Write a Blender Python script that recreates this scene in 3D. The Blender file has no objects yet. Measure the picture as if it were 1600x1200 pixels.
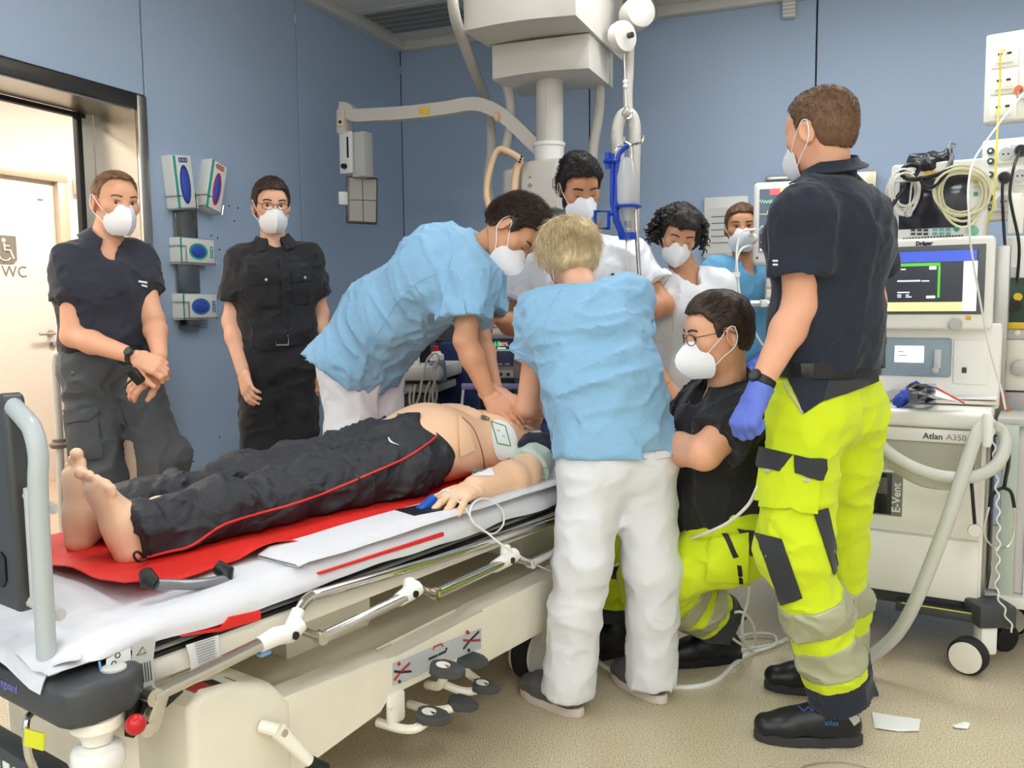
import bpy, bmesh, math, random
import numpy as np
from mathutils import Vector, Matrix, Euler

random.seed(7)
SC = bpy.context.scene
COL = SC.collection

# ------------------------------------------------------------------ camera
CAM_F, CAM_P, CAM_R, CAM_H = 1370.0, math.radians(5.34), math.radians(0.6), 1.3
_F = Vector((0, math.cos(CAM_P), -math.sin(CAM_P)))
_U0 = Vector((0, math.sin(CAM_P), math.cos(CAM_P)))
_R0 = Vector((1, 0, 0))
_R = _R0 * math.cos(CAM_R) - _U0 * math.sin(CAM_R)
_U = _U0 * math.cos(CAM_R) + _R0 * math.sin(CAM_R)
cam_data = bpy.data.cameras.new('camera')
cam_data.sensor_width = 36.0
cam_data.lens = CAM_F / 1600.0 * 36.0
cam_data.clip_start = 0.05
cam = bpy.data.objects.new('camera', cam_data)
COL.objects.link(cam)
cam.matrix_world = Matrix(((_R.x, _U.x, -_F.x, 0), (_R.y, _U.y, -_F.y, 0), (_R.z, _U.z, -_F.z, CAM_H), (0, 0, 0, 1)))
SC.camera = cam

# ------------------------------------------------------------------ view, world
SC.view_settings.view_transform = 'Standard'
SC.view_settings.look = 'None'
SC.view_settings.gamma = 1.0
SC.view_settings.use_curve_mapping = False
SC.view_settings.exposure = 0.0
try:
    SC.cycles.max_bounces = 7
    SC.cycles.diffuse_bounces = 5
    SC.cycles.glossy_bounces = 3
    SC.cycles.transmission_bounces = 6
    SC.cycles.caustics_reflective = False
    SC.cycles.caustics_refractive = False
except Exception:
    pass
W = bpy.data.worlds.new('world')
SC.world = W
W.use_nodes = True
W.node_tree.nodes['Background'].inputs[0].default_value = (0.9, 0.93, 1.0, 1)
W.node_tree.nodes['Background'].inputs[1].default_value = 0.3

LAMP_STRENGTH = 17.4          # unseen ceiling panels added to light the room
CORRIDOR_STRENGTH = 48.0      # ceiling panel of the corridor

# ------------------------------------------------------------------ helpers: rays, names
def ray(px, py):
    return _F + _R * ((px - 800) / CAM_F) - _U * ((py - 600) / CAM_F)
def P(px, py, d):
    """world point seen at (px, py) whose distance in front of the camera plane (world Y) is d"""
    v = ray(px, py)
    return Vector((0, 0, CAM_H)) + v * (d / v.y)
def Pz(px, py, z):
    v = ray(px, py)
    return Vector((0, 0, CAM_H)) + v * ((z - CAM_H) / v.z)

def lin(c):
    c = c / 255.0
    return c / 12.92 if c <= 0.04045 else ((c + 0.055) / 1.055) ** 2.4
def rgb(r, g, b):
    return (lin(r), lin(g), lin(b), 1)

MATS = {}
def mat(name, col, rough=0.5, metal=0.0, bump=None, var=0.0, vscale=4.0, sss=0.0, emit=None, estr=1.0,
        alpha=1.0, trans=0.0, spec=0.5, sheen=0.0, coat=0.0, var2=None, ior=1.45):
    """bump: list of (kind, scale, strength, distance)"""
    if name in MATS:
        return MATS[name]
    m = bpy.data.materials.new(name)
    m.use_nodes = True
    nt = m.node_tree
    b = nt.nodes['Principled BSDF']
    c = rgb(*col)
    b.inputs['Base Color'].default_value = c
    b.inputs['Roughness'].default_value = rough
    b.inputs['Metallic'].default_value = metal
    b.inputs['Specular IOR Level'].default_value = spec
    b.inputs['IOR'].default_value = ior
    if sss:
        b.inputs['Subsurface Weight'].default_value = sss
        b.inputs['Subsurface Radius'].default_value = (0.012, 0.005, 0.003)
        b.inputs['Subsurface Scale'].default_value = 1.0
    if sheen:
        b.inputs['Sheen Weight'].default_value = sheen
    if coat:
        b.inputs['Coat Weight'].default_value = coat
    if trans:
        b.inputs['Transmission Weight'].default_value = trans
    if emit:
        b.inputs['Emission Color'].default_value = rgb(*emit)
        b.inputs['Emission Strength'].default_value = estr
    if alpha < 1:
        b.inputs['Alpha'].default_value = alpha
    tc = None
    def coords():
        nonlocal tc
        if tc is None:
            tc = nt.nodes.new('ShaderNodeTexCoord')
        return tc.outputs['Object']
    if var or var2:
        n = nt.nodes.new('ShaderNodeTexNoise')
        n.inputs['Scale'].default_value = vscale
        n.inputs['Detail'].default_value = 5
        nt.links.new(coords(), n.inputs['Vector'])
        r = nt.nodes.new('ShaderNodeValToRGB')
        r.color_ramp.elements[0].position = 0.3
        r.color_ramp.elements[1].position = 0.7
        if var2:
            r.color_ramp.elements[0].color = rgb(*var2)
        else:
            r.color_ramp.elements[0].color = tuple(x * (1 - var) for x in c[:3]) + (1,)
        r.color_ramp.elements[1].color = c
        nt.links.new(n.outputs['Fac'], r.inputs['Fac'])
        nt.links.new(r.outputs['Color'], b.inputs['Base Color'])
    prev = None
    for kind, scale, strength, dist in (bump or []):
        bn = nt.nodes.new('ShaderNodeBump')
        bn.inputs['Strength'].default_value = strength
        bn.inputs['Distance'].default_value = dist
        if kind == 'noise':
            t = nt.nodes.new('ShaderNodeTexNoise')
            t.inputs['Scale'].default_value = scale
            t.inputs['Detail'].default_value = 3
            out = t.outputs['Fac']
        elif kind == 'fold':
            t = nt.nodes.new('ShaderNodeTexNoise')
            t.inputs['Scale'].default_value = scale
            t.inputs['Detail'].default_value = 2
            t.inputs['Distortion'].default_value = 1.2
            out = t.outputs['Fac']
        elif kind == 'wave':
            t = nt.nodes.new('ShaderNodeTexWave')
            t.inputs['Scale'].default_value = scale
            t.inputs['Distortion'].default_value = 0.0
            t.bands_direction = 'DIAGONAL'
            out = t.outputs['Fac']
        else:
            t = nt.nodes.new('ShaderNodeTexVoronoi')
            t.inputs['Scale'].default_value = scale
            out = t.outputs['Distance']
        nt.links.new(coords(), t.inputs['Vector'])
        nt.links.new(out, bn.inputs['Height'])
        if prev is not None:
            nt.links.new(prev, bn.inputs['Normal'])
        prev = bn.outputs['Normal']
    if prev is not None:
        nt.links.new(prev, b.inputs['Normal'])
    MATS[name] = m
    return m

def tag(o, label=None, cat=None, group=None, kind=None):
    if label: o['label'] = label
    if cat: o['category'] = cat
    if group: o['group'] = group
    if kind: o['kind'] = kind
    return o
def thing(name, label, cat, loc=(0, 0, 0), rotz=0.0, group=None, kind=None):
    o = bpy.data.objects.new(name, None)
    o.empty_display_size = 0.1
    COL.objects.link(o)
    o.location = loc
    o.rotation_euler = (0, 0, rotz)
    o.matrix_world = Matrix.Translation(Vector(loc)) @ Matrix.Rotation(rotz, 4, 'Z')
    return tag(o, label, cat, group, kind)
def root_inv(parent):
    r = parent
    while r.parent is not None:
        r = r.parent
    return (Matrix.Translation(r.location) @ r.rotation_euler.to_matrix().to_4x4()).inverted()

def link_mesh(name, me, parent=None, m=None):
    """mesh in world coordinates -> object (child keeps the root's frame)"""
    o = bpy.data.objects.new(name, me)
    COL.objects.link(o)
    if parent is not None:
        me.transform(root_inv(parent))
        o.parent = parent
    if m is not None:
        me.materials.append(m)
    return o

class MB:
    """collects shapes in a local frame M; build() links them as one mesh"""
    def __init__(self, M=None):
        self.bm = bmesh.new()
        self.M = M or Matrix()
    def _add(self, verts, faces, M=None):
        T = self.M @ M if M is not None else self.M
        vs = [self.bm.verts.new(T @ Vector(v)) for v in verts]
        out = []
        for f in faces:
            try:
                out.append(self.bm.faces.new([vs[i] for i in f]))
            except ValueError:
                pass
        return vs, out
    def box(self, c, s, rot=None, bev=0.0, seg=2):
        x, y, z = s[0] / 2, s[1] / 2, s[2] / 2
        v = [(-x, -y, -z), (x, -y, -z), (x, y, -z), (-x, y, -z), (-x, -y, z), (x, -y, z), (x, y, z), (-x, y, z)]
        fs = [(3, 2, 1, 0), (4, 5, 6, 7), (0, 1, 5, 4), (1, 2, 6, 5), (2, 3, 7, 6), (3, 0, 4, 7)]
        T = Matrix.Translation(Vector(c))
        if rot is not None:
            T = T @ (rot.to_4x4() if isinstance(rot, Matrix) else Euler(rot).to_matrix().to_4x4())
        vs, ff = self._add(v, fs, T)
        if bev > 0:
            es = set()
            for f_ in ff:
                es.update(f_.edges)
            bmesh.ops.bevel(self.bm, geom=list(es), offset=min(bev, min(s) * 0.49), segments=seg, affect='EDGES', profile=0.5)
        return self
    def prism(self, poly, a, b, axis='z', M=None, bev=0.0, seg=2):
        """poly: 2-D outline (ccw); extruded from a to b along the axis"""
        n = len(poly)
        def pt(p, t):
            return {'z': (p[0], p[1], t), 'y': (p[0], t, p[1]), 'x': (t, p[0], p[1])}[axis]
        v = [pt(p, a) for p in poly] + [pt(p, b) for p in poly]
        fs = [tuple(range(n - 1, -1, -1)), tuple(range(n, 2 * n))]
        for i in range(n):
            j = (i + 1) % n
            fs.append((i, j, n + j, n + i))
        vs, ff = self._add(v, fs, M)
        if bev > 0:
            es = set()
            for f_ in ff[:2]:
                es.update(f_.edges)
            bmesh.ops.bevel(self.bm, geom=list(es), offset=bev, segments=seg, affect='EDGES', profile=0.5)
        return self
    def tube(self, pts, r, n=10, closed=False, caps=True, M=None):
        pts = [Vector(p) for p in pts]
        m = len(pts)
        rs = r if isinstance(r, (list, tuple)) else [r] * m
        rings = []
        up = None
        for i, p in enumerate(pts):
            if closed:
                t = pts[(i + 1) % m] - pts[i - 1]
            else:
                t = pts[min(i + 1, m - 1)] - pts[max(i - 1, 0)]
            if t.length < 1e-9:
                t = Vector((0, 0, 1))
            t.normalize()
            if up is None:
                up = Vector((0, 0, 1)) if abs(t.z) < 0.9 else Vector((1, 0, 0))
            s = t.cross(up)
            if s.length < 1e-4:
                s = t.cross(Vector((1, 0.3, 0.1)))
            s.normalize()
            up = s.cross(t).normalized()
            rings.append([p + (s * math.cos(k * 2 * math.pi / n) + up * math.sin(k * 2 * math.pi / n)) * rs[i] for k in range(n)])
        v = [q for ring in rings for q in ring]
        fs = []
        for i in range(m - 1 + (1 if closed else 0)):
            a, b = i * n, ((i + 1) % m) * n
            for k in range(n):
                k2 = (k + 1) % n
                fs.append((a + k2, a + k, b + k, b + k2))
        if caps and not closed:
            fs.append(tuple(range(n)))
            fs.append(tuple((m - 1) * n + k for k in range(n - 1, -1, -1)))
        self._add(v, fs, M)
        return self
    def cyl(self, a, b, r, n=20, r2=None):
        return self.tube([a, b], [r, r if r2 is None else r2], n)
    def lathe(self, prof, c=(0, 0, 0), axis=(0, 0, 1), n=24):
        """prof: (radius, height) list along axis"""
        ax = Vector(axis).normalized()
        q = Vector((0, 0, 1)).rotation_difference(ax)
        T = Matrix.Translation(Vector(c)) @ q.to_matrix().to_4x4()
        v, fs = [], []
        m = len(prof)
        for (r, h) in prof:
            for k in range(n):
                a = 2 * math.pi * k / n
                v.append((r * math.cos(a), r * math.sin(a), h))
        for i in range(m - 1):
            for k in range(n):
                k2 = (k + 1) % n
                fs.append((i * n + k, i * n + k2, (i + 1) * n + k2, (i + 1) * n + k))
        fs.append(tuple(range(n - 1, -1, -1)))
        fs.append(tuple((m - 1) * n + k for k in range(n)))
        self._add(v, fs, T)
        return self
    def sphere(self, c, r, n=16, M=None):
        rx = r if isinstance(r, (tuple, list)) else (r, r, r)
        v, fs = [], []
        h = n // 2
        for i in range(1, h):
            th = math.pi * i / h
            for k in range(n):
                a = 2 * math.pi * k / n
                v.append((rx[0] * math.sin(th) * math.cos(a), rx[1] * math.sin(th) * math.sin(a), rx[2] * math.cos(th)))
        v += [(0, 0, rx[2]), (0, 0, -rx[2])]
        t, bt = len(v) - 2, len(v) - 1
        for i in range(h - 2):
            for k in range(n):
                k2 = (k + 1) % n
                fs.append((i * n + k, (i + 1) * n + k, (i + 1) * n + k2, i * n + k2))
        for k in range(n):
            k2 = (k + 1) % n
            fs.append((t, k, k2))
            fs.append((bt, (h - 2) * n + k2, (h - 2) * n + k))
        T = Matrix.Translation(Vector(c))
        if M is not None:
            T = T @ M.to_4x4()
        self._add(v, fs, T)
        return self
    def grid(self, rows, thick=0.0, closed_u=False):
        """rows of points -> sheet; with thick, a closed slab offset along the normals"""
        nr, nc = len(rows), len(rows[0])
        if thick:
            A = np.array([[tuple(p) for p in r_] for r_ in rows], float)
            du = np.gradient(A, axis=0); dv = np.gradient(A, axis=1)
            N = np.cross(du, dv); N /= (np.linalg.norm(N, axis=2, keepdims=True) + 1e-9)
            B = A + N * thick
            v = [tuple(p) for p in A.reshape(-1, 3)] + [tuple(p) for p in B.reshape(-1, 3)]
            o = nr * nc
            fs = []
            for i in range(nr - 1):
                for j in range(nc - 1):
                    a, b, c, d = i * nc + j, (i + 1) * nc + j, (i + 1) * nc + j + 1, i * nc + j + 1
                    fs.append((d, c, b, a)); fs.append((o + a, o + b, o + c, o + d))
            for i in range(nr - 1):
                a, b = i * nc, (i + 1) * nc
                fs.append((a, b, o + b, o + a))
                a, b = i * nc + nc - 1, (i + 1) * nc + nc - 1
                fs.append((b, a, o + a, o + b))
            for j in range(nc - 1):
                a, b = j, j + 1
                fs.append((b, a, o + a, o + b))
                a, b = (nr - 1) * nc + j, (nr - 1) * nc + j + 1
                fs.append((a, b, o + b, o + a))
            self._add(v, fs)
        else:
            v = [tuple(p) for r_ in rows for p in r_]
            fs = []
            for i in range(nr - 1):
                for j in range(nc - 1):
                    fs.append((i * nc + j, (i + 1) * nc + j, (i + 1) * nc + j + 1, i * nc + j + 1))
            self._add(v, fs)
        return self
    def build(self, name, m, parent=None, smooth=40, fix=True):
        if fix:
            bmesh.ops.recalc_face_normals(self.bm, faces=self.bm.faces)
        me = bpy.data.meshes.new(name)
        self.bm.to_mesh(me)
        self.bm.free()
        if smooth:
            me.shade_smooth()
            me.set_sharp_from_angle(angle=math.radians(smooth))
        return link_mesh(name, me, parent, m)

def copy_tree(o, dloc=(0, 0, 0), parent=None):
    c = o.copy()
    COL.objects.link(c)
    c.parent = parent
    if parent is None:
        c.location = Vector(o.location) + Vector(dloc)
    for ch in list(o.children):
        copy_tree(ch, (0, 0, 0), c)
    return c

def text_mesh(name, body, size, M, m, parent=None, extrude=0.0005, align='CENTER', bold=0.0):
    cu = bpy.data.curves.new(name, 'FONT')
    cu.body = body
    cu.size = size
    cu.extrude = extrude
    cu.offset = bold
    cu.align_x = align
    cu.align_y = 'CENTER'
    cu.resolution_u = 2
    t = bpy.data.objects.new(name, cu)
    COL.objects.link(t)
    dg = bpy.context.evaluated_depsgraph_get()
    me = bpy.data.meshes.new_from_object(t.evaluated_get(dg))
    me.name = name
    bpy.data.objects.remove(t)
    bpy.data.curves.remove(cu)
    me.materials.clear()
    me.transform(M)
    return link_mesh(name, me, parent, m)

def frame(o, x, z=None, y=None):
    """matrix with origin o, x axis and up-ish z axis (orthonormalised)"""
    x = Vector(x).normalized()
    if z is not None:
        z = Vector(z)
        y_ = z.cross(x).normalized()
        z_ = x.cross(y_)
    else:
        y_ = Vector(y); y_ = (y_ - x * y_.dot(x)).normalized()
        z_ = x.cross(y_)
    o = Vector(o)
    return Matrix(((x.x, y_.x, z_.x, o.x), (x.y, y_.y, z_.y, o.y), (x.z, y_.z, z_.z, o.z), (0, 0, 0, 1)))

def spline(pts, n=8, closed=False):
    """Catmull-Rom through the points"""
    pts = [Vector(p) for p in pts]
    m = len(pts)
    out = []
    rng = range(m if closed else m - 1)
    for i in rng:
        if closed:
            p0, p1, p2, p3 = pts[i - 1], pts[i], pts[(i + 1) % m], pts[(i + 2) % m]
        else:
            p1, p2 = pts[i], pts[i + 1]
            p0 = pts[i - 1] if i > 0 else p1 * 2 - p2
            p3 = pts[i + 2] if i + 2 < m else p2 * 2 - p1
        for k in range(n):
            t = k / n
            out.append(0.5 * ((2 * p1) + (p2 - p0) * t + (2 * p0 - 5 * p1 + 4 * p2 - p3) * t * t + (3 * p1 - p0 - 3 * p2 + p3) * t ** 3))
    if not closed:
        out.append(pts[-1])
    return out

# ------------------------------------------------------------------ implicit surfaces
_rng = np.random.default_rng(3)
_TAB = _rng.random((32, 32, 32)).astype(np.float32)
def vnoise(p):
    """value noise in [-1,1] for points (N,3)"""
    i = np.floor(p).astype(int)
    f = (p - i).astype(np.float32)
    f = f * f * (3 - 2 * f)
    i &= 31
    j = (i + 1) & 31
    x0, y0, z0 = i[:, 0], i[:, 1], i[:, 2]
    x1, y1, z1 = j[:, 0], j[:, 1], j[:, 2]
    fx, fy, fz = f[:, 0], f[:, 1], f[:, 2]
    a = _TAB[x0, y0, z0] * (1 - fx) + _TAB[x1, y0, z0] * fx
    b = _TAB[x0, y1, z0] * (1 - fx) + _TAB[x1, y1, z0] * fx
    c = _TAB[x0, y0, z1] * (1 - fx) + _TAB[x1, y0, z1] * fx
    d = _TAB[x0, y1, z1] * (1 - fx) + _TAB[x1, y1, z1] * fx
    return ((a * (1 - fy) + b * fy) * (1 - fz) + (c * (1 - fy) + d * fy) * fz) * 2 - 1

def A3(v):
    return np.array((v[0], v[1], v[2]), dtype=np.float32)

class Prim:
    __slots__ = ('lo', 'hi', 'fn', 'k', 'sub')
    def __init__(self, lo, hi, fn, k=0.03, sub=False):
        self.lo, self.hi, self.fn, self.k, self.sub = np.minimum(lo, hi), np.maximum(lo, hi), fn, k, sub

def cone(a, b, ra, rb=None, k=0.03, side=None, sub=False, grow=0.0):
    """rounded cone; radii may be (wide, deep) pairs with `side` giving the wide direction"""
    if rb is None: rb = ra
    a, b = A3(a), A3(b)
    if side is None:
        ra, rb = ra + grow, rb + grow
        ax = b - a
        L2 = float(ax @ ax) + 1e-12
        R_ = max(ra, rb)
        def fn(X, Y, Z):
            px, py, pz = X - a[0], Y - a[1], Z - a[2]
            t = np.clip((px * ax[0] + py * ax[1] + pz * ax[2]) / L2, 0, 1)
            return np.sqrt((px - t * ax[0]) ** 2 + (py - t * ax[1]) ** 2 + (pz - t * ax[2]) ** 2) - (ra + (rb - ra) * t)
        return Prim(np.minimum(a, b) - R_, np.maximum(a, b) + R_, fn, k, sub)
    ra = (ra[0] + grow, ra[1] + grow); rb = (rb[0] + grow, rb[1] + grow)
    ax = b - a
    L = float(np.sqrt(ax @ ax)) + 1e-9
    n = ax / L
    s = A3(side); s = s - n * float(s @ n); s /= np.linalg.norm(s)
    fr = np.cross(n, s)
    R_ = max(max(ra), max(rb))
    def fn(X, Y, Z):
        px, py, pz = X - a[0], Y - a[1], Z - a[2]
        al = px * n[0] + py * n[1] + pz * n[2]
        t = np.clip(al / L, 0, 1)
        ex = al - t * L
        u = px * s[0] + py * s[1] + pz * s[2]
        v = px * fr[0] + py * fr[1] + pz * fr[2]
        w = ra[0] + (rb[0] - ra[0]) * t
        d = ra[1] + (rb[1] - ra[1]) * t
        m = np.minimum(w, d)
        k0 = np.sqrt((u / w) ** 2 + (v / d) ** 2 + (ex / m) ** 2)
        k1 = np.sqrt((u / w ** 2) ** 2 + (v / d ** 2) ** 2 + (ex / m ** 2) ** 2) + 1e-6
        return k0 * (k0 - 1) / k1
    return Prim(np.minimum(a, b) - R_, np.maximum(a, b) + R_, fn, k, sub)

def ell(c, r, R=None, k=0.02, sub=False, grow=0.0):
    c = A3(c)
    r = np.array(r, np.float32) + grow
    M = np.array(R.to_3x3(), np.float32) if R is not None else np.eye(3, dtype=np.float32)
    e = np.sqrt(((M * r[None, :]) ** 2).sum(1))
    def fn(X, Y, Z):
        px, py, pz = X - c[0], Y - c[1], Z - c[2]
        q = [px * M[0, i] + py * M[1, i] + pz * M[2, i] for i in range(3)]
        k0 = np.sqrt(sum((q[i] / r[i]) ** 2 for i in range(3)))
        k1 = np.sqrt(sum((q[i] / r[i] ** 2) ** 2 for i in range(3))) + 1e-6
        return k0 * (k0 - 1) / k1
    return Prim(c - e, c + e, fn, k, sub)

def rbox(c, h, R=None, rd=0.01, k=0.01, sub=False):
    c = A3(c)
    h = np.array(h, np.float32)
    M = np.array(R.to_3x3(), np.float32) if R is not None else np.eye(3, dtype=np.float32)
    e = (np.abs(M) * h[None, :]).sum(1)
    def fn(X, Y, Z):
        px, py, pz = X - c[0], Y - c[1], Z - c[2]
        q = [np.abs(px * M[0, i] + py * M[1, i] + pz * M[2, i]) - (h[i] - rd) for i in range(3)]
        o = np.sqrt(sum(np.maximum(x, 0) ** 2 for x in q))
        return o + np.minimum(np.maximum(np.maximum(q[0], q[1]), q[2]), 0) - rd
    return Prim(c - e, c + e, fn, k, sub)

def smin(a, b, k):
    if k <= 0:
        return np.minimum(a, b)
    h = np.maximum(k - np.abs(a - b), 0) / k
    return np.minimum(a, b) - h * h * k * 0.25
def smax(a, b, k):
    return -smin(-a, -b, k)

def surface(prims, h, cuts=(), disp=None, lo=None, hi=None, band=0.03):
    """polygonise a smooth union of prims (naive surface nets).  cuts: list of (point, normal, k) half-spaces to keep
    (n.(p-o) < 0 is kept) or callables on points.  disp(points)->offset added outward.  Returns (verts, quads)"""
    pos = [p for p in prims if not p.sub]
    L = np.min([p.lo for p in pos], 0) - 0.02
    Hh = np.max([p.hi for p in pos], 0) + 0.02
    if lo is not None: L = np.maximum(L, A3(lo))
    if hi is not None: Hh = np.minimum(Hh, A3(hi))
    n = np.maximum(np.ceil((Hh - L) / h).astype(int) + 1, 3)
    ax = [(L[i] + h * np.arange(n[i])).astype(np.float32) for i in range(3)]
    D = np.full(n, 0.5, np.float32)
    for p in prims:
        mg = p.k + 3 * h + 0.012
        a = np.clip(np.floor((p.lo - mg - L) / h).astype(int), 0, n)
        b = np.clip(np.ceil((p.hi + mg - L) / h).astype(int) + 1, 0, n)
        if (b <= a).any(): continue
        sl = tuple(slice(a[i], b[i]) for i in range(3))
        d = p.fn(ax[0][sl[0]][:, None, None], ax[1][sl[1]][None, :, None], ax[2][sl[2]][None, None, :]).astype(np.float32)
        D[sl] = smax(D[sl], -d, p.k) if p.sub else smin(D[sl], d, p.k)
    if disp is not None:
        idx = np.nonzero(np.abs(D) < band)
        pts = np.stack([ax[i][idx[i]] for i in range(3)], 1)
        D[idx] -= disp(pts).astype(np.float32)
    for c in cuts:
        if callable(c):
            idx = np.nonzero(D < 0.05)
            pts = np.stack([ax[i][idx[i]] for i in range(3)], 1)
            D[idx] = np.maximum(D[idx], c(pts).astype(np.float32))
        else:
            o, nn, kk = c
            nn = A3(nn) / np.linalg.norm(A3(nn))
            o = A3(o)
            d = (ax[0][:, None, None] - o[0]) * nn[0] + (ax[1][None, :, None] - o[1]) * nn[1] + (ax[2][None, None, :] - o[2]) * nn[2]
            D = smax(D, d.astype(np.float32), kk)
    # border must be outside
    D[0], D[-1] = np.maximum(D[0], .01), np.maximum(D[-1], .01)
    D[:, 0], D[:, -1] = np.maximum(D[:, 0], .01), np.maximum(D[:, -1], .01)
    D[:, :, 0], D[:, :, -1] = np.maximum(D[:, :, 0], .01), np.maximum(D[:, :, -1], .01)
    s = D < 0
    cnt = np.zeros(n - 1, np.int8)
    for dx in (0, 1):
        for dy in (0, 1):
            for dz in (0, 1):
                cnt += s[dx:n[0] - 1 + dx, dy:n[1] - 1 + dy, dz:n[2] - 1 + dz]
    act = (cnt > 0) & (cnt < 8)
    I = np.nonzero(act)
    vid = np.full(n - 1, -1, np.int64)
    vid[I] = np.arange(len(I[0]))
    acc = np.zeros((len(I[0]), 3), np.float32)
    num = np.zeros(len(I[0]), np.float32)
    cs = [(a, b, c) for a in (0, 1) for b in (0, 1) for c in (0, 1)]
    vals = {c: D[I[0] + c[0], I[1] + c[1], I[2] + c[2]] for c in cs}
    for c0 in cs:
        for k in range(3):
            if c0[k]: continue
            c1 = list(c0); c1[k] = 1; c1 = tuple(c1)
            a, b = vals[c0], vals[c1]
            m = (a < 0) != (b < 0)
            t = np.where(m, a / np.where(m, a - b, 1), 0)
            for q in range(3):
                acc[:, q] += np.where(m, c0[q] + (t if q == k else 0), 0)
            num += m
    V = acc / num[:, None]
    V = np.stack([(I[i] + V[:, i]) * h + L[i] for i in range(3)], 1)
    quads = []
    for k in range(3):
        o1, o2 = (k + 1) % 3, (k + 2) % 3
        sa = [slice(None)] * 3; sb = [slice(None)] * 3
        sa[k] = slice(0, n[k] - 1); sb[k] = slice(1, n[k])
        A_, B_ = s[tuple(sa)], s[tuple(sb)]
        for flip, mm in ((False, A_ & ~B_), (True, ~A_ & B_)):
            J = np.array(np.nonzero(mm))
            if J.size == 0: continue
            ok = (J[o1] > 0) & (J[o2] > 0) & (J[o1] < n[o1] - 1) & (J[o2] < n[o2] - 1)
            J = J[:, ok]
            def cell(d1, d2):
                q = [None] * 3
                q[k] = J[k]; q[o1] = J[o1] - d1; q[o2] = J[o2] - d2
                return vid[q[0], q[1], q[2]]
            a, b, c, d = cell(1, 1), cell(0, 1), cell(0, 0), cell(1, 0)
            quads.append(np.stack([a, b, c, d] if not flip else [d, c, b, a], 1))
    return V, np.concatenate(quads) if quads else np.zeros((0, 4), int)

def join_vq(parts):
    vs, qs, o = [], [], 0
    for v, q in parts:
        vs.append(v); qs.append(q + o); o += len(v)
    return np.concatenate(vs), np.concatenate(qs)

def vq_object(name, v, q, m, parent=None, smooth=True):
    me = bpy.data.meshes.new(name)
    me.vertices.add(len(v))
    me.vertices.foreach_set('co', np.ascontiguousarray(v, np.float32).ravel())
    k = q.shape[1]
    me.loops.add(len(q) * k)
    me.loops.foreach_set('vertex_index', np.ascontiguousarray(q, np.int32).ravel())
    me.polygons.add(len(q))
    me.polygons.foreach_set('loop_start', np.arange(0, len(q) * k, k, dtype=np.int32))
    me.update(calc_edges=True)
    me.validate()
    if smooth:
        me.shade_smooth()
    return link_mesh(name, me, parent, m)

def soft(name, prims, h, m, parent=None, cuts=(), disp=None, band=0.03):
    v, q = surface(prims, h, cuts, disp, band=band)
    return vq_object(name, v, q, m, parent)

def wrinkle(amp, scale, axis=None, stretch=3.0, amp2=0.0, scale2=30.0, seed=0.0):
    """cloth folds: ridged noise stretched across `axis` (folds run along the axis)"""
    if axis is not None:
        a = A3(axis); a = a / np.linalg.norm(a)
    def fn(p):
        q = p.astype(np.float32)
        if axis is not None:
            q = q - a[None, :] * ((q @ a)[:, None] * (1 - 1 / stretch))
        w = vnoise(q * scale * 0.6 + seed + 7.3)
        n = vnoise(q * scale + seed + w[:, None] * 0.8)
        r = (1 - np.abs(n)) ** 2 - 0.4
        n2 = vnoise(q * scale * 2.2 + seed + 31.7 + n[:, None] * 0.9)
        o = r * amp + ((1 - np.abs(n2)) ** 4 - 0.22) * amp * 0.75
        if amp2:
            o = o + vnoise(q * scale2 + 3.1 + seed) * amp2
        return o
    return fn
# ------------------------------------------------------------------ materials
def steel(name='brushed_steel', col=(190, 186, 178), rough=0.32):
    return mat(name, col, rough, 1.0, bump=[('noise', 60, 0.05, 0.002)])
M_WALL = mat('wall_blue_laminate', (171, 190, 214), 0.45, bump=[('noise', 400, 0.12, 0.001)], var=0.10, vscale=260)
M_SEAM = mat('seam_dark', (18, 20, 26), 0.8)
M_CEIL = mat('ceiling_paint', (214, 210, 202), 0.7, bump=[('noise', 200, 0.1, 0.001)])
M_STEEL = steel()
M_DARKSTEEL = mat('dark_steel', (92, 88, 84), 0.4, 0.9, bump=[('noise', 60, 0.05, 0.002)])
M_RUBBER = mat('black_rubber', (26, 26, 28), 0.6)
M_BLACK = mat('black_plastic', (20, 20, 22), 0.4)
M_DGREY = mat('dark_grey_plastic', (66, 68, 70), 0.45, bump=[('noise', 500, 0.1, 0.0005)])
M_WHITE = mat('white_paint', (236, 234, 228), 0.4)
M_CREAM = mat('cream_powder_coat', (238, 234, 220), 0.42, bump=[('noise', 300, 0.05, 0.0005)])
M_CREAM2 = mat('cream_plastic_cover', (236, 230, 212), 0.5, var=0.05, vscale=12)
M_LGREY = mat('light_grey_plastic', (196, 194, 188), 0.45)
M_XRAY = mat('xray_grey_paint', (206, 200, 190), 0.5)
M_PEACH = mat('peach_plastic', (236, 200, 158), 0.45)
M_YELLOW = mat('yellow_label', (232, 190, 40), 0.5)
M_CHROME = mat('chrome', (215, 212, 206), 0.12, 1.0)
M_GREENST = mat('green_stripe', (52, 172, 150), 0.5)
M_NITRILE = mat('blue_nitrile', (52, 84, 182), 0.5, bump=[('noise', 60, 0.8, 0.006)])
M_INKBLUE = mat('ink_blue', (40, 62, 140), 0.5)
M_INKRED = mat('ink_red', (190, 40, 44), 0.5)
M_INKBLACK = mat('ink_black', (34, 34, 38), 0.5)
M_INKGREEN = mat('ink_green', (40, 140, 70), 0.5)
M_INKWHITE = mat('ink_white', (238, 238, 236), 0.5)
M_CLEAR = mat('clear_plastic', (235, 240, 240), 0.12, trans=0.85, ior=1.2)
M_FROST = mat('frosted_hose', (226, 226, 216), 0.35, trans=0.25, bump=[('noise', 40, 0.3, 0.004)])
M_PAPER = mat('paper_white', (240, 240, 238), 0.7)

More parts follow.
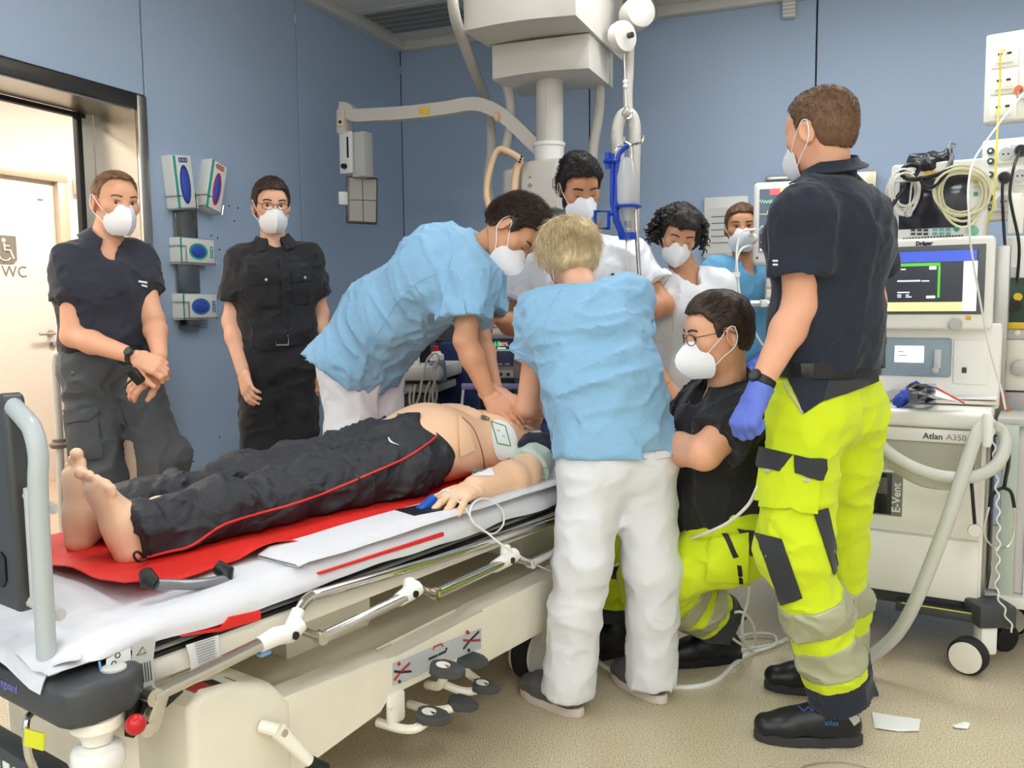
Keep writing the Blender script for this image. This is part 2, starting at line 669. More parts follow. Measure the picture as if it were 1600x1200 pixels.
def floor_mat():
    m = mat('speckled_floor', (178, 165, 138), 0.30, spec=0.4)
    nt = m.node_tree
    b = nt.nodes['Principled BSDF']
    tc = nt.nodes.new('ShaderNodeTexCoord')
    n1 = nt.nodes.new('ShaderNodeTexNoise'); n1.inputs['Scale'].default_value = 230; n1.inputs['Detail'].default_value = 2
    n2 = nt.nodes.new('ShaderNodeTexNoise'); n2.inputs['Scale'].default_value = 3; n2.inputs['Detail'].default_value = 4
    r1 = nt.nodes.new('ShaderNodeValToRGB')
    e = r1.color_ramp.elements
    e[0].position = 0.30; e[0].color = rgb(104, 94, 76)
    e[1].position = 0.74; e[1].color = rgb(246, 236, 212)
    k = e.new(0.44); k.color = rgb(200, 186, 156)
    k = e.new(0.58); k.color = rgb(220, 206, 176)
    mx = nt.nodes.new('ShaderNodeMix'); mx.data_type = 'RGBA'; mx.blend_type = 'MULTIPLY'
    mx.inputs['Factor'].default_value = 0.5
    r2 = nt.nodes.new('ShaderNodeValToRGB')
    r2.color_ramp.elements[0].color = (0.80, 0.79, 0.76, 1); r2.color_ramp.elements[0].position = 0.35
    r2.color_ramp.elements[1].color = (1, 1, 1, 1); r2.color_ramp.elements[1].position = 0.65
    nt.links.new(tc.outputs['Object'], n1.inputs['Vector'])
    nt.links.new(tc.outputs['Object'], n2.inputs['Vector'])
    nt.links.new(n1.outputs['Fac'], r1.inputs['Fac'])
    nt.links.new(n2.outputs['Fac'], r2.inputs['Fac'])
    nt.links.new(r1.outputs['Color'], mx.inputs['A'])
    nt.links.new(r2.outputs['Color'], mx.inputs['B'])
    nt.links.new(mx.outputs['Result'], b.inputs['Base Color'])
    rr = nt.nodes.new('ShaderNodeMapRange')
    rr.inputs['To Min'].default_value = 0.22; rr.inputs['To Max'].default_value = 0.42
    nt.links.new(n2.outputs['Fac'], rr.inputs['Value'])
    nt.links.new(rr.outputs['Result'], b.inputs['Roughness'])
    return m
M_FLOOR = floor_mat()

# ------------------------------------------------------------------ room frame
ANG = math.radians(22.0)
C0 = Vector((-0.76, 6.33, 0))
DL = Vector((-math.sin(ANG), -math.cos(ANG), 0))      # along the left wall, towards the camera
NL = Vector((math.cos(ANG), -math.sin(ANG), 0))       # out of the left wall into the room
DB = NL.copy()                                        # along the back wall, to the right
NB = DL.copy()                                        # out of the back wall into the room
ZC = 3.1
Z3 = Vector((0, 0, 1))
def mframe(o, x, y):
    x = Vector(x); y = Vector(y); z = x.cross(y); o = Vector(o)
    return Matrix(((x.x, y.x, z.x, o.x), (x.y, y.y, z.y, o.y), (x.z, y.z, z.z, o.z), (0, 0, 0, 1)))
# left-wall frame: x along wall towards the corner (-DL), y into the wall (-NL), z up
ML = mframe(C0, -DL, -NL)       # t (towards camera) = -x ; off (into room) = -y
MBK = mframe(C0, DB, -NB)       # x along back wall to the right, y into the wall

def wl(t, off, z): return (-t, -off, z)
def structure(mb, name, m, label, parent=None):
    o = mb.build(name, m, parent)
    if parent is None:
        tag(o, label, name.split('_')[0] if name.split('_')[0] in ('wall', 'door', 'window', 'trim', 'baseboard') else name, kind='structure')
    return o

LT_END, BK_END = 8.6, 5.6
DOOR_T0, DOOR_T1, DOOR_Z = 2.405, 4.15, 2.245
# floor of the room and of the corridor
m = MB(ML); m.prism([(0.02, 0.02), (-LT_END, 0.02), (-LT_END, -BK_END), (0.02, -BK_END)], -0.05, 0.0)
FLOOR = structure(m, 'floor', M_FLOOR, 'speckled beige resin floor of the treatment room')
m = MB(ML); m.prism([(0.02, 0.0), (-LT_END, 0.0), (-LT_END, -BK_END), (0.02, -BK_END)], ZC, ZC + 0.05)
CEIL = structure(m, 'ceiling', M_CEIL, 'pale grey ceiling of the treatment room')
# ceiling slot vent panel near the corner
mv = MB(MBK)
for i in range(5):
    mv.box((0.42, -0.30 - 0.085 * i, ZC - 0.006), (0.62, 0.055, 0.012), bev=0.003)
mv.build('vent_slot', mat('vent_grey', (120, 118, 114), 0.6), CEIL)
mv = MB(MBK); mv.box((0.42, -0.47, ZC - 0.002), (0.72, 0.50, 0.006))
mv.build('vent_panel', M_LGREY, CEIL)
for k, (ax, ay, sx, sy) in enumerate([(0, 0, 0, 0)]):
    t = MB(MBK); t.box((2.8, -0.035, ZC - 0.03), (5.5, 0.07, 0.06), bev=0.004)
    structure(t, 'trim_1', M_CEIL, 'pale ceiling edge strip along the back wall')
    t = MB(ML); t.box((-4.3, -0.035, ZC - 0.03), (8.5, 0.07, 0.06), bev=0.004)
    structure(t, 'trim_2', M_CEIL, 'pale ceiling edge strip along the left wall')

# left wall: backing (around the door) plus laminate panels with dark joints
w = MB(ML)
w.box((-DOOR_T0 / 2 + 0.0, 0.055, ZC / 2), (DOOR_T0, 0.09, ZC))
w.box((-(DOOR_T0 + DOOR_T1) / 2, 0.055, (DOOR_Z + ZC) / 2), (DOOR_T1 - DOOR_T0, 0.09, ZC - DOOR_Z))
w.box((-(DOOR_T1 + LT_END) / 2, 0.055, ZC / 2), (LT_END - DOOR_T1, 0.09, ZC))
WALL_L = structure(w, 'wall_left', M_SEAM, 'blue laminate wall with the corridor doorway')
def panel(parent, M, x0, x1, z0, z1):
    b = MB(M)
    b.box(((x0 + x1) / 2, 0.004, (z0 + z1) / 2), (abs(x1 - x0) - 0.009, 0.012, z1 - z0 - 0.006), bev=0.002, seg=1)
    return b.build('panel', M_WALL, parent)
panel(WALL_L, ML, 0, -1.226, 0, ZC); panel(WALL_L, ML, -1.226, -DOOR_T0, 0, ZC)
panel(WALL_L, ML, -DOOR_T0, -DOOR_T1, DOOR_Z + 0.005, ZC)
for q in range(4): panel(WALL_L, ML, -DOOR_T1 - 1.11 * q, -DOOR_T1 - 1.11 * (q + 1), 0, ZC)
# small screw holes left by removed fittings
h = MB(ML)
for (px_, py_) in [(372, 325), (358, 322), (340, 372), (330, 368), (343, 390), (300, 705), (297, 712), (302, 704), (302, 721), (343, 683), (366, 345)]:
    v = ray(px_, py_); v0 = Vector((0, 0, CAM_H))
    tt = (C0 + NL * 0.003 - v0).dot(NL) / v.dot(NL)
    q = ML.inverted() @ (v0 + v * tt)
    h.cyl((q.x, -0.0015, q.z), (q.x, -0.0045, q.z), 0.0042, 8)
h.build('screw_hole', M_SEAM, WALL_L)

w = MB(MBK); w.box((BK_END / 2 - 0.02, 0.055, ZC / 2), (BK_END + 0.1, 0.09, ZC))
WALL_B = structure(w, 'wall_back', M_SEAM, 'blue laminate wall behind the medical team')
for x0, x1 in ((0, 1.38), (1.38, 2.765), (2.765, 4.15), (4.15, BK_END)):
    panel(WALL_B, MBK, x0, x1, 0, ZC)
w = MB(ML); w.box((-LT_END / 2, -BK_END - 0.055, ZC / 2), (LT_END, 0.1, ZC))
WALL_R = structure(w, 'wall_right', mat('wall_white', (238, 237, 234), 0.6), 'white wall on the right side of the room')
w = MB(ML); w.box((-LT_END - 0.055, -BK_END / 2, ZC / 2), (0.1, BK_END, ZC))
WALL_F = structure(w, 'wall_front', mat('wall_white', (238, 237, 234), 0.6), 'white wall at the near end of the room')

# steel sliding-door portal
d = MB(ML)
d.box((-DOOR_T0 - 0.028, -0.004, DOOR_Z / 2), (0.056, 0.016, DOOR_Z), bev=0.002)
d.box((-DOOR_T1 + 0.028, -0.004, DOOR_Z / 2), (0.056, 0.016, DOOR_Z), bev=0.002)
D1 = structure(d, 'door_1', M_STEEL, 'brushed steel portal of the open sliding door to the corridor')
d = MB(ML); d.box((-(DOOR_T0 + DOOR_T1) / 2, 0.0, DOOR_Z - 0.028), (DOOR_T1 - DOOR_T0 - 0.004, 0.022, 0.06), bev=0.002)
d.build('header', M_DARKSTEEL, D1)
for tt in (DOOR_T0 + 0.05, DOOR_T1 - 0.05):
    d = MB(ML); d.box((-tt, 0.13, DOOR_Z / 2 - 0.02), (0.012, 0.25, DOOR_Z - 0.05)); d.build('jamb', M_STEEL, D1)
    sg = 1 if tt < 3 else -1
    d = MB(ML); d.box((-tt - 0.035 * sg, 0.265, DOOR_Z / 2 - 0.02), (0.07, 0.014, DOOR_Z - 0.05)); d.build('jamb_return', M_STEEL, D1)
    d = MB(ML); d.box((-tt - 0.085 * sg, 0.27, DOOR_Z / 2 - 0.02), (0.028, 0.03, DOOR_Z - 0.05), bev=0.004); d.build('rubber_seal', M_RUBBER, D1)
d = MB(ML); d.box((-(DOOR_T0 + DOOR_T1) / 2, 0.13, DOOR_Z - 0.062), (DOOR_T1 - DOOR_T0 - 0.1, 0.25, 0.012)); d.build('head_lining', M_STEEL, D1)
d = MB(ML); d.box((-(DOOR_T0 + DOOR_T1) / 2, 0.27, DOOR_Z - 0.08), (DOOR_T1 - DOOR_T0 - 0.2, 0.03, 0.02)); d.build('rubber_seal', M_RUBBER, D1)
# corridor beyond the door
M_CW = mat('corridor_wall_paint', (246, 240, 230), 0.6)
M_TILE = mat('corridor_tile', (196, 170, 150), 0.4, var=0.08, vscale=6)
CO = 2.54
w = MB(ML); w.box((-2.0, CO + 0.05, 1.45), (7.0, 0.1, 2.9)); 
WALL_C = structure(w, 'wall_corridor', M_CW, 'bright off-white corridor wall beyond the doorway')
w = MB(ML); w.box((-2.0, 0.101 + (CO - 0.1) / 2 + 0.3, 2.93), (7.0, CO + 0.7, 0.05))
structure(w, 'ceiling_corridor', M_CW, 'off-white ceiling of the corridor')
w = MB(ML); w.box((-2.0, 0.021 + CO / 2, -0.03), (7.0, CO, 0.05))
FC = structure(w, 'floor_corridor', mat('tile_joint', (150, 128, 112), 0.8), 'floor of reddish beige tiles in the corridor')
tile_me = None
for i in range(13):
    for j in range(8):
        x, y = -0.15 - i * 0.302, 0.25 + j * 0.302
        if tile_me is None:
            b = MB(); b.box((0, 0, 0), (0.298, 0.298, 0.012), bev=0.002, seg=1)
            o = b.build('tile', M_TILE, None); tile_me = o.data
        else:
            o = bpy.data.objects.new('tile', tile_me); COL.objects.link(o)
        o.parent = FC
        o.matrix_local = ML @ Matrix.Translation((x, y, 0.0005))
w = MB(ML); w.box((-0.5, 0.55, 1.45), (0.1, 0.8, 2.9))
for xx, nm in ((1.45, 'wall_corridor_far'), (-5.45, 'wall_corridor_near')):
    w = MB(ML); w.box((xx, 0.12 + CO / 2, 1.45), (0.1, CO, 2.9)); structure(w, nm, M_CW, 'end wall of the corridor ' + ('far off' if xx > 0 else 'near the camera'))
w = MB(ML); w.box((-2.0 + 2.9, 0.2, 1.45), (1.0, 0.16, 2.9))
structure(w, 'wall_corridor_side', M_CW, 'corridor side of the room wall')
# WC door
WX0, WX1, WZ = -0.86, -2.05, 2.02      # local x of the door leaf's right and left edges
def plc(px, py, off=0.0):
    v = ray(px, py); v0 = Vector((0, 0, CAM_H))
    tt = (C0 - NL * (CO - off) - v0).dot(NL) / v.dot(NL)
    return ML.inverted() @ (v0 + v * tt)
qa, qb = plc(78, 300), plc(94, 300)
WX0 = qa.x; fw = max(0.05, qb.x - qa.x)
WZ = plc(60, 283).z
d = MB(ML); d.box((WX0 - 0.5, CO - 0.02, WZ / 2), (1.0, 0.04, WZ), bev=0.003)
D2 = structure(d, 'door_2', mat('wc_door_white', (245, 240, 230), 0.4), 'white accessible toilet door in the corridor')
d = MB(ML)
d.box((WX0 + fw / 2, CO - 0.04, WZ / 2), (fw, 0.09, WZ), bev=0.004)
d.box((WX0 - 0.5, CO - 0.04, WZ + 0.03), (1.0 + 2 * fw, 0.09, 0.06), bev=0.004)
d.build('door_frame', mat('beige_steel_frame', (206, 190, 168), 0.45, 0.3), D2)
q = plc(72, 521)
d = MB(ML); d.lathe([(0.026, 0), (0.026, 0.012), (0.010, 0.014), (0.010, 0.05)], (q.x, CO - 0.042, q.z), (0, -1, 0), 20)
d.tube([(q.x, CO - 0.09, q.z), (q.x - 0.13, CO - 0.09, q.z)], 0.011, 10)
d.build('door_handle', M_STEEL, D2)
q = plc(76, 538)
d = MB(ML); d.lathe([(0.026, 0), (0.026, 0.010), (0.022, 0.013)], (q.x, CO - 0.042, q.z), (0, -1, 0), 20); d.build('lock_rosette', M_STEEL, D2)
# wheelchair pictogram and lettering
M_SIGN = mat('sign_grey', (140, 134, 124), 0.6)
def plq(px, py): return plc(px, py, 0.042)
a_, b_ = plq(-18, 366), plq(27, 413)
cx, cz, sw, sh = (a_.x + b_.x) / 2, (a_.z + b_.z) / 2, abs(b_.x - a_.x), abs(a_.z - b_.z)
d = MB(ML)
d.prism([(cx - sw / 2, cz - sh / 2 ), (cx + sw / 2 - .03, cz - sh / 2), (cx + sw / 2, cz - sh / 2 + .03), (cx + sw / 2, cz + sh / 2), (cx - sw / 2, cz + sh / 2)], CO - 0.044, CO - 0.041, axis='y')
SG = d.build('sign_plate', M_SIGN, D2)
d = MB(ML)
yy = CO - 0.046
k = sh / 0.23
def sp(x, z): return (cx + 0.035 + x * k, yy, cz + z * k)
d.sphere(sp(-0.035, 0.075), (0.018 * k, 0.002, 0.018 * k), 12)
d.tube([sp(-0.035, 0.05), sp(-0.03, -0.005), sp(0.02, -0.005), sp(0.045, -0.07)], 0.009 * k, 6)
d.tube([sp(-0.03, 0.03), sp(0.015, 0.03)], 0.006 * k, 6)
d.tube([sp(-0.03 + 0.055 * math.cos(a), -0.04 + 0.05 * math.sin(a)) for a in [math.radians(t) for t in range(150, 350, 20)]], 0.006 * k, 6)
d.build('wheelchair_pictogram', M_CW, SG)
q = plq(14, 425)
text_mesh('lettering', 'n WC', 0.115, ML @ Matrix.Translation((q.x, CO - 0.0425, q.z)) @ Matrix.Rotation(math.pi / 2, 4, 'X'), M_SIGN, D2)
q = plq(63, 312)
d = MB(ML); d.box((q.x, CO - 0.042, q.z), (0.04, 0.003, 0.012)); d.build('maker_plate', M_SIGN, D2)
q = plc(122, 292)
t_ = thing('wall_dispenser', 'small white box on the corridor wall beside the toilet door', 'dispenser', ML @ Vector((q.x, CO, q.z - 0.06)))
d = MB(ML); d.box((q.x, CO - 0.03, q.z), (0.10, 0.06, 0.12), bev=0.008); d.build('housing', M_WHITE, t_)
d = MB(ML); d.box((q.x, CO - 0.062, q.z - 0.03), (0.05, 0.004, 0.03), bev=0.002); d.build('slot', M_LGREY, t_)
# trolley end standing in the doorway (grey tube frame with a round bumper)
g = thing('rolling_frame', 'grey tube end of a trolley standing in the doorway', 'trolley', P(96, 640, 3.95).xyz * Vector((1, 1, 0)) if False else (P(96, 640, 3.95).x, 3.95, 0))
pa = [P(104, 553, 3.95), P(91, 553, 3.95), P(87, 562, 3.95), P(88, 600, 3.95), P(93, 684, 3.95), P(96, 790, 3.95)]
g1 = MB(); g1.tube(spline(pa, 5), 0.017, 10)
v = P(96, 790, 3.95); g1.tube([v, (v.x, v.y, 0.10)], 0.017, 10); g1.build('tube', M_LGREY, g)
g1 = MB(); v = P(93, 690, 3.95)
g1.lathe([(0.012, -0.03), (0.036, -0.028), (0.044, -0.018), (0.044, -0.008), (0.030, 0.0), (0.030, 0.012), (0.012, 0.014)], v, (0, 0, 1), 20); g1.build('bumper_wheel', mat('warm_grey_rubber', (120, 108, 100), 0.6), g)
v = P(96, 790, 3.95)
g1 = MB(); g1.lathe([(0.02, -0.02), (0.05, -0.016), (0.05, 0.016), (0.02, 0.02)], (v.x, v.y, 0.051), (1, 0, 0), 20); g1.build('caster', M_RUBBER, g)

# ------------------------------------------------------------------ ceiling lamps: unseen panels, added and spaced to brighten the scene
M_LAMP = mat('lamp_diffuser', (255, 255, 255), 0.5, emit=(243, 248, 253), estr=LAMP_STRENGTH)
M_LAMPC = mat('corridor_lamp_diffuser', (255, 255, 255), 0.5, emit=(255, 248, 238), estr=CORRIDOR_STRENGTH)
n_ = 0
LAMPS = ((1.75, 1.9), (1.75, 3.1), (1.75, 4.3), (3.9, 1.4), (4.8, 3.9), (6.4, 0.9), (6.4, 2.2), (6.4, 3.5), (6.4, 4.8), (7.9, 0.9), (7.9, 2.2), (7.9, 3.5), (7.9, 4.8))  # rows added where walls, machine and front-facing surfaces needed more light
for (t, off) in LAMPS:
    loc = ML @ Vector((-t, -off, ZC))
    row_ = {1.75: 'nearest the back wall', 3.9: 'over the stretcher', 4.8: 'right of the stretcher', 6.4: 'above the camera', 7.9: 'along the near wall'}[t]
    n_ = sum(1 for q_ in LAMPS if q_[0] == t and q_[1] < off)
    L_ = thing('unseen_ceiling_light', 'recessed ceiling light panel in the row %s, %s from the doorway side' % (row_, ('first', 'second', 'third', 'fourth')[n_]), 'lamp', loc, -ANG, group='ceiling light panels')
    b = MB(ML); b.box((-t, -off, ZC - 0.008), (0.66, 0.66, 0.016), bev=0.003); b.build('frame', M_WHITE, L_)
    b = MB(ML); b.box((-t, -off, ZC - 0.018), (0.6, 0.6, 0.004)); b.build('diffuser', M_LAMP, L_)
for (t, off) in ((0.3, -1.4), (2.6, -1.4), (4.4, -1.4)):
    loc = ML @ Vector((-t, -off, 2.9))
    L_ = thing('unseen_ceiling_light', 'long light panel in the corridor ceiling, ' + {0.3: 'far end', 2.6: 'opposite the doorway', 4.4: 'near end'}[t], 'lamp', loc, -ANG, group='corridor light panels')
    b = MB(ML); b.box((-t, -off, 2.9), (1.26, 0.36, 0.016), bev=0.003); b.build('frame', M_WHITE, L_)
    b = MB(ML); b.box((-t, -off, 2.89), (1.2, 0.3, 0.004)); b.build('diffuser', M_LAMPC, L_)

# ------------------------------------------------------------------ glove dispenser on the left wall
gd = thing('glove_rack', 'stainless steel wall rail holding four glove boxes', 'rack', ML @ Vector((-2.19, 0, 1.2)))
b = MB(ML); b.box((-2.19, -0.014, 1.52), (0.15, 0.008, 0.66), bev=0.002); b.box((-2.19, -0.03, 1.19), (0.15, 0.04, 0.006)); b.build('backplate', mat('mirror_steel', (150, 144, 138), 0.18, 1.0), gd)
def oval(cx_, cz_, rx_, rz_, n=24): return [(cx_ + rx_ * math.cos(2 * math.pi * i / n), cz_ + rz_ * math.sin(2 * math.pi * i / n)) for i in range(n)]
def glove_box(px, py, ww, hh, tilt, label, ink, oval_r, stripe_top, lean=0.0, off=0.075):
    """box centre seen at px,py; ww x hh front, 9 cm deep"""
    v = ray(px, py); v0 = Vector((0, 0, CAM_H))
    tt = (C0 + NL * (off + 0.045) - v0).dot(NL) / v.dot(NL)
    q = v0 + v * tt
    T = mframe(q, -DL, -NL) @ Matrix.Rotation(tilt, 4, 'Y') @ Matrix.Rotation(lean, 4, 'Z')
    base = T @ Vector((0, 0, -hh / 2))
    t_ = thing('glove_box', label, 'box', base)
    dp = 0.088
    b = MB(T); b.box((0, dp / 2, 0), (ww, dp, hh), bev=0.003); bd = b.build('carton', M_WHITE, t_)
    vert = hh > ww
    y0 = -0.0008
    b = MB(T)
    if vert: b.box((-ww / 2 + 0.012, y0, 0), (0.016, 0.0016, hh * 0.98))
    else:
        b.box((-ww / 2 + 0.006, y0, 0), (0.010, 0.0016, hh * 0.98)); b.box((0, 0.01, hh / 2), (ww * 0.98, 0.022, 0.0016))
    b.build('stripe', M_GREENST, t_)
    ox, oz = (0.006, -0.01) if vert else (0.005, 0.0)
    rx, rz = oval_r
    b = MB(T); b.prism(oval(ox, oz, rx + 0.006, rz + 0.006), -0.0012, 0.0, axis='y'); b.build('opening_rim', ink if vert else M_GREENST if ink is M_GREENST else ink, t_)
    b = MB(T)
    b.sphere((ox, 0.004, oz), (rx, 0.012, rz), 20)
    b.build('glove_bulge', M_NITRILE, t_)
    b = MB(T)
    for i in range(3):
        if vert: c = (ox - 0.018 + 0.018 * i, -0.001, hh / 2 - 0.022); 
        else: c = (ww / 2 - 0.022, -0.001, 0.018 - 0.018 * i)
        b.tube([(c[0] + 0.0085 * math.cos(a), c[1], c[2] + 0.0095 * math.sin(a)) for a in [j * math.pi / 6 for j in range(12)]], 0.003, 6, closed=True)
    b.build('logo', ink, t_)
    # wire holder round the box belongs to the rack
    b = MB(T)
    for zz in ((-0.25, -0.48) if vert else (0.18, -0.44)):
        z_ = hh * zz
        b.tube([(-ww / 2 - 0.006, dp + 0.01, z_), (-ww / 2 - 0.006, -0.006, z_), (-ww / 2 + (0.03 if zz > -0.4 else ww), -0.006, z_)], 0.0025, 6)
    if not vert:
        b.tube([(-ww / 2 + 0.034, -0.006, hh * 0.18), (-ww / 2 + 0.034, -0.006, -hh * 0.44)], 0.0025, 6)
    b.tube([(ww / 2 + 0.005, dp, -hh * 0.49), (ww / 2 + 0.005, -0.006, -hh * 0.49), (ww / 2 + 0.005, -0.006, -hh * 0.3)], 0.0025, 6)
    b.build('wire_holder', M_CHROME, gd)
    return t_
glove_box(288, 285, 0.125, 0.25, math.radians(-6), 'upright glove box with blue logo, upper left on the steel rail', M_INKBLUE, (0.028, 0.085), False, off=0.02)
glove_box(338, 292, 0.115, 0.25, math.radians(15), 'tilted glove box with red logo, leaning right on the steel rail', M_INKRED, (0.022, 0.078), False, off=0.02)
glove_box(309, 393, 0.235, 0.125, 0.0, 'lying glove box with green oval, in the middle of the steel rail', M_GREENST, (0.058, 0.034), True, off=0.02)
glove_box(313, 479, 0.235, 0.125, 0.0, 'lying glove box with dark opening and blue logo, lowest on the rail', mat('ink_cyan', (50, 120, 190), 0.5), (0.058, 0.034), True, off=0.02)
# ------------------------------------------------------------------ surface picking (put things onto curved surfaces)
from mathutils.bvhtree import BVHTree
class Surf:
    def __init__(self, v, q):
        self.v, self.q = v, q
        self._b = None
    def bvh(self):
        if self._b is None:
            self._b = BVHTree.FromPolygons([tuple(x) for x in self.v.tolist()], self.q.tolist())
        return self._b
    def at(self, px, py, lift=0.0):
        d = ray(px, py).normalized()
        loc, nrm, i, dist = self.bvh().ray_cast(Vector((0, 0, CAM_H)), d)
        if loc is None:
            return None, None
        if nrm.dot(d) > 0: nrm = -nrm
        return loc + nrm * lift, nrm
    def near(self, p, lift=0.0):
        loc, nrm, i, dist = self.bvh().find_nearest(Vector(p))
        if (Vector(p) - loc).dot(nrm) < 0 and False: nrm = -nrm
        return loc + nrm * lift, nrm
def bilin(c, u, v):
    return tuple((c[0][k] * (1 - u) + c[1][k] * u) * (1 - v) + (c[3][k] * (1 - u) + c[2][k] * u) * v for k in (0, 1))
def patch(name, surf, corners, m, parent, lift=0.002, thick=0.003, nu=8, nv=8, shape=None):
    """a thin piece of stuff lying on a curved surface; corners tl,tr,br,bl as seen in the photo"""
    A = [[None] * (nu + 1) for _ in range(nv + 1)]
    NN = [[None] * (nu + 1) for _ in range(nv + 1)]
    for j in range(nv + 1):
        for i in range(nu + 1):
            a, b = i / nu, j / nv
            if shape: a, b = shape(a, b)
            px, py = bilin(corners, a, b)
            p, n_ = surf.at(px, py)
            A[j][i], NN[j][i] = p, n_
    flat = [p for r in A for p in r if p is not None]
    if not flat: return None
    d0 = sum((p.y for p in flat)) / len(flat)
    for j in range(nv + 1):
        for i in range(nu + 1):
            if A[j][i] is None:
                a, b = i / nu, j / nv
                px, py = bilin(corners, a, b)
                q = P(px, py, d0)
                A[j][i], NN[j][i] = surf.near(q)
    mb = MB()
    bot = [[A[j][i] + NN[j][i] * lift for i in range(nu + 1)] for j in range(nv + 1)]
    top = [[A[j][i] + NN[j][i] * (lift + thick) for i in range(nu + 1)] for j in range(nv + 1)]
    v = [p for r in bot for p in r] + [p for r in top for p in r]
    nc = nu + 1; o = nc * (nv + 1); fs = []
    for j in range(nv):
        for i in range(nu):
            a, b, c, d = j * nc + i, (j + 1) * nc + i, (j + 1) * nc + i + 1, j * nc + i + 1
            fs.append((o + a, o + b, o + c, o + d)); fs.append((d, c, b, a))
    for j in range(nv):
        a, b = j * nc, (j + 1) * nc
        fs.append((b, a, o + a, o + b)); a, b = a + nu, b + nu; fs.append((a, b, o + b, o + a))
    for i in range(nu):
        a, b = i, i + 1
        fs.append((a, b, o + b, o + a)); a, b = a + nv * nc, b + nv * nc; fs.append((b, a, o + a, o + b))
    mb._add(v, fs)
    return mb.build(name, m, parent, smooth=60)
def line_on(surf, pix, lift=0.001, n=6):
    """points on the surface following a pixel polyline"""
    sp = spline([Vector((x, y, 0)) for x, y in pix], n)
    out = []
    for q in sp:
        p, nn = surf.at(q.x, q.y, lift)
        if p is not None and (not out or (p - out[-1]).length < 0.25): out.append(p)
    return out

# ------------------------------------------------------------------ the stretcher
BO, BU, BN = Vector((-0.785, 1.555, 0)), Vector((0.584, 0.812, 0)).normalized(), Vector((-0.812, 0.584, 0)).normalized()
MBED = mframe(BO, BU, BN)
def B(s, n, z): return BO + BU * s + BN * n + Z3 * z
def BP(px, py, n):
    v = ray(px, py); v0 = Vector((0, 0, CAM_H))
    return v0 + v * ((BO + BN * n - v0).dot(BN) / v.dot(BN))
def BL(px, py, n):
    return MBED.inverted() @ BP(px, py, n)
bed = thing('hospital_stretcher', 'cream and steel hospital stretcher carrying the training manikin', 'stretcher', BO, math.atan2(BU.y, BU.x))
M_MATT = mat('black_vinyl_mattress', (34, 34, 38), 0.45, bump=[('fold', 12, 0.3, 0.01)])
M_TRAY = mat('tray_plastic', (196, 188, 166), 0.5)
BEDL = 2.22
m = MB(MBED); m.box((BEDL / 2 + 0.03, 0.39, 0.588), (BEDL - 0.02, 0.77, 0.06), bev=0.012); m.build('deck', M_CREAM, bed)
m = MB(MBED); m.box((BEDL / 2 + 0.05, 0.003, 0.616), (BEDL - 0.08, 0.012, 0.008)); m.build('deck_groove', M_BLACK, bed)
m = MB(MBED); m.box((BEDL / 2 + 0.04, 0.39, 0.65), (BEDL - 0.04, 0.75, 0.064), bev=0.025, seg=4); m.build('mattress', M_MATT, bed)
# bumper at the foot end
m = MB(MBED)
out = [(-0.075, -0.02), (-0.075, 0.80), (0.02, 0.86), (0.06, 0.84), (0.06, 0.74), (0.045, 0.70), (0.045, 0.10), (0.085, 0.06), (0.09, -0.03), (0.05, -0.065), (-0.04, -0.065), (-0.066, -0.05)]
m.prism(out, 0.555, 0.632, bev=0.018, seg=3)
BUMP = m.build('foot_bumper', M_DGREY, bed)
m = MB(MBED); m.lathe([(0.022, 0), (0.022, 0.004), (0.018, 0.006)], (0.035, -0.028, 0.632), (0, 0, 1), 20); m.build('cap', M_LGREY, BUMP)
M_VIO = mat('violet_lettering', (120, 120, 190), 0.5)
text_mesh('lettering', 'Lifeguard', 0.024, MBED @ Matrix.Translation((-0.0768, 0.15, 0.598)) @ Matrix.Rotation(-math.pi / 2, 4, 'Z') @ Matrix.Rotation(math.pi / 2, 4, 'X'), M_VIO, BUMP)
# push-bar post and folded foot panel
M_POST = mat('grey_paint_tube', (176, 182, 182), 0.35, bump=[('noise', 80, 0.08, 0.001)])
pts = [(-0.043, 0.06, 0.60), (-0.040, 0.06, 0.95), (-0.034, 0.063, 1.03), (-0.03, 0.085, 1.075), (-0.025, 0.12, 1.093), (-0.012, 0.20, 1.115)]
m = MB(MBED); m.tube(spline(pts, 6), 0.0175, 14); m.build('push_bar', M_POST, bed)
m = MB(MBED); m.lathe([(0.024, 0), (0.024, 0.008), (0.02, 0.011)], (-0.043, 0.06, 0.632), (0, 0, 1), 18); m.build('bar_socket', M_LGREY, bed)
m = MB(MBED); m.lathe([(0.016, -0.02), (0.021, -0.015), (0.021, 0.015), (0.012, 0.022)], (-0.012, 0.203, 1.117), (-1, 0.2, 0), 16); m.build('bar_pivot', M_DGREY, bed)
m = MB(MBED)
m.prism([(0.165, 0.74), (0.185, 0.715), (0.62, 0.715), (0.64, 0.74), (0.64, 1.10), (0.62, 1.125), (0.205, 1.125), (0.18, 1.10)], -0.035, 0.008, axis='x', bev=0.012, seg=3)
fp = m.build('foot_panel', M_DGREY, bed)
m = MB(MBED)
m.tube([(-0.012, 0.148, 0.74), (-0.012, 0.148, 0.96)], 0.012, 10); m.tube([(-0.012, 0.062, 0.93), (-0.012, 0.16, 0.945)], 0.010, 8); m.tube([(-0.012, 0.062, 0.73), (-0.012, 0.3, 0.745)], 0.012, 8)
m.build('panel_bracket', M_LGREY, bed)
m = MB(MBED); m.prism([(0.21, 0.775), (0.225, 0.76), (0.35, 0.76), (0.35, 0.80), (0.225, 0.83), (0.21, 0.82)], -0.039, -0.034, axis='x'); m.build('grip_recess', M_BLACK, fp)
